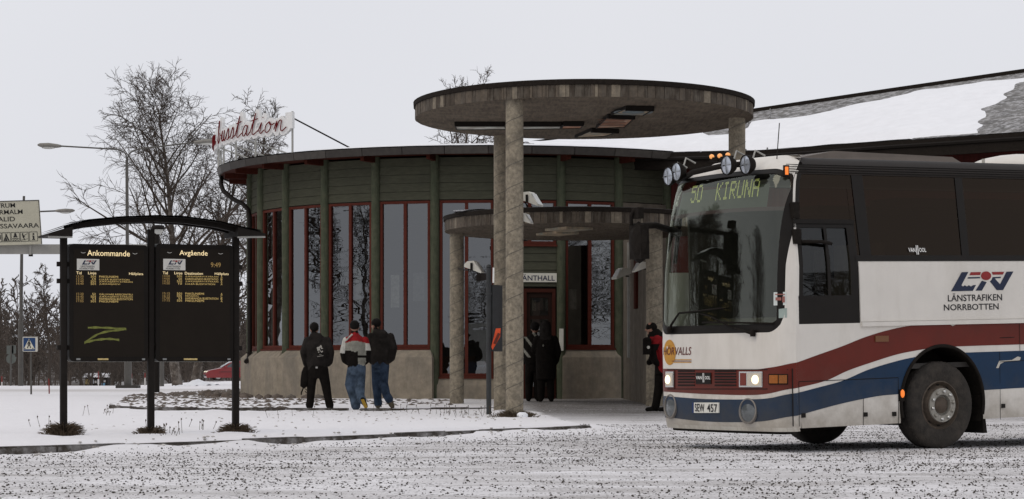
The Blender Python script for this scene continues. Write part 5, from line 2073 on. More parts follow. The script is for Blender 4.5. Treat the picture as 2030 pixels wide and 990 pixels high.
def board(x0, x1, title, lab, rows, clock, graffito):
    A = bp(x0, 0)
    W = (bp(x1, 0) - A).length
    zb, zt = zrow(717, (x0 + x1) / 2), zrow(485.5, (x0 + x1) / 2)
    H = zt - zb
    f = lambda x, y, o: A + dirx * x + nrmx * o + Vector((0, 0, zb + y))
    mb = MB().prism(rrect(0, W, 0, H, .05), f, -.09, .075)
    case = mb.build('display_case', CASE, stand)
    case['label'] = lab
    MB().prism(rrect(-.006, W + .006, -.006, H + .006, .054), f, -.11, -.092).build('case_back', GALV, case)
    MB().prism(rrect(.05, W - .05, .06, H - .06, .02), f, .0755, .078).build('screen', SCREEN, case)
    S = W / 155.0                                   # metres per photo pixel on the board
    X = lambda px: (px - x0) * S
    Y = lambda py: (717 - py) * S * (H / (231.5 * S))
    g = lambda o: (lambda x, y: f(x, y, o))
    tx = MB()
    cx = W / 2
    tw = .62 if len(title) > 8 else .45
    put_text(tx, title, g(.0805), cx - tw * W / 2 * .9, cx + tw * W / 2 * .9 * (.95 if len(title) > 8 else .8), Y(508.5) - (.012 if 'g' in title else 0), Y(497.5), bold=.006)
    tx.build('heading', HEAD, case, fix=False)
    for sx in (.17, .83):                          # small smile-like catches beside the heading
        pts = [(W * sx + .022 * i, Y(503.5) + .006 * i * i) for i in (-1.3, -.6, 0, .6, 1.3)]
        MB().tube([f(a, b, .082) for a, b in pts], .0035, 5).build('catch', CARD, case)
    # company card
    c0, c1 = X(x0 + 14), X(x0 + 58)
    y0_, y1_ = Y(537), Y(515)
    cd = MB().prism([(c0, y0_), (c1, y0_), (c1, y1_), (c0, y1_)], f, .0782, .0815).build('logo_card', CARD, case)
    lg = MB()
    for c_, pl in LOGO + [('r', circ)]:
        q = [f(c0 + (c1 - c0) * (.22 + .66 * (x - 1010) / 612), y0_ + (y1_ - y0_) * (.48 + .4 * (484 - y) / 194), .083 if len(pl) < 20 else .0837) for x, y in pl]
        earcut(lg, q, 0 if c_ == 'n' else 1)
    lg.build('card_emblem', [NAVY, LRED], cd, fix=False)
    tx = MB()
    put_text(tx, 'LÄNSTRAFIKEN', g(.083), c0 + .17 * (c1 - c0), c0 + .78 * (c1 - c0), y0_ + .24 * (y1_ - y0_), y0_ + .45 * (y1_ - y0_), bold=.01)
    put_text(tx, 'NORRBOTTEN', g(.083), c0 + .12 * (c1 - c0), c0 + .75 * (c1 - c0), y0_ + .06 * (y1_ - y0_), y0_ + .2 * (y1_ - y0_), bold=.01)
    tx.build('card_lettering', ink, cd, fix=False)['kind'] = 'stuff'
    hd = MB()
    for s, a, b in (('Tid', 13, 23), ('Linje', 36, 52), ('Hållplats', 117, 145)) + ((('Destination', 57, 93),) if clock else ()):
        put_text(hd, s, g(.0805), X(x0 + a), X(x0 + b), Y(545.5 + (1.2 if 'j' in s or 'p' in s else 0)), Y(540.2), bold=.0)
    hd.build('column_headings', HEAD, case, fix=False)['kind'] = 'stuff'
    tb, td = MB(), MB()
    for (y, tid, lin, dest, plats) in rows:
        put_text(td, tid, g(.0805), X(x0 + 13), X(x0 + 27), Y(y + 2.1), Y(y - 2.1), bold=.0)
        put_text(tb, lin, g(.0805), X(x0 + 41 + (0 if len(lin) > 2 else 3)), X(x0 + 51), Y(y + 2.1), Y(y - 2.1), bold=.0)
        put_text(tb, dest, g(.0805), X(x0 + 58), X(x0 + 58 + min(66, 3.72 * len(dest))), Y(y + 2.1), Y(y - 2.1), bold=.0)
        if plats:
            put_text(tb, plats, g(.0805), X(x0 + 129), X(x0 + 132.5), Y(y + 2.1), Y(y - 2.1), bold=.0)
    tb.build('timetable_rows', AMBER, case, fix=False)['kind'] = 'stuff'
    td.build('timetable_times', DIM, case, fix=False)['kind'] = 'stuff'
    if clock:
        put_text(MB(), '9:49', g(.0805), X(x0 + 109), X(x0 + 129), Y(530), Y(520.5), bold=.0).build('clock', DIM, case, fix=False)['kind'] = 'stuff'
    for a, b, m, nm in ((13, 21, GREY_M, 'maker_plate'), (55, 76 if not clock else 82, mat('gold_label', (.5, .38, .16), .5, var=.4, scale=60), 'sticker'), (143, 149, GREY_M, 'lock_plate')):
        MB().prism([(X(x0 + a), Y(714.2)), (X(x0 + b), Y(714.2)), (X(x0 + b), Y(710.8)), (X(x0 + a), Y(710.8))], f, .0755, .079).build(nm, m, case)
    if graffito:
        SPR = mat('spray_green', (.14, .15, .035), .8, var=.35, scale=25)
        zpts = [(171, 650.5), (190, 650), (215, 651), (246, 652.5)], [(247, 653), (225, 655.5), (200, 660), (182, 668), (164, 680.5)], [(164, 680.5), (180, 676), (200, 673), (216, 672.5), (233, 674.5)]
        mb = MB()
        for i, l in enumerate(zpts):
            l = curve_pts(l, 6)
            up, dn = [], []
            for j, (x, y) in enumerate(l):
                wd = 2.0 - .5 * math.sin(j)
                up.append(f(X(x), Y(y - wd), .0795 + .0004 * i))
                dn.append(f(X(x), Y(y + wd), .0795 + .0004 * i))
            mb.grid([dn, up])
        mb.build('spray_mark', SPR, case, fix=False)
    return case


board(135.5, 290.5, 'Ankommande', 'left board headed Ankommande with a sprayed zigzag',
      [(549.5, '13:30', '501', 'PAKSUNIEMI', ''), (554.5, '13:25', '10', 'LULEÅ BUSSTATION', ''), (559.3, '13:40', '501', 'JUKKASJÄRVI KYRKAN', ''), (564, '14:40', '501', 'JUKKASJÄRVI', ''),
       (584, '15:20', '52', 'GÄLLIVARE RESECENTRU', ''), (589, '16:45', '501', 'JUKKASJÄRVI KYRKAN', ''), (593.4, '16:35', '53', 'HAPARANDA BUSSTATION', ''), (598.3, '17:05', '501', 'PAKSUNIEMI', '')], False, True)
board(306.5, 459.5, 'Avgående', 'right board headed Avgående with a clock',
      [(549, '13:00', '501', 'JUKKASJÄRVI KYRKAN', 'A'), (554, '14:00', '50', 'KARESUANDO BUSSTATIO', 'B'), (558.8, '14:35', '501', 'JUKKASJÄRVI KYRKAN', 'A'), (563.3, '14:50', '10', 'LULEÅ BUSSTATION', 'A'),
       (583, '15:15', '501', 'PAKSUNIEMI', 'A'), (587.7, '16:15', '505', 'RENSJÖN', 'C'), (592.3, '17:00', '53', 'HAPARANDA BUSSTATION', 'B'), (597, '17:15', '501', 'PAKSUNIEMI', 'A')], True, False)

# ------------------------------------------------------------------ bus-stop post with info panel by the front column
SD = 41.0
c = P(969, 825, SD)
g = gz(c.x, c.y)
stop = thing('stop_post', 'dark grey stop post with edge-on panel and an orange flyer', 'sign post', (c.x, c.y, g))
PGR = mat('post_grey', (.032, .034, .035), .55, var=.2, scale=8)
mb = MB().tube([(c.x, c.y, g - .2), (c.x, c.y, P(969, 532, SD).z)], .047, 12)
mb.lathe([(.03, 0), (.05, .02), (.045, .05), (.02, .065)], 12, Matrix.Translation((c.x, c.y, P(969, 532, SD).z)))
mb.build('post', PGR, stop, smooth=40)
for y in (562, 583):
    MB().lathe([(.058, -.02), (.058, .02)], 14, Matrix.Translation((c.x, c.y, P(969, y, SD).z))).build('clamp_ring', PGR, stop)
a, b = P(976, 697, SD), P(991.5, 565, SD)
ang = R(62)
dv = Vector((math.cos(ang), math.sin(ang), 0))
pc = Vector((c.x + .06, c.y + .0, 0))
mb = MB().hexa([pc + dv * s + Vector((-dv.y, dv.x, 0)) * t + Vector((0, 0, z)) for z in (a.z, b.z) for s, t in ((0, -.03), (.34, -.03), (.34, .03), (0, .03))])
pn = mb.build('info_panel', PGR, stop)
fl = [P(976.5, 694, SD - .15), P(974, 688, SD - .15), P(983, 651.5, SD - .1), P(992.5, 651, SD - .1), P(991.5, 668, SD - .12)]
ORNG = mat('orange_flyer', (.62, .075, .02), .6, var=.15, scale=20)
mb = MB()
mb.add(fl + [p + Vector((0, .012, 0)) for p in fl], [(0, 1, 2, 3, 4), (9, 8, 7, 6, 5)] + [(i, (i + 1) % 5, (i + 1) % 5 + 5, i + 5) for i in range(5)])
fo = mb.build('flyer', ORNG, pn)
MB().bar(P(980, 682, SD - .17), P(989.5, 661, SD - .17), .004, .05).build('flyer_print', mat('flyer_ink', (.12, .02, .01), .6), fo)
MB().bar(P(978, 561, SD - .05), P(978.5, 531, SD - .05), .03, .03).build('lit_edge', WHITE_P, stop)
MB().bar(P(969, 548, SD), P(946, 552, SD + .2), .05, .12).build('side_arm', BLACK, stop)
MB().box(P(954, 549, SD + .15), (.16, .1, .13)).build('loudspeaker', BLACK, stop)

# ------------------------------------------------------------------ lamp posts, gantry, road signs
LAMPG = mat('lamp_grey', (.085, .08, .072), .6, var=.2, scale=4)
LHEAD = mat('lamp_head', (.2, .19, .17), .5, var=.2)


def cobra(root, end, tip_dir, parent):
    """street-lamp head at the end of its arm"""
    e = Vector(end)
    d = Vector(tip_dir).normalized()
    u = Vector((0, 0, 1))
    s = d.cross(u).normalized()
    prof = [(0, .05, .05), (.15, .12, .08), (.5, .15, .11), (.85, .12, .08), (.95, .04, .03)]
    rows = [[e + d * l + s * w * math.cos(2 * PI * k / 10) + u * h * math.sin(2 * PI * k / 10) for k in range(11)] for l, w, h in prof]
    MB().grid(rows).build('lamp_head', LHEAD, parent, smooth=True)
    MB().blob(e + d * .5 - u * .08, (.3, .11, .07), 1, 2, 0).build('diffuser', mat('lamp_diffuser', (.5, .5, .47), .3), parent, smooth=True)


LD = 92.0
b0 = P(254, 766, LD)
lampp = thing('street_lamp', 'tall double armed grey street lamp before the big birch', 'street lamp', b0, group='street lamps')
top = P(251.5, 318, LD)
MB().tube([b0 + Vector((0, 0, -.4)), b0.lerp(top, .12), b0.lerp(top, .121), top], [.15, .15, .085, .06], 10).build('pole', LAMPG, lampp, smooth=40)
for pts in ([(251.5, 318), (249, 306), (240, 299), (222, 296), (120, 290)], [(252.5, 318), (256, 306), (266, 299), (285, 294.5), (385, 283)]):
    q = [P(x, y, LD) for x, y in pts]
    q = curve_pts([tuple(v)[::2] for v in q], 4)
    MB().tube([(x, LD, z) for x, z in q], .032, 7)  .build('arm', LAMPG, lampp, smooth=True)
cobra(None, P(121, 290, LD), (-1, 0, .05), lampp)
cobra(None, P(384, 283, LD), (1, 0, .09), lampp)
MB().box(b0 + Vector((0, 0, -.02)), (.9, .7, .12)).build('foot', mat('lamp_foot', (.05, .045, .04), .9), lampp)
mb = MB()
mb.tube([P(288, 452, LD + 2), P(279, 447, LD + 2)], .05, 6)

LD2 = 112.0
b0 = P(41, 766, LD2)
l2 = thing('street_lamp', 'single armed lamp post rising behind the cream road sign', 'street lamp', b0, group='street lamps')
MB().tube([b0 + Vector((0, 0, -.4)), P(41, 640, LD2), P(41.5, 639, LD2), P(43, 505, LD2), P(47.5, 389, LD2)], [.125, .125, .09, .075, .06], 10).build('pole', LAMPG, l2, smooth=40)
MB().tube([P(47, 421, LD2), P(112, 418.5, LD2)], .04, 6).build('arm', LAMPG, l2, smooth=True)
cobra(None, P(110, 418.5, LD2), (1, 0, .02), l2)

# a lower post-top lamp just behind the stand
LD3 = 76.0
b0 = P(310.5, 764, LD3)
l3 = thing('path_lamp', 'dark post lamp with a flat cap behind the centre post', 'street lamp', b0, group='street lamps')
MB().tube([b0 + Vector((0, 0, -.3)), P(310.5, 458, LD3)], .1, 10).build('pole', BLACK, l3, smooth=40)
tp = P(313, 452, LD3)
MB().lathe([(.1, -.22), (.16, -.12), (.2, -.02)], 18, Matrix.Translation(tp), cap=False).build('diffuser', MATS['lamp_diffuser'], l3, smooth=True)
MB().lathe([(.22, -.06), (.24, .0), (.2, .08), (.02, .1)], 18, Matrix.Translation(tp)).build('cap', BLACK, l3, smooth=40)

# overhead sign gantry
GD = 104.0
gan = thing('sign_gantry', 'grey box beam gantry carrying the cream road sign', 'gantry', P(321, 764, GD))
GRB = mat('gantry_grey', (.27, .262, .24), .7, var=.12, scale=1.5)
a, b = P(-160, 494.5, GD), P(324, 494.5, GD)
MB().bar(a, b, .45, .43).build('beam', GRB, gan)
MB().tube([P(321, 766, GD) + Vector((0, 0, -.4)), P(321, 504, GD)], .1, 10).build('upright', LAMPG, gan, smooth=40)
MB().bar(P(60, 505.5, GD - .26), P(60, 486, GD - .26), .08, .1).build('sign_bracket', GRB, gan)
MB().box(P(61, 506.5, GD - .2), (.18, .12, .1)).build('clamp', BLACK, gan)

rs = thing('road_sign', 'cream direction sign with black lettering and a row of pictograms', 'sign', P(20, 486, GD - .35))
CREAM = mat('sign_face', (.44, .42, .33), .6, var=.08, scale=1.2, dirt=(.35, .33, .27, .6), dscale=1.0)
SGD = GD - .4
sf = lambda x, y, o: P(x, y, SGD) + Vector((0, -o, 0))
# the plate leans a little
sk = lambda x, y: (x + (y - 396) * .068 - 6, y - (x - 40) * .028)
SP = lambda x, y, o: sf(*(lambda q: (q[0], q[1]))(sk(x, y)), o)
face = [(-130, 397.8), (83.5, 397.8), (83.5, 485.5), (-130, 485.5)]
mb = MB().prism(face, SP, -.04, .03)
pl = mb.build('sign_plate', CREAM, rs)
INK = mat('sign_ink', (.018, .017, .016), .6)
bd_ = MB()
for (x0, y0, x1, y1) in ((-130, 397.8, 83.5, 399.2), (82.3, 399.2, 83.5, 485.5)):
    bd_.prism([(x0, y0), (x1, y0), (x1, y1), (x0, y1)], SP, .031, .05)
bd_.build('sign_edge', INK, pl)
for s, xr, yb, h, wl in (('CENTRUM', 35.5, 411.7, 9.0, 9.3), ('NORRMALM', 49.5, 424.8, 9.0, 9.6), ('ALID', 33.5, 438.7, 9.0, 8.6), ('LUOSSAVAARA', 80, 452.6, 9.2, 9.9)):
    mb = MB()
    put_text(mb, s, lambda x, y: SP(x, y, .036), xr - wl * len(s), xr, yb, yb - h, bold=.012)
    mb.build('place_name', INK, pl, fix=False)
bx = [(-11.5, 4.6), (5.6, 22.3), (23.4, 40.4), (41.5, 58), (59.2, 76)]
for i, (x0, x1) in enumerate(bx):
    y0, y1 = 460.5, 479.5
    mb = MB()
    for q in ([(x0, y0), (x1, y0), (x1, y0 + 1), (x0, y0 + 1)], [(x0, y1 - 1), (x1, y1 - 1), (x1, y1), (x0, y1)], [(x0, y0 + 1), (x0 + .9, y0 + 1), (x0 + .9, y1 - 1), (x0, y1 - 1)], [(x1 - .9, y0 + 1), (x1, y0 + 1), (x1, y1 - 1), (x1 - .9, y1 - 1)]):
        mb.prism(q, SP, .031, .037)
    fr = mb.build('pictogram_frame', INK, pl)
    mb = MB()
    cx = (x0 + x1) / 2
    poly = lambda q: earcut(mb, [SP(x, y, .04) for x, y in q])
    disc = lambda x, y, r, ry=None: poly([(x + r * math.cos(2 * PI * k / 14), y + (ry or r) * math.sin(2 * PI * k / 14)) for k in range(14)])
    if i == 0:
        poly([(x0 + 2, 465.5), (x1 - 2, 465.5), (x1 - 2, 474), (x0 + 2, 474)])
    elif i == 1:
        poly([(cx - 1, 464), (cx + .3, 464), (x1 - 2, 477.5), (x1 - 5, 477.5), (cx - .4, 469), (x0 + 5, 477.5), (x0 + 2, 477.5), (cx - 1.5, 466.5)])
        poly([(cx - .4, 470.5), (cx + 2.2, 477.5), (cx - 3, 477.5)])
        poly([(cx - 3, 462.3), (cx - 1.8, 462.3), (cx + 3, 468), (cx + 2, 468)])
        poly([(cx + 2, 462.3), (cx + 3, 462.3), (cx - 1, 467), (cx - 2, 467)])
    elif i == 2:
        disc(cx, 464.5, 2.3)
        poly([(cx - 2, 466), (cx + 2, 466), (cx + 4.5, 470.5), (cx - 4.5, 470.5)])
        for yy in (472.2, 475.6):
            poly([(x0 + 2.2 + k * 1.05, yy + .9 * math.sin(k * 1.3)) for k in range(13)] + [(x0 + 2.2 + k * 1.05, yy + 1.5 + .9 * math.sin(k * 1.3)) for k in range(12, -1, -1)])
    elif i == 3:
        disc(cx - 3.4, 464.4, 1.5)
        poly([(cx - 4.5, 466), (cx - 2.3, 466), (cx + 1.2, 469.5), (cx - 1, 472), (cx + 1.5, 476), (cx - .5, 476.3), (cx - 3.2, 471.8)])
        poly([(cx - 7, 477), (cx - 6.3, 476.1), (cx + 6.5, 473.8), (cx + 6.8, 474.6)])
        poly([(cx - 2, 468), (cx + 6, 463.5), (cx + 6.3, 464.1), (cx - 1.7, 468.8)])
    else:
        disc(cx + .2, 465.2, 1.9)
        poly([(cx - 2.4, 468.3), (cx + 1.8, 468.3), (cx + 1.8, 475.2), (cx + 3, 475.2), (cx + 3, 476.8), (cx - 2.8, 476.8), (cx - 2.8, 475.2), (cx - 1.5, 475.2), (cx - 1.5, 469.8), (cx - 2.4, 469.8)])
    mb.build('pictogram', INK, fr, fix=False)

# pedestrian crossing sign
CD = 67.0
b0 = P(62, 785, CD)
cs = thing('crossing_sign', 'blue and white pedestrian crossing sign on a thin pole', 'sign', (b0.x, b0.y, gz(b0.x, b0.y)))
MB().tube([b0 + Vector((0, 0, -.3)), P(61, 665, CD)], .028, 8).build('pole', LAMPG, cs, smooth=40)
f = lambda x, y, o: P(x, y, CD) + Vector((0, -.05 - o, 0))
rr = lambda x0, x1, y0, y1, r: rrect(x0, x1, y0, y1, r, 4)
bp_ = MB().prism(rr(45.8, 75, 668, 697.5, 2.2), f, -.05, .02).build('sign_box', mat('sign_box', (.55, .53, .47), .6), cs)
MB().prism(rr(47.4, 71, 670, 696, .8), f, .021, .026).build('blue_field', mat('sign_blue', (.012, .045, .13), .5), bp_)
mb = MB()
earcut(mb, [f(x, y, .03) for x, y in ((58.6, 671.8), (70, 692.5), (47.9, 692.8))])
mb.build('white_triangle', mat('sign_white_tri', (.6, .58, .48), .5), bp_, fix=False)
mb = MB()
for q in ([(57.3, 677), (60.2, 677), (60.4, 683), (63, 690.5), (61.2, 690.5), (58.8, 684.8), (56.3, 690.7), (54.4, 690.7), (57, 683.5)], [(57.3, 678), (58, 679.3), (54.8, 684.3), (54, 683.5)], [(60, 678), (62.8, 683), (62, 683.8), (59.4, 680)],
          [(49.5, 690.2), (52, 690.2), (51.6, 692), (49, 692)], [(64.8, 690), (67.2, 690), (68, 691.8), (65.3, 691.8)]):
    earcut(mb, [f(x, y, .033) for x, y in q])
mb.add([f(58.8 + 1.5 * math.cos(2 * PI * k / 10), 675.2 + 1.5 * math.sin(2 * PI * k / 10), .033) for k in range(10)], [tuple(range(10))])
mb.build('walking_figure', INK, bp_, fix=False)

# traffic signs seen from behind, far left
TD = 120.0
b0 = P(20.5, 766, TD)
ts = thing('signs_from_behind', 'grey backs of two square signs and a round sign on a pole', 'sign', b0)
MB().tube([b0 + Vector((0, 0, -.4)), P(22.5, 684, TD)], .05, 8).build('pole', LAMPG, ts, smooth=40)
SB = mat('sign_back', (.1, .11, .1), .6, var=.1)
MB().box(P(20, 694, TD), (.36, .04, .46)).build('square_sign', SB, ts)
MB().box(P(27.2, 693, TD), (.22, .04, .44)).build('square_sign', SB, ts)
MB().lathe([(.26, -.02), (.26, .02)], 22, Matrix.Translation(P(22, 712, TD)) @ Matrix.Rotation(R(90), 4, 'X')).build('round_sign', SB, ts)

# red and white snow stakes
RS_, WS_ = mat('stake_red', (.2, .03, .025), .7), mat('stake_white', (.6, .58, .56), .7)
labs = ['leaning red and white snow stake beside the crossing sign', 'snow stake in front of the notice shed', 'red and white snow stake left of the lamp foot', 'snow stake right of the lamp foot', 'snow stake between the boards and the birch trunks', 'snow stake at the far left edge']
for i, (x, yb, yt, d, lean, red0) in enumerate(((98, 781, 751, 70, -1.4, 1), (195, 764, 737, 150, 0, 0), (249, 762, 738, 110, 0, 1), (260.5, 758, 741, 110, .4, 1), (287.5, 757, 740, 120, 0, 1), (4, 767, 746, 118, -.6, 1))):
    b, t = P(x, yb, d), P(x + lean, yt, d)
    st = thing('snow_stake', labs[i], 'stake', b, group='red and white snow stakes')
    r = .022 if d < 100 else .035
    m_ = b.lerp(t, .45)
    MB().tube([b - Vector((0, 0, .3)), m_], r, 6).build('lower_length', RS_ if d < 100 else WS_, st)
    MB().tube([m_, t], r, 6).build('upper_length', RS_, st)

# notice shed under a corrugated roof
KD = 235.0
b0 = P(195, 768, KD)
ks = thing('notice_shed', 'small dark shed with posters under a white corrugated roof', 'shed', b0)
f = lambda x, y, o: P(x, y, KD) + Vector((0, o, 0))
mb = MB().prism([(172, 749), (216, 749), (216, 775), (172, 775)], f, -.9, .9)
mb.build('wall', mat('shed_wall', (.03, .024, .02), .9), ks)
rows = []
for t in range(2):
    rows.append([f(168 + 51 * i / 44 + (2.4 if t == 0 else 0) * (1 if i > 22 else 1), (748.5 if t == 0 else 740.5) - (.9 if i % 4 < 2 else 0) * 1.0, -1.3 if t == 0 else .2) for i in range(45)])
MB().grid(rows).build('roof', mat('shed_roof', (.6, .6, .62), .7, var=.15, scale=2), ks)
for j, (x0, x1, y0, y1, c) in enumerate(((172.5, 181, 752, 762, (.3, .23, .09)), (183.5, 189.5, 752.5, 760.5, (.5, .52, .56)), (191, 194.5, 755, 759.5, (.5, .48, .46)), (196, 201.5, 752.5, 761.5, (.5, .5, .52)), (208.5, 212.5, 753.5, 758, (.55, .54, .53)), (203.5, 211.5, 759.5, 767, (.14, .3, .45)))):
    MB().prism([(x0, y0), (x1, y0), (x1, y1), (x0, y1)], f, -.96, -.91).build('poster', mat('shed_poster%d' % j, c, .7, var=.2, scale=3), ks)
rk = thing('bicycle_rack', 'white railing beside the notice shed', 'rack', P(234, 766, KD))
for i in range(6):
    x = 228 + i * 3
    MB().tube([P(x, 767, KD), P(x + .6, 757, KD), P(x + 1.8, 757, KD), P(x + 2.0, 767, KD)], .045, 5).build('hoop', mat('rack_white', (.5, .5, .5), .6), rk)

# ------------------------------------------------------------------ red car in the background
CARD_ = 165.0
cy = P(430, 754.5, CARD_)
yaw = R(14)
carT = thing('parked_car', 'red estate car parked behind the cobbled bed', 'car', (cy.x, cy.y, cy.z), rot=(0, 0, yaw))
# local: x to the right (car's rear), y depth, z up; front axle at x=0
CR = mat('car_red', (.2, .018, .02), .3, var=.08, scale=2, coat=.5)
prof = [(-.82, .2), (-.9, .42), (-.84, .62), (-.6, .74), (.1, .88), (.28, .93), (1.02, 1.36), (1.3, 1.42), (2.6, 1.43), (3.1, 1.36), (3.5, .98), (3.56, .6), (3.5, .25), (3.2, .2)]
HW = .84


def shell(pr, inset):
    mb = MB()
    rows = []
    for k in (-1, -.97, -.85, 0, .85, .97, 1):
        s = {1: .985, .97: 1.0, .85: 1.0, 0: 1.0}[abs(k)]
        rows.append([Vector((1.35 + (x - 1.35) * (s if abs(k) < 1 else .985), k * HW * (1 if z < .92 else 1 - .2 * (z - .92) / .5), .2 + (z - .2) * (1 if abs(k) < .95 else .99))) for x, z in pr])
    mb.grid(rows)
    for r in (rows[0], rows[-1]):
        earcut(mb, r)
    return mb


shell(prof, 0).build('body', CR, carT, smooth=45)
CG = mat('car_glass', (.05, .055, .06), .08, var=.3, scale=3, spec=.6)
ww = lambda z: HW * (1 - .2 * (z - .92) / .5) + .006
for q in ([(.52, .95), (1.08, 1.33), (1.55, 1.36), (1.6, .96)], [(1.68, .96), (1.63, 1.36), (2.4, 1.37), (2.5, .97)], [(2.58, .98), (2.48, 1.37), (3.0, 1.33), (3.25, 1.0)]):
    earcut(MB(), [Vector((x, -ww(z), z)) for x, z in q])
    mb = MB()
    earcut(mb, [Vector((x, -ww(z), z)) for x, z in q])
    mb.build('side_window', CG, carT, fix=False)
mb = MB()
mb.add([Vector(p) for p in ((.3, -.72, .96), (.3, .72, .96), (.98, .6, 1.36), (.98, -.6, 1.36))], [(0, 1, 2, 3)])
mb.v = [(p[0] - .022, p[1], p[2] + .022) for p in mb.v]
mb.build('windscreen', mat('car_screen', (.25, .27, .3), .1, var=.2, spec=.6), carT, fix=False)
for x in (0, 2.62):
    for s in (-1, 1):
        Mx = Matrix.Translation((x, s * .78, .3)) @ Matrix.Rotation(R(90) * -s, 4, 'X')
        w = MB().lathe([(.2, -.16), (.3, -.14), (.31, 0), (.27, .05), (.2, .05)], 24, Mx).build('wheel', TYRE, carT, smooth=40)
        MB().lathe([(.2, .052), (.18, .06), (.06, .058), (0, .06)], 24, Mx, cap=False).build('wheel_trim', mat('trim_silver', (.35, .35, .35), .5, metal=.4, var=.4, scale=14), w)
for s in (-1, 1):
    MB().blob((-.76, s * .62, .62), (.12, .18, .07), 1, 2, 0).build('headlamp', mat('car_lamp', (.7, .68, .55), .2, emit=(1, .9, .6), estr=.4), carT, smooth=True)
MB().box((-.9, 0, .36), (.06, 1.5, .12)).build('bumper', mat('car_trim', (.03, .03, .03), .6), carT)
for z in (.62,):
    MB().box((1.6, -.848, z), (3.1, .02, .03)).build('side_trim', mat('car_trim', (.03, .03, .03), .6), carT)
MB().box((.56, -.93, .98), (.14, .16, .12)).build('door_mirror', CR, carT)
for x in (1.2, 2.2):
    MB().box((x, -.85, .84), (.16, .02, .03)).build('door_handle', mat('car_trim', (.03, .03, .03), .6), carT)

# snow heap between the birch trunks and the car
hp = MB()
rows = []
for j in range(9):
    rows.append([(P(352 + 62 * i / 16, 757, 108).x, 106 + j * .8, gz(P(352 + 62 * i / 16, 757, 108).x, 107) + .3 * math.exp(-((i - 8.5) / 4.2) ** 2 - ((j - 4) / 2.6) ** 2) + .1 * random.random() - .05) for i in range(17)])
o = hp.grid(rows).build('snow_heap', SNOW, None, smooth=True)
tag(o, 'ploughed heap of snow left of the red car', kind='structure')

# ------------------------------------------------------------------ bare trees
class Fast:
    """branches as thin prisms, gathered in lists and meshed in one go"""

    def __init__(self):
        self.v, self.f = [], []

    def limb(self, pts, rs, n):
        base = len(self.v)
        m = len(pts)
        d0 = (pts[-1] - pts[0])
        ref = d0.orthogonal().normalized() if d0.length > 0 else Vector((1, 0, 0))
        q = d0.normalized().cross(ref)
        cs = [(math.cos(2 * PI * k / n), math.sin(2 * PI * k / n)) for k in range(n)]
        for p, r in zip(pts, rs):
            for c, s in cs:
                self.v.append((p.x + (ref.x * c + q.x * s) * r, p.y + (ref.y * c + q.y * s) * r, p.z + (ref.z * c + q.z * s) * r))
        for i in range(m - 1):
            for k in range(n):
                a, b = base + i * n + k, base + i * n + (k + 1) % n
                self.f.append((a, b, b + n, a + n))


def grow(seed, H, spread, trunk_r, n1, n2, n3, n4, lean=(0, 0), fork=.25, twig=.014, up=.62, droop=.25, top_w=.5):
    """returns (trunk, crown) as Fast meshes about the origin"""
    rd = random.Random(seed)
    T, C = Fast(), Fast()

    def path(p, d, L, n, wob, curl):
        pts = [p.copy()]
        dd = d.normalized()
        for i in range(n):
            dd = (dd + Vector((rd.gauss(0, wob), rd.gauss(0, wob), rd.gauss(0, wob * .6) + curl))).normalized()
            p = p + dd * (L / n)
            pts.append(p.copy())
        return pts

    def sample(pts, t):
        x = t * (len(pts) - 1)
        i = min(int(x), len(pts) - 2)
        return pts[i].lerp(pts[i + 1], x - i), (pts[i + 1] - pts[i]).normalized()

    def side_dir(d, ang, az):
        o = d.orthogonal().normalized()
        q = d.cross(o)
        s = o * math.cos(az) + q * math.sin(az)
        return (d * math.cos(ang) + s * math.sin(ang)).normalized()

    tp = path(Vector((0, 0, 0)), Vector((lean[0], lean[1], 1)), H, 12, .045, .03)
    tr = [trunk_r * (1 - .93 * (i / 12) ** .85) + .012 for i in range(13)]
    T.limb(tp, tr, 8)
    for i in range(n1):
        t = fork + (1 - fork) * ((i + rd.random()) / n1) ** .9
        p, d = sample(tp, min(t, .985))
        rel = (t - fork) / (1 - fork)
        L1 = spread * (.7 + .5 * math.sin(PI * min(1, rel * .7 + .25))) * (1 - top_w * rel) * rd.uniform(.75, 1.2)
        az = i * 2.4 + rd.uniform(-.5, .5)
        b1 = path(p, side_dir(d, R(rd.uniform(30, 55)) * (1.15 - .35 * rel), az), L1, 7, .1, .03)
        r1 = max(.02, trunk_r * (1 - t) * .5 + .018)
        C.limb(b1, [r1 * (1 - .75 * k / 7) for k in range(8)], 5)
        for j in range(n2):
            t2 = .18 + .82 * (j + rd.random()) / n2
            p2, d2 = sample(b1, min(t2, .99))
            L2 = (.35 * spread + .65 * L1) * rd.uniform(.24, .46) * (1.15 - .5 * t2)
            b2 = path(p2, side_dir(d2, R(rd.uniform(30, 60)), rd.uniform(0, 6.28)), L2, 4, .14, .03)
            r2 = max(twig * 1.3, r1 * .4 * (1 - .5 * t2))
            C.limb(b2, [r2 * (1 - .6 * k / 4) for k in range(5)], 4)
            for k in range(n3):
                t3 = .15 + .85 * (k + rd.random()) / n3
                p3, d3 = sample(b2, min(t3, .99))
                L3 = L2 * rd.uniform(.3, .6)
                b3 = path(p3, side_dir(d3, R(rd.uniform(25, 55)), rd.uniform(0, 6.28)), L3, 3, .16, -droop * .15)
                C.limb(b3, [twig * 1.1, twig, twig * .8, twig * .5], 3)
                for l in range(n4):
                    t4 = .2 + .8 * (l + rd.random()) / n4
                    p4, d4 = sample(b3, min(t4, .99))
                    b4 = path(p4, side_dir(d4, R(rd.uniform(20, 50)), rd.uniform(0, 6.28)), L3 * rd.uniform(.3, .7), 2, .15, -droop * .3)
                    C.limb(b4, [twig * .75, twig * .6, twig * .4], 3)
    return T, C


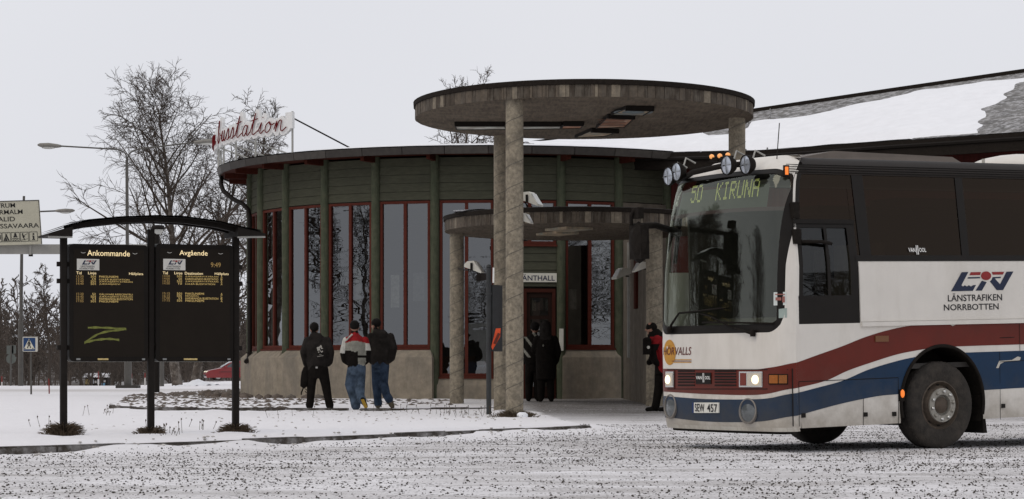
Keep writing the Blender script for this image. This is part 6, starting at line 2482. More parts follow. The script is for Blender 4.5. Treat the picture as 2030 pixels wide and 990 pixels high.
def fast_mesh(F, name, m):
    me = bpy.data.meshes.new(name)
    me.from_pydata(F.v, [], F.f)
    me.materials.append(m)
    return me


def tree(name, label, base, fm, rz=0, sc=1.0, group='bare trees behind the station', tm=BIRCH):
    t = thing(name, label, 'tree', base, rot=(0, 0, rz), group=group)
    t.scale = (sc, sc, sc)
    for nm, me in (('trunk', fm[0]), ('crown', fm[1])):
        o = bpy.data.objects.new(nm, me)
        COL.objects.link(o)
        o.parent = t
    return t


def mk(seed, tm=BIRCH, **k):
    T, C = grow(seed, **k)
    return fast_mesh(T, 'trunk', tm), fast_mesh(C, 'crown', TWIG)


TD_ = 110.0
big_b = mk(3, H=13.7, spread=6.0, trunk_r=.26, n1=33, n2=9, n3=6, n4=4, lean=(-.17, 0), fork=.24, twig=.012, top_w=.6)
b0 = P(353, 760, TD_)
tree('birch_tree', 'tallest bare birch with wide fine crown left of the roof sign', b0 - Vector((0, 0, .3)), big_b, R(0))
mid_b = mk(8, H=11.6, spread=3.6, trunk_r=.24, n1=20, n2=8, n3=6, n4=3, lean=(.14, 0), fork=.26, twig=.0125)
b0 = P(385, 758, TD_ + 2)
tree('birch_tree', 'forked bare birch leaning right behind the downpipe', b0 - Vector((0, 0, .3)), mid_b, R(0))
t3 = mk(15, H=13.3, spread=3.6, trunk_r=.2, n1=20, n2=8, n3=6, n4=3, fork=.3, twig=.0125)
b0 = P(520, 757, 116)
tree('birch_tree', 'bare birch crown showing behind the red roof sign', b0, t3, R(70))
b0 = P(893, 757, 108)
tree('birch_tree', 'bare treetop showing above and below the high canopy', b0, t3, R(190), 1.02)
t4 = mk(22, tm=BARK, H=9.0, spread=2.2, trunk_r=.15, n1=18, n2=7, n3=5, n4=2, fork=.18, twig=.022)
for x, d, s, rz, lab in ((97, 175, .98, 10, 'pale trunked bare tree behind the crossing sign'), (60, 190, .83, 120, 'lower bare tree left of the pale trunked one'), (-4, 150, .55, 60, 'bare tree at the far left picture edge'),
                         (160, 200, .8, 210, 'bare tree seen behind the left board')):
    tree('bare_tree', lab, P(x, 762, d) - Vector((0, 0, .3)), t4, R(rz), s)

# the wood beyond: reads as one brown mass
proto = []
for sd in (31, 32, 33, 34):
    T, C = grow(sd, H=7.5, spread=2.4, trunk_r=.1, n1=14, n2=6, n3=3, n4=0, fork=.06, twig=.034)
    proto.append((np.array(T.v + C.v), T.f + [tuple(i + len(T.v) for i in q) for q in C.f]))
rd = random.Random(77)


def wood(name, label, spots):
    V, F, n = [], [], 0
    for x, y, z, s in spots:
        v, f = proto[rd.randrange(4)]
        a = rd.uniform(0, 6.28)
        ca, sa = math.cos(a), math.sin(a)
        w = np.stack([(v[:, 0] * ca - v[:, 1] * sa) * s + x, (v[:, 0] * sa + v[:, 1] * ca) * s + y, v[:, 2] * s * rd.uniform(.85, 1.15) + z], -1)
        V.append(w)
        F.append(np.array(f) + n)
        n += len(w)
    me = bpy.data.meshes.new(name)
    V, F = np.concatenate(V), np.concatenate(F)
    me.vertices.add(len(V))
    me.vertices.foreach_set('co', V.reshape(-1))
    me.loops.add(len(F) * 4)
    me.loops.foreach_set('vertex_index', F.reshape(-1))
    me.polygons.add(len(F))
    me.polygons.foreach_set('loop_start', np.arange(len(F)) * 4)
    me.polygons.foreach_set('loop_total', np.full(len(F), 4))
    me.update()
    me.validate()
    me.materials.append(mat('wood_twigs', (.078, .063, .052), .95, var=.4, scale=.5))
    o = bpy.data.objects.new(name, me)
    COL.objects.link(o)
    return tag(o, label, 'trees', kind='stuff')


sp = []
for i in range(190):
    d = rd.uniform(205, 320)
    x = P(rd.uniform(-60, 560), 700, d).x
    sp.append((x, d, gz(x, d) - .4, rd.uniform(.75, 1.3)))
for i in range(110):                             # undergrowth along the edge of the wood
    d = rd.uniform(196, 260)
    x = P(rd.uniform(-60, 560), 700, d).x
    sp.append((x, d, gz(x, d) - .3, rd.uniform(.35, .6)))
wood('wood', 'dark leafless wood filling the background at left', sp)
# rising ground under the wood, brown with litter and snow
mb = MB()
rows = []
for j in range(8):
    rows.append([(-110 + 3.5 * i, 238 + j * 16, gz(-60 + i, 238 + j * 16) - .5 + .9 * j + .35 * float(vnoise(np.array([i * .7]), np.array([j * 1.1]), 9)[0])) for i in range(34)])
o = mb.grid(rows).build('wood_floor', mat('wood_floor', (.075, .062, .052), .95, var=.5, scale=.5, dirt=(.5, .5, .52, .8), dscale=.25), None, smooth=True)
tag(o, 'brown brushwood slope with snow under the wood', kind='structure')
# trees on the other side of the street, behind the viewer; they show as reflections in the glass
rds = random.Random(19)
st_ = thing('street_trees', 'leafless trees across the street mirrored in the window panes', None, kind='stuff')
for i in range(78):
    if i < 34:                                  # a row standing left of the square, seen by the left-hand bays
        a = R(rds.uniform(50, 128))
        d = rds.uniform(38, 60)
        x, y, s_ = DX - d * math.sin(a), DY - d * math.cos(a), (rds.uniform(.5, .62) if a < R(72) else rds.uniform(.8, 1.1))
    elif i < 62:                                # and another along the right-hand side
        a = R(rds.uniform(26, 76))
        d = rds.uniform(82, 116)
        x, y, s_ = DX + d * math.sin(a), DY - d * math.cos(a), rds.uniform(.62, .85)
    else:
        a = R(rds.uniform(-20, 60))
        d = rds.uniform(48, 75)
        x, y, s_ = d * math.sin(a), -d * math.cos(a), rds.uniform(.45, .7)
    for me_ in (big_b if i % 2 else t3):
        o = bpy.data.objects.new('tree_piece', me_)
        COL.objects.link(o)
        o.parent = st_
        o.location = (x, y, -.1)
        o.rotation_euler = (0, 0, rds.uniform(0, 6.28) if me_.name.startswith('trunk') else o.rotation_euler.z)
        o.scale = (s_ * 1.15, s_ * 1.15, s_)

# ------------------------------------------------------------------ grass tufts and dry weeds
DRY = mat('dry_grass', (.085, .062, .04), .95, var=.4, scale=30)


def tuft(name, label, x, y, n, r, h, seed):
    rd = random.Random(seed)
    F = Fast()
    z = gz(x, y)
    for i in range(n):
        a = rd.uniform(0, 6.28)
        q = abs(rd.gauss(0, .5)) * r
        p = Vector((x + q * math.cos(a), y + q * math.sin(a), z - .03))
        d = Vector((math.cos(a) * rd.uniform(.1, .9), math.sin(a) * rd.uniform(.1, .9), 1)).normalized()
        L = h * rd.uniform(.45, 1.1) * (1 - .5 * q / r)
        F.limb([p, p + d * L * .55, p + d * L * .85 + Vector((math.cos(a), math.sin(a), -.7)) * L * .22], [.006, .005, .002], 3)
    me = bpy.data.meshes.new(name)
    me.from_pydata(F.v, [], F.f)
    me.materials.append(DRY)
    o = bpy.data.objects.new(name, me)
    COL.objects.link(o)
    return tag(o, label, 'grass', kind='stuff')


for px, w, h, n, lab in ((126, .2, .3, 900, 'left'), (299, .19, .2, 520, 'centre'), (467, .21, .24, 700, 'right')):
    c = bp(px, 0)
    tuft('grass_tuft', 'brown dry grass tuft round the %s post of the timetable stand' % lab, c.x, c.y, n, w, h, px)
c = P(1021, 830, 38.95)
tuft('grass_tuft', 'dry brown grass round the foot of the front column', c.x, c.y - .05, 900, .36, .26, 9)
F = Fast()
rd = random.Random(4)
for (px, py, n, sx) in ((200, 822, 9, 40), (330, 862, 16, 40), (398, 850, 6, 20), (90, 850, 6, 20), (560, 830, 4, 50), (950, 826, 26, 60), (780, 818, 10, 60), (880, 822, 12, 40)):
    for i in range(n):
        d = .86 * FPX / (py - HOR) * rd.uniform(.97, 1.03)
        x = (px + rd.gauss(0, sx * .5) - 1015) / FPX * d
        z = gz(x, d)
        h = rd.uniform(.05, .2)
        p = Vector((x, d, z - .02))
        q = p + Vector((rd.gauss(0, .03), 0, h))
        F.limb([p, q], [.004, .003], 3)
        F.limb([q - Vector((.0, 0, .006)), q + Vector((.004, 0, .012)), q + Vector((0, 0, .026))], [.004, .013, .003], 4)
me = bpy.data.meshes.new('dry_weeds')
me.from_pydata(F.v, [], F.f)
me.materials.append(mat('weed_brown', (.07, .052, .036), .95))
o = bpy.data.objects.new('dry_weeds', me)
COL.objects.link(o)
tag(o, 'scattered dry weed stalks poking through the verge snow', 'weeds', kind='stuff')
# lump of snow at the foot of the front column
c = P(1035, 833, 38.6)
o = MB().blob((c.x, c.y, gz(c.x, c.y) + .03), (.1, .09, .07), 5, 2, .1).build('snow_lump', SNOW, None, smooth=True)
tag(o, 'white lump of snow at the foot of the front column', 'snow lump')
# road grit: sharp dark grains strewn on the packed snow
rdg = np.random.default_rng(5)
N_G = 46000
gyy = 16.3 + 20.7 * rdg.random(N_G) ** .8
gxx = (rdg.random(N_G) - .5) * 2 * (gyy * .235)
keep = ~inside(gxx, gyy, ISLE) & (seg_dist(gxx, gyy, KERB, False) > .25)
dens = vnoise(gxx * .45 + gyy * .2, gyy * .9 - gxx * .5, 21) + .6 * vnoise(gxx * 1.7, gyy * 2.4, 22)
keep &= rdg.random(N_G) < np.clip(.55 + dens * 1.0, .12, 1)
gxx, gyy = gxx[keep], gyy[keep]
gzz = ground_z(gxx, gyy)
n_ = len(gxx)
rr = .0035 + .0075 * rdg.random(n_) ** 2
octa = np.array([[1, 0, 0], [-1, 0, 0], [0, 1, 0], [0, -1, 0], [0, 0, 1], [0, 0, -.6]], float)
of = np.array([[0, 2, 4], [2, 1, 4], [1, 3, 4], [3, 0, 4], [2, 0, 5], [1, 2, 5], [3, 1, 5], [0, 3, 5]])
V = octa[None] * rr[:, None, None] * rdg.uniform(.6, 1.4, (n_, 6, 1)) * np.array([1.2, 1.2, .9]) + np.stack([gxx, gyy, gzz + rr * .4], -1)[:, None]
Fq = (of[None] + (np.arange(n_) * 6)[:, None, None]).reshape(-1, 3)
me = bpy.data.meshes.new('road_grit')
me.from_pydata(V.reshape(-1, 3).tolist(), [], Fq.tolist())
me.materials.append(mat('grit', (.05, .041, .033), .95, var=.5, scale=30))
o = bpy.data.objects.new('road_grit', me)
COL.objects.link(o)
tag(o, 'dark grit grains strewn over the snowy road', 'grit', kind='stuff')
# crumbs and clods of dirty snow thrown up along the kerb and the path
mb = MB()
for i in range(420):
    if i < 200:
        d = rd.uniform(35.5, 44.5); x = rd.uniform(-4.5, 1.0)
    elif i < 320:
        t = rd.uniform(0, 1); d = 25.3 + 9 * t + rd.gauss(0, .2); x = -5.7 + 6.8 * t + .25 + rd.gauss(0, .25)
    else:
        d = rd.uniform(27, 43); x = rd.uniform(-7, 0)
    r = rd.uniform(.006, .02)
    mb.blob((x, d, gz(x, d) + r * .3), (r * 1.4, r, r * .7), i, 1, .3)
o = mb.build('snow_crumbs', mat('dirty_snow', (.5, .48, .46), .9, var=.35, scale=9, dirt=(.14, .12, .1, .8), dscale=7), None)
tag(o, 'crumbs of dirty snow scattered over the verge', 'snow', kind='stuff')

# ------------------------------------------------------------------ people
def skin_body(tubes, voxel=.016):
    """tapered limbs and trunk fused into one continuous surface; returns verts, faces and the tag of each face"""
    mb = MB()
    samples = []
    for tagn, kind, pts in tubes:
        if kind == 'limb':                       # (x, y, z, r)
            q = []
            for a, b in zip(pts, pts[1:]):
                for i in range(4):
                    t = i / 4
                    q.append([a[k] + (b[k] - a[k]) * t for k in range(4)])
            q.append(list(pts[-1]))
            mb.tube([p[:3] for p in q], [p[3] for p in q], 12)
            for p in (q[0], q[-1]):
                mb.blob(p[:3], p[3], 0, 2, 0)
            for p in q: samples.append((p[0], p[1], p[2], p[3], tagn))
        else:                                    # rings (x, y, z, rx, ry)
            rows = []
            for x, y, z, rx, ry in pts:
                rows.append([(x + rx * math.cos(2 * PI * k / 20), y + ry * math.sin(2 * PI * k / 20), z) for k in range(20)])
            vs = [p for r in rows for p in r]
            fs = [(i * 20 + k, i * 20 + (k + 1) % 20, (i + 1) * 20 + (k + 1) % 20, (i + 1) * 20 + k) for i in range(len(rows) - 1) for k in range(20)]
            fs += [tuple(range(19, -1, -1)), tuple((len(rows) - 1) * 20 + k for k in range(20))]
            mb.add(vs, fs)
            for (a, b) in zip(pts, pts[1:]):
                for i in range(3):
                    t = i / 3
                    x, y, z, rx, ry = [a[k] + (b[k] - a[k]) * t for k in range(5)]
                    for sx in (-.6, 0, .6):
                        samples.append((x + sx * rx, y, z, min(rx, ry) * .75, tagn))
    me = mb.mesh('b', [BLACK])
    o = bpy.data.objects.new('b', me)
    COL.objects.link(o)
    m = o.modifiers.new('r', 'REMESH')
    m.mode = 'VOXEL'
    m.voxel_size = voxel
    m2 = o.modifiers.new('s', 'SMOOTH')
    m2.iterations = 4
    m2.factor = .5
    dg = bpy.context.evaluated_depsgraph_get()
    res = bpy.data.meshes.new_from_object(o.evaluated_get(dg))
    bpy.data.objects.remove(o)
    bpy.data.meshes.remove(me)
    n = len(res.polygons)
    cen = np.zeros(n * 3)
    res.polygons.foreach_get('center', cen)
    cen = cen.reshape(-1, 3)
    S = np.array([s[:3] for s in samples])
    Rr = np.array([s[3] for s in samples])
    best = np.full(n, 1e9)
    idx = np.zeros(n, int)
    for i in range(len(samples)):
        d = np.linalg.norm(cen - S[i], axis=1) - Rr[i]
        k = d < best
        best[k] = d[k]
        idx[k] = i
    tags = [samples[i][4] for i in idx]
    return res, cen, tags


CL = lambda n, c, **k: mat('cloth_' + n, c, .95, var=k.get('var', .3), scale=k.get('scale', 9), bump=1.0, bscale=11, spec=.06)
C_BLACK = CL('black', (.009, .0075, .0065))
C_JACK = CL('black_jacket', (.018, .0155, .014), var=.5, scale=5)
C_JEAN = CL('jeans', (.028, .042, .068), var=.55, scale=6)
C_JEAN2 = CL('jeans_pale', (.05, .07, .1), var=.6, scale=7)
C_RED = CL('red', (.21, .014, .016))
C_WHITE = CL('white', (.42, .41, .37))
C_GREY = CL('grey', (.21, .205, .175))
SKINM = mat('skin', (.26, .14, .095), .6, var=.1)
HAIR = mat('hair_black', (.009, .0075, .0065), .8, var=.3, scale=60, bump=.8, bscale=90, spec=.1)
BOOT = CL('boots', (.1, .085, .06))
SHOE = CL('black_shoe', (.01, .009, .008))


def person(label, loc, tubes, colour, voxel=.016):
    """colour(tag, x, y, z) -> material"""
    me, cen, tags = skin_body(tubes, voxel)
    mats, ids = [], {}
    mi = []
    for c, t in zip(cen, tags):
        m = colour(t, *c)
        if m not in ids:
            ids[m] = len(mats)
            mats.append(m)
        mi.append(ids[m])
    me.materials.clear()
    for m in mats: me.materials.append(m)
    me.polygons.foreach_set('material_index', mi)
    me.polygons.foreach_set('use_smooth', [True] * len(me.polygons))
    t = thing('person', label, 'person', loc)
    me.name = 'body'
    o = bpy.data.objects.new('body', me)
    COL.objects.link(o)
    o.parent = t
    return t


def hair(t, c, r, seed):
    mb = MB().blob(c, r, seed, 3, .05)
    mb.v = [(x, y, z) for x, y, z in mb.v]
    me = mb.mesh('hair', HAIR, smooth=True)
    o = bpy.data.objects.new('hair', me)
    COL.objects.link(o)
    o.parent = t
    return o


def part(t, mb, name, m, smooth=False, kind=None):
    me = mb.mesh(name, m, smooth=smooth)
    o = bpy.data.objects.new(name, me)
    COL.objects.link(o)
    o.parent = t
    ORG[o] = Vector((0, 0, 0))
    return o


def head_tubes(x, y, z, turn=0.0):
    """skull, jaw, nose and ears; z = chin; turn = direction of the face (0 = away from the viewer)"""
    fx, fy = math.sin(turn), math.cos(turn)
    sx, sy = fy, -fx
    out = [('face', 'ring', [(x, y, z + .0, .045, .05), (x + .005 * fx, y + .005 * fy, z + .05, .066, .078), (x, y, z + .12, .076, .092), (x, y, z + .18, .07, .085), (x, y, z + .225, .04, .05)]),
           ('face', 'limb', [(x + fx * .085, y + fy * .085, z + .1, .016), (x + fx * .104, y + fy * .104, z + .07, .017)]),
           ('neck', 'limb', [(x, y - .01, z - .1, .06), (x, y, z + .03, .055)])]
    for s in (-1, 1):
        out.append(('face', 'limb', [(x + sx * s * .078 - fx * .01, y + sy * s * .078 - fy * .01, z + .07, .014), (x + sx * s * .082 - fx * .012, y + sy * s * .082 - fy * .012, z + .11, .017)]))
    return out


def hand(x, y, z, dx, side):
    """relaxed, slightly curled hand hanging down; fingers towards -z"""
    out = [('skin', 'ring', [(x, y, z, .022, .03), (x, y, z - .05, .018, .042), (x, y, z - .09, .016, .04)])]
    for i, L in enumerate((.07, .08, .075, .058)):
        yy = y - .03 + i * .02
        out.append(('skin', 'limb', [(x, yy, z - .085, .0095), (x + dx * .008, yy, z - .085 - L * .55, .009), (x + dx * .026, yy, z - .085 - L, .0075)]))
    out.append(('skin', 'limb', [(x, y - .035, z - .02, .011), (x + dx * .015, y - .058, z - .055, .0105), (x + dx * .022, y - .06, z - .085, .009)]))
    return out


# ---- the one in black with a bag, leftmost
d = 45.6
p = P(629, 812, d)
gA = gz(p.x, p.y)
tb = [('jacket', 'ring', [(.0, .01, .84, .2, .15), (.0, .0, .92, .215, .16), (.0, -.01, 1.12, .225, .165), (.0, -.01, 1.3, .235, .155), (0, 0, 1.42, .19, .13), (-.02, .02, 1.49, .1, .1)]),
      ('hood', 'ring', [(-.02, -.07, 1.36, .13, .07), (-.02, -.06, 1.45, .14, .09), (-.03, -.02, 1.53, .1, .09)]),
      ('jacket', 'limb', [(-.2, .0, 1.38, .08), (-.275, -.02, 1.14, .075), (-.245, .1, .93, .06), (-.23, .13, .88, .055)]),
      ('jacket', 'limb', [(.2, .0, 1.38, .08), (.275, -.01, 1.14, .075), (.245, .1, .94, .06), (.2, .15, .9, .055)]),
      ('trouser', 'ring', [(.02, .0, .62, .15, .12), (.02, .0, .75, .19, .14), (.01, .0, .88, .19, .14)]),
      ('trouser', 'limb', [(-.085, .0, .82, .115), (-.12, .02, .48, .092), (-.135, -.01, .2, .078), (-.15, -.03, .08, .083)]),
      ('trouser', 'limb', [(.1, .0, .82, .12), (.17, .03, .48, .096), (.22, .0, .2, .08), (.25, .0, .08, .085)]),
      ('shoe', 'limb', [(-.15, -.06, .045, .05), (-.165, .16, .04, .045)]),
      ('shoe', 'limb', [(.25, -.05, .045, .05), (.275, .16, .04, .045)])]
tb += head_tubes(-.07, .06, 1.5, -.5)
tb += hand(-.24, .14, .87, 1, -1)


def colA(t, x, y, z):
    return {'jacket': C_JACK, 'hood': C_JACK, 'trouser': C_BLACK, 'shoe': SHOE, 'face': SKINM, 'neck': SKINM, 'skin': SKINM}[t]


A_ = person('person in black with a pale print on the back and a dark bag', (p.x, p.y, gA), tb, colA)
hair(A_, (-.065, .035, 1.65), (.092, .1, .1), 5)
bag = thing('shoulder_bag', 'dark bag hanging at the side of the person in black', 'bag', (p.x - .24, p.y + .02, gA))
mb = MB()
rows = []
for z, w, dp, ox in ((.42, .02, .03, -.03), (.46, .075, .07, -.03), (.6, .1, .09, .0), (.74, .1, .085, .02), (.84, .06, .06, .02), (.86, .02, .03, .02)):
    rows.append([(ox + w * math.cos(2 * PI * k / 14), dp * math.sin(2 * PI * k / 14), z) for k in range(15)])
mb.grid(rows)
part(bag, mb, 'pouch', C_BLACK, True)
part(bag, MB().tube([(-.03, 0, .45), (-.06, 0, .38), (-.08, -.01, .33), (-.085, 0, .29)], .014, 6), 'strap_end', C_BLACK)
part(bag, MB().tube([(-.02, .0, .42), (.04, 0, .37), (.05, 0, .33), (.02, 0, .325), (-.01, 0, .36)], .007, 5), 'loose_strap', C_BLACK)
part(bag, MB().tube([(.02, .0, .84), (.06, -.05, 1.1), (.16, -.1, 1.38)], .012, 5), 'shoulder_strap', C_BLACK)
# abstract pale print and buckle
mb = MB()
rdp = random.Random(3)
for i in range(26):
    a, r = rdp.uniform(0, 6.28), rdp.uniform(0, .085)
    cx, cz, s = .06 + r * math.cos(a), 1.21 + r * .9 * math.sin(a), rdp.uniform(.008, .022)
    pts = [(cx + s * math.cos(2 * PI * k / 6) * rdp.uniform(.6, 1.2), -.187 - .0003 * i, cz + s * math.sin(2 * PI * k / 6) * rdp.uniform(.6, 1.2)) for k in range(6)]
    mb.add(pts, [tuple(range(6))])
for k in range(9):
    mb.box((.02 + k * .014, -.188, 1.055 + k * .002), (.008, .004, .014))
for k in range(3):
    mb.box((.06 + k * .016, -.188, 1.095), (.008, .004, .012))
o = part(A_, mb, 'back_print', mat('print_pale', (.36, .34, .3), .8, var=.2))
part(A_, MB().box((-.0, -.155, .835), (.04, .012, .035)), 'buckle', GALV)

# ---- the one in the red, white and black jacket
p = P(705, 812, 45.3)
gB = gz(p.x, p.y)
tb = [('jacket', 'ring', [(.03, .0, .88, .15, .13), (.01, .0, .92, .185, .15), (.0, .0, 1.08, .2, .16), (.0, .0, 1.28, .215, .155), (-.01, .0, 1.42, .18, .13), (-.02, .02, 1.5, .09, .09)]),
      ('collar', 'ring', [(-.02, .02, 1.46, .085, .085), (-.02, .02, 1.55, .08, .08)]),
      ('sleeve', 'limb', [(-.185, .0, 1.38, .078), (-.245, -.02, 1.15, .074), (-.22, .06, .98, .066), (-.13, .12, .92, .06)]),
      ('sleeve', 'limb', [(.185, .0, 1.38, .078), (.245, -.01, 1.15, .074), (.215, .06, .98, .066), (.14, .12, .92, .06)]),
      ('trouser', 'ring', [(.03, .0, .68, .15, .12), (.03, .0, .8, .17, .13), (.03, .0, .93, .165, .13)]),
      ('trouser', 'limb', [(-.045, .02, .84, .122), (-.12, .12, .5, .108), (-.035, .12, .22, .098), (.0, .06, .08, .1)]),
      ('trouser', 'limb', [(.09, .0, .84, .12), (.085, .04, .5, .105), (.1, -.16, .27, .09), (.15, -.3, .19, .085)]),
      ('shoe', 'limb', [(.0, .02, .05, .05), (-.01, .22, .045, .045)]),
      ('shoe2', 'limb', [(.16, -.34, .2, .055), (.225, -.31, .07, .045)])]
tb += head_tubes(-.02, .03, 1.54, -.25)


def colB(t, x, y, z):
    if t in ('jacket', 'sleeve'):
        yoke = 1.335 + .03 * math.cos(x * 9)
        if t == 'sleeve' and x < 0 and z > 1.12: return C_WHITE
        if z > yoke: return C_RED
        if z > 1.18 - .6 * max(0, .12 - abs(x)) * .5: return C_GREY if abs(x) < .2 else C_WHITE
        if .06 < x < .21 and y < 0: return C_GREY if not (1.03 < z < 1.075) else C_BLACK
        return C_BLACK
    return {'collar': C_BLACK, 'trouser': C_JEAN2, 'shoe': SHOE, 'shoe2': SHOE, 'face': SKINM, 'neck': SKINM}[t]


B_ = person('person in red white and black jacket and faded jeans, mid-stride', (p.x, p.y, gB), tb, colB)
hair(B_, (-.02, .005, 1.685), (.1, .108, .1), 8)
part(B_, MB().hexa([(.13, -.395, .2), (.19, -.405, .21), (.265, -.365, .05), (.2, -.36, .03), (.13, -.38, .205), (.19, -.39, .215), (.265, -.35, .055), (.2, -.345, .035)]), 'sole', mat('yellow_sole', (.36, .22, .03), .8))
part(B_, MB().tube([(-.2, -.06, 1.36), (-.12, -.14, 1.44), (-.06, -.1, 1.5)], .016, 5), 'white_piping', C_WHITE)

# ---- the taller one in black jacket and jeans
p = P(754, 803, 46.0)
gC = gz(p.x, p.y)
tb = [('jacket', 'ring', [(.0, .0, .92, .175, .145), (.0, .0, 1.0, .195, .155), (.0, .0, 1.2, .205, .16), (.01, .0, 1.38, .21, .15), (.0, .0, 1.5, .17, .12), (-.03, .02, 1.56, .1, .1)]),
      ('hood', 'ring', [(.02, -.08, 1.44, .14, .08), (.0, -.07, 1.54, .15, .1), (-.03, -.03, 1.6, .11, .09)]),
      ('jacket', 'limb', [(-.195, .0, 1.46, .08), (-.25, -.02, 1.22, .077), (-.215, .05, 1.0, .068), (-.15, .12, .93, .06)]),
      ('jacket', 'limb', [(.205, .0, 1.46, .08), (.275, -.02, 1.22, .077), (.23, .06, 1.02, .068), (.16, .12, .96, .06)]),
      ('trouser', 'ring', [(.0, .0, .72, .155, .125), (.0, .0, .85, .175, .14), (.0, .0, .96, .17, .13)]),
      ('trouser', 'limb', [(-.07, .0, .88, .118), (-.08, .08, .5, .098), (-.06, .1, .2, .084), (-.05, .1, .1, .088)]),
      ('trouser', 'limb', [(.07, .0, .88, .118), (.06, .03, .52, .098), (.13, -.14, .28, .085), (.19, -.22, .19, .088)]),
      ('boot', 'limb', [(-.05, .08, .06, .06), (-.07, .26, .045, .05)]),
      ('boot', 'limb', [(.195, -.23, .17, .066), (.24, -.16, .07, .058), (.25, -.06, .04, .045)])]
tb += head_tubes(-.1, .05, 1.58, -.9)


def colC(t, x, y, z):
    return {'jacket': C_JACK, 'hood': C_JACK, 'trouser': C_JEAN, 'boot': BOOT, 'face': SKINM, 'neck': SKINM}[t]


C_ = person('taller person in black hooded jacket and dark blue jeans', (p.x, p.y, gC), tb, colC)
hair(C_, (-.085, .03, 1.735), (.1, .105, .095), 12)
part(C_, MB().box((-.05, -.142, .84), (.11, .01, .012)).box((-.05, -.142, .76), (.1, .01, .01)), 'pocket_seam', C_JEAN2)

# ---- two dark figures at the door
p = P(1082, 780, 51.5)
gD = gz(p.x, p.y)
tb = [('coat', 'ring', [(.0, .0, .5, .22, .17), (.0, .0, .8, .23, .18), (.0, .0, 1.1, .23, .18), (.01, .0, 1.34, .235, .165), (.0, .0, 1.48, .17, .13), (.0, .02, 1.56, .09, .09)]),
      ('coat', 'limb', [(-.2, .0, 1.42, .085), (-.27, .04, 1.15, .08), (-.2, .2, 1.1, .065), (-.1, .25, 1.15, .055)]),
      ('coat', 'limb', [(.2, .0, 1.42, .085), (.28, .02, 1.15, .08), (.24, .12, .92, .065), (.2, .15, .86, .055)]),
      ('hood', 'ring', [(.0, -.05, 1.45, .13, .1), (.0, -.02, 1.58, .12, .12), (.0, .0, 1.7, .125, .13), (.0, .0, 1.8, .1, .1), (.0, .0, 1.84, .04, .05)]),
      ('trouser', 'limb', [(-.1, .0, .6, .1), (-.11, .0, .1, .08)]), ('trouser', 'limb', [(.1, .0, .6, .1), (.12, .0, .1, .08)]),
      ('trouser', 'limb', [(-.11, -.04, .045, .05), (-.13, .15, .04, .045)]), ('trouser', 'limb', [(.12, -.04, .045, .05), (.14, .15, .04, .045)])]
tb += [('trouser', 'limb', [(0, .02, 1.55, .07), (0, .04, 1.66, .08)])]
D_ = person('person in long dark hooded coat at the waiting hall door', (p.x, p.y, gD), tb, lambda t, x, y, z: C_BLACK if t != 'hood' else C_JACK)
part(D_, MB().blob((-.06, -.19, 1.27), (.02, .012, .03), 1, 1, 0), 'badge', C_GREY)
p = P(1057, 778, 52.0)
gD2 = gz(p.x, p.y)
tb = [('jacket', 'ring', [(.0, .0, .85, .19, .15), (.0, .0, .95, .21, .16), (.0, .0, 1.2, .22, .165), (.0, .0, 1.36, .215, .15), (.0, .0, 1.47, .15, .12), (.0, .02, 1.53, .08, .08)]),
      ('jacket', 'limb', [(-.19, .0, 1.4, .08), (-.26, .02, 1.16, .075), (-.24, .08, .94, .062), (-.23, .1, .88, .055)]),
      ('jacket', 'limb', [(.19, .0, 1.4, .08), (.25, .02, 1.16, .075), (.22, .1, .95, .062), (.2, .14, .9, .055)]),
      ('trouser', 'ring', [(.0, .0, .68, .15, .12), (.0, .0, .9, .17, .13)]),
      ('trouser', 'limb', [(-.08, .0, .82, .11), (-.1, .0, .45, .09), (-.1, .0, .1, .08)]), ('trouser', 'limb', [(.08, .0, .82, .11), (.1, .0, .45, .09), (.1, .0, .1, .08)]),
      ('trouser', 'limb', [(-.1, -.04, .045, .05), (-.12, .15, .04, .045)]), ('trouser', 'limb', [(.1, -.04, .045, .05), (.12, .15, .04, .045)])]
tb += head_tubes(.04, .04, 1.56, .2)
D2 = person('person in black and grey jacket half hidden at the door', (p.x, p.y, gD2), tb,
            lambda t, x, y, z: (C_GREY if (.16 < ((x * 1.3 + z) % .34) < .25 and z > 1.0) else C_BLACK) if t == 'jacket' else (SKINM if t in ('face', 'neck') else C_BLACK))
hair(D2, (.04, .02, 1.71), (.105, .11, .11), 3)

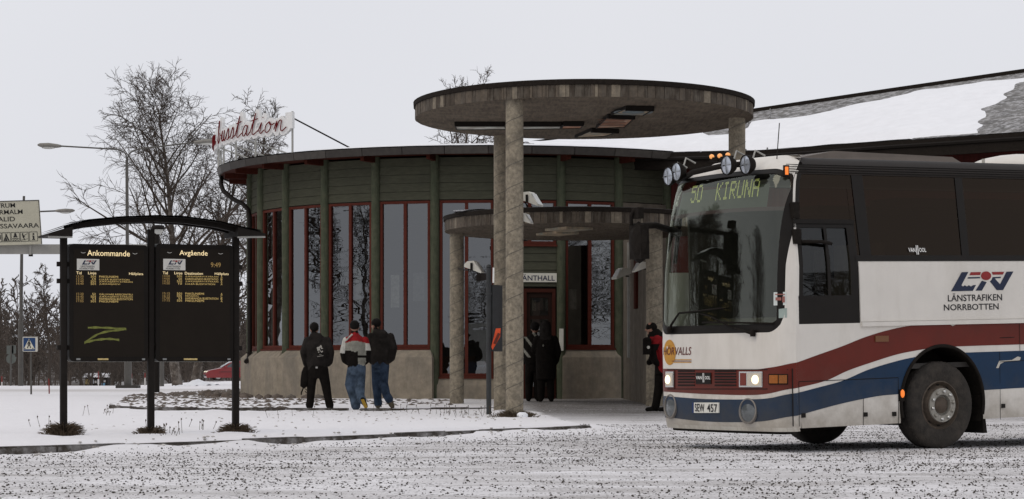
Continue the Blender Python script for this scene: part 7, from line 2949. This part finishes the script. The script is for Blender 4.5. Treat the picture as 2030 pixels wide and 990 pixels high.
# ---- someone in a red jacket stooping beside the coach door
p = P(1312, 822, 44.0)
gE = gz(p.x, p.y)
tb = [('trouser', 'limb', [(-.02, .05, .86, .12), (-.05, .06, .48, .095), (-.1, .04, .2, .08), (-.12, .03, .09, .082)]),
      ('trouser', 'limb', [(.12, -.04, .86, .12), (.13, -.03, .48, .095), (.12, -.05, .2, .08), (.12, -.06, .09, .082)]),
      ('trouser', 'ring', [(.04, .0, .72, .17, .13), (.04, .0, .9, .18, .15)]),
      ('vest', 'limb', [(.05, .0, .9, .17), (.02, .0, 1.05, .185), (-.03, .0, 1.25, .19), (-.08, .0, 1.42, .17), (-.12, .0, 1.5, .12)]),
      ('sleeve', 'limb', [(-.1, -.18, 1.4, .085), (-.2, -.22, 1.18, .078), (-.16, -.16, .98, .065), (-.1, -.12, .93, .06)]),
      ('sleeve', 'limb', [(-.05, .2, 1.4, .085), (-.12, .24, 1.16, .078), (-.2, .16, .98, .065), (-.24, .12, .95, .06)]),
      ('shoe', 'limb', [(-.1, .03, .045, .05), (-.28, .03, .04, .045)]), ('shoe', 'limb', [(.14, -.06, .045, .05), (-.04, -.08, .04, .045)]),
      ('neckw', 'limb', [(-.12, .0, 1.46, .08), (-.17, .0, 1.55, .07)])]
tb += head_tubes(-.22, .0, 1.5, -1.57)
E_ = person('person in red jacket and black trousers stooping beside the coach front', (p.x, p.y, gE), tb,
            lambda t, x, y, z: {'trouser': C_BLACK, 'vest': (C_RED if z < 1.45 else C_BLACK), 'sleeve': (C_BLACK if z < 1.3 else C_RED), 'shoe': SHOE, 'face': SKINM, 'neck': C_BLACK, 'neckw': C_BLACK}[t])
part(E_, MB().blob((-.2, .0, 1.63), (.11, .1, .1), 2, 3, .03), 'cap', C_BLACK, True)
cb = thing('camera_bag', 'black bag with pale badge carried by the stooping person', 'bag', (p.x - .3, p.y - .25, gE))
part(cb, MB().box((0, 0, 1.25), (.16, .14, .3)).blob((0, 0, 1.38), (.09, .08, .06), 1, 2, 0), 'bag_body', C_BLACK)
part(cb, MB().lathe([(.03, 0), (.03, .01)], 12, Matrix.Translation((.02, -.075, 1.24)) @ Matrix.Rotation(R(90), 4, 'X')), 'badge', C_WHITE)
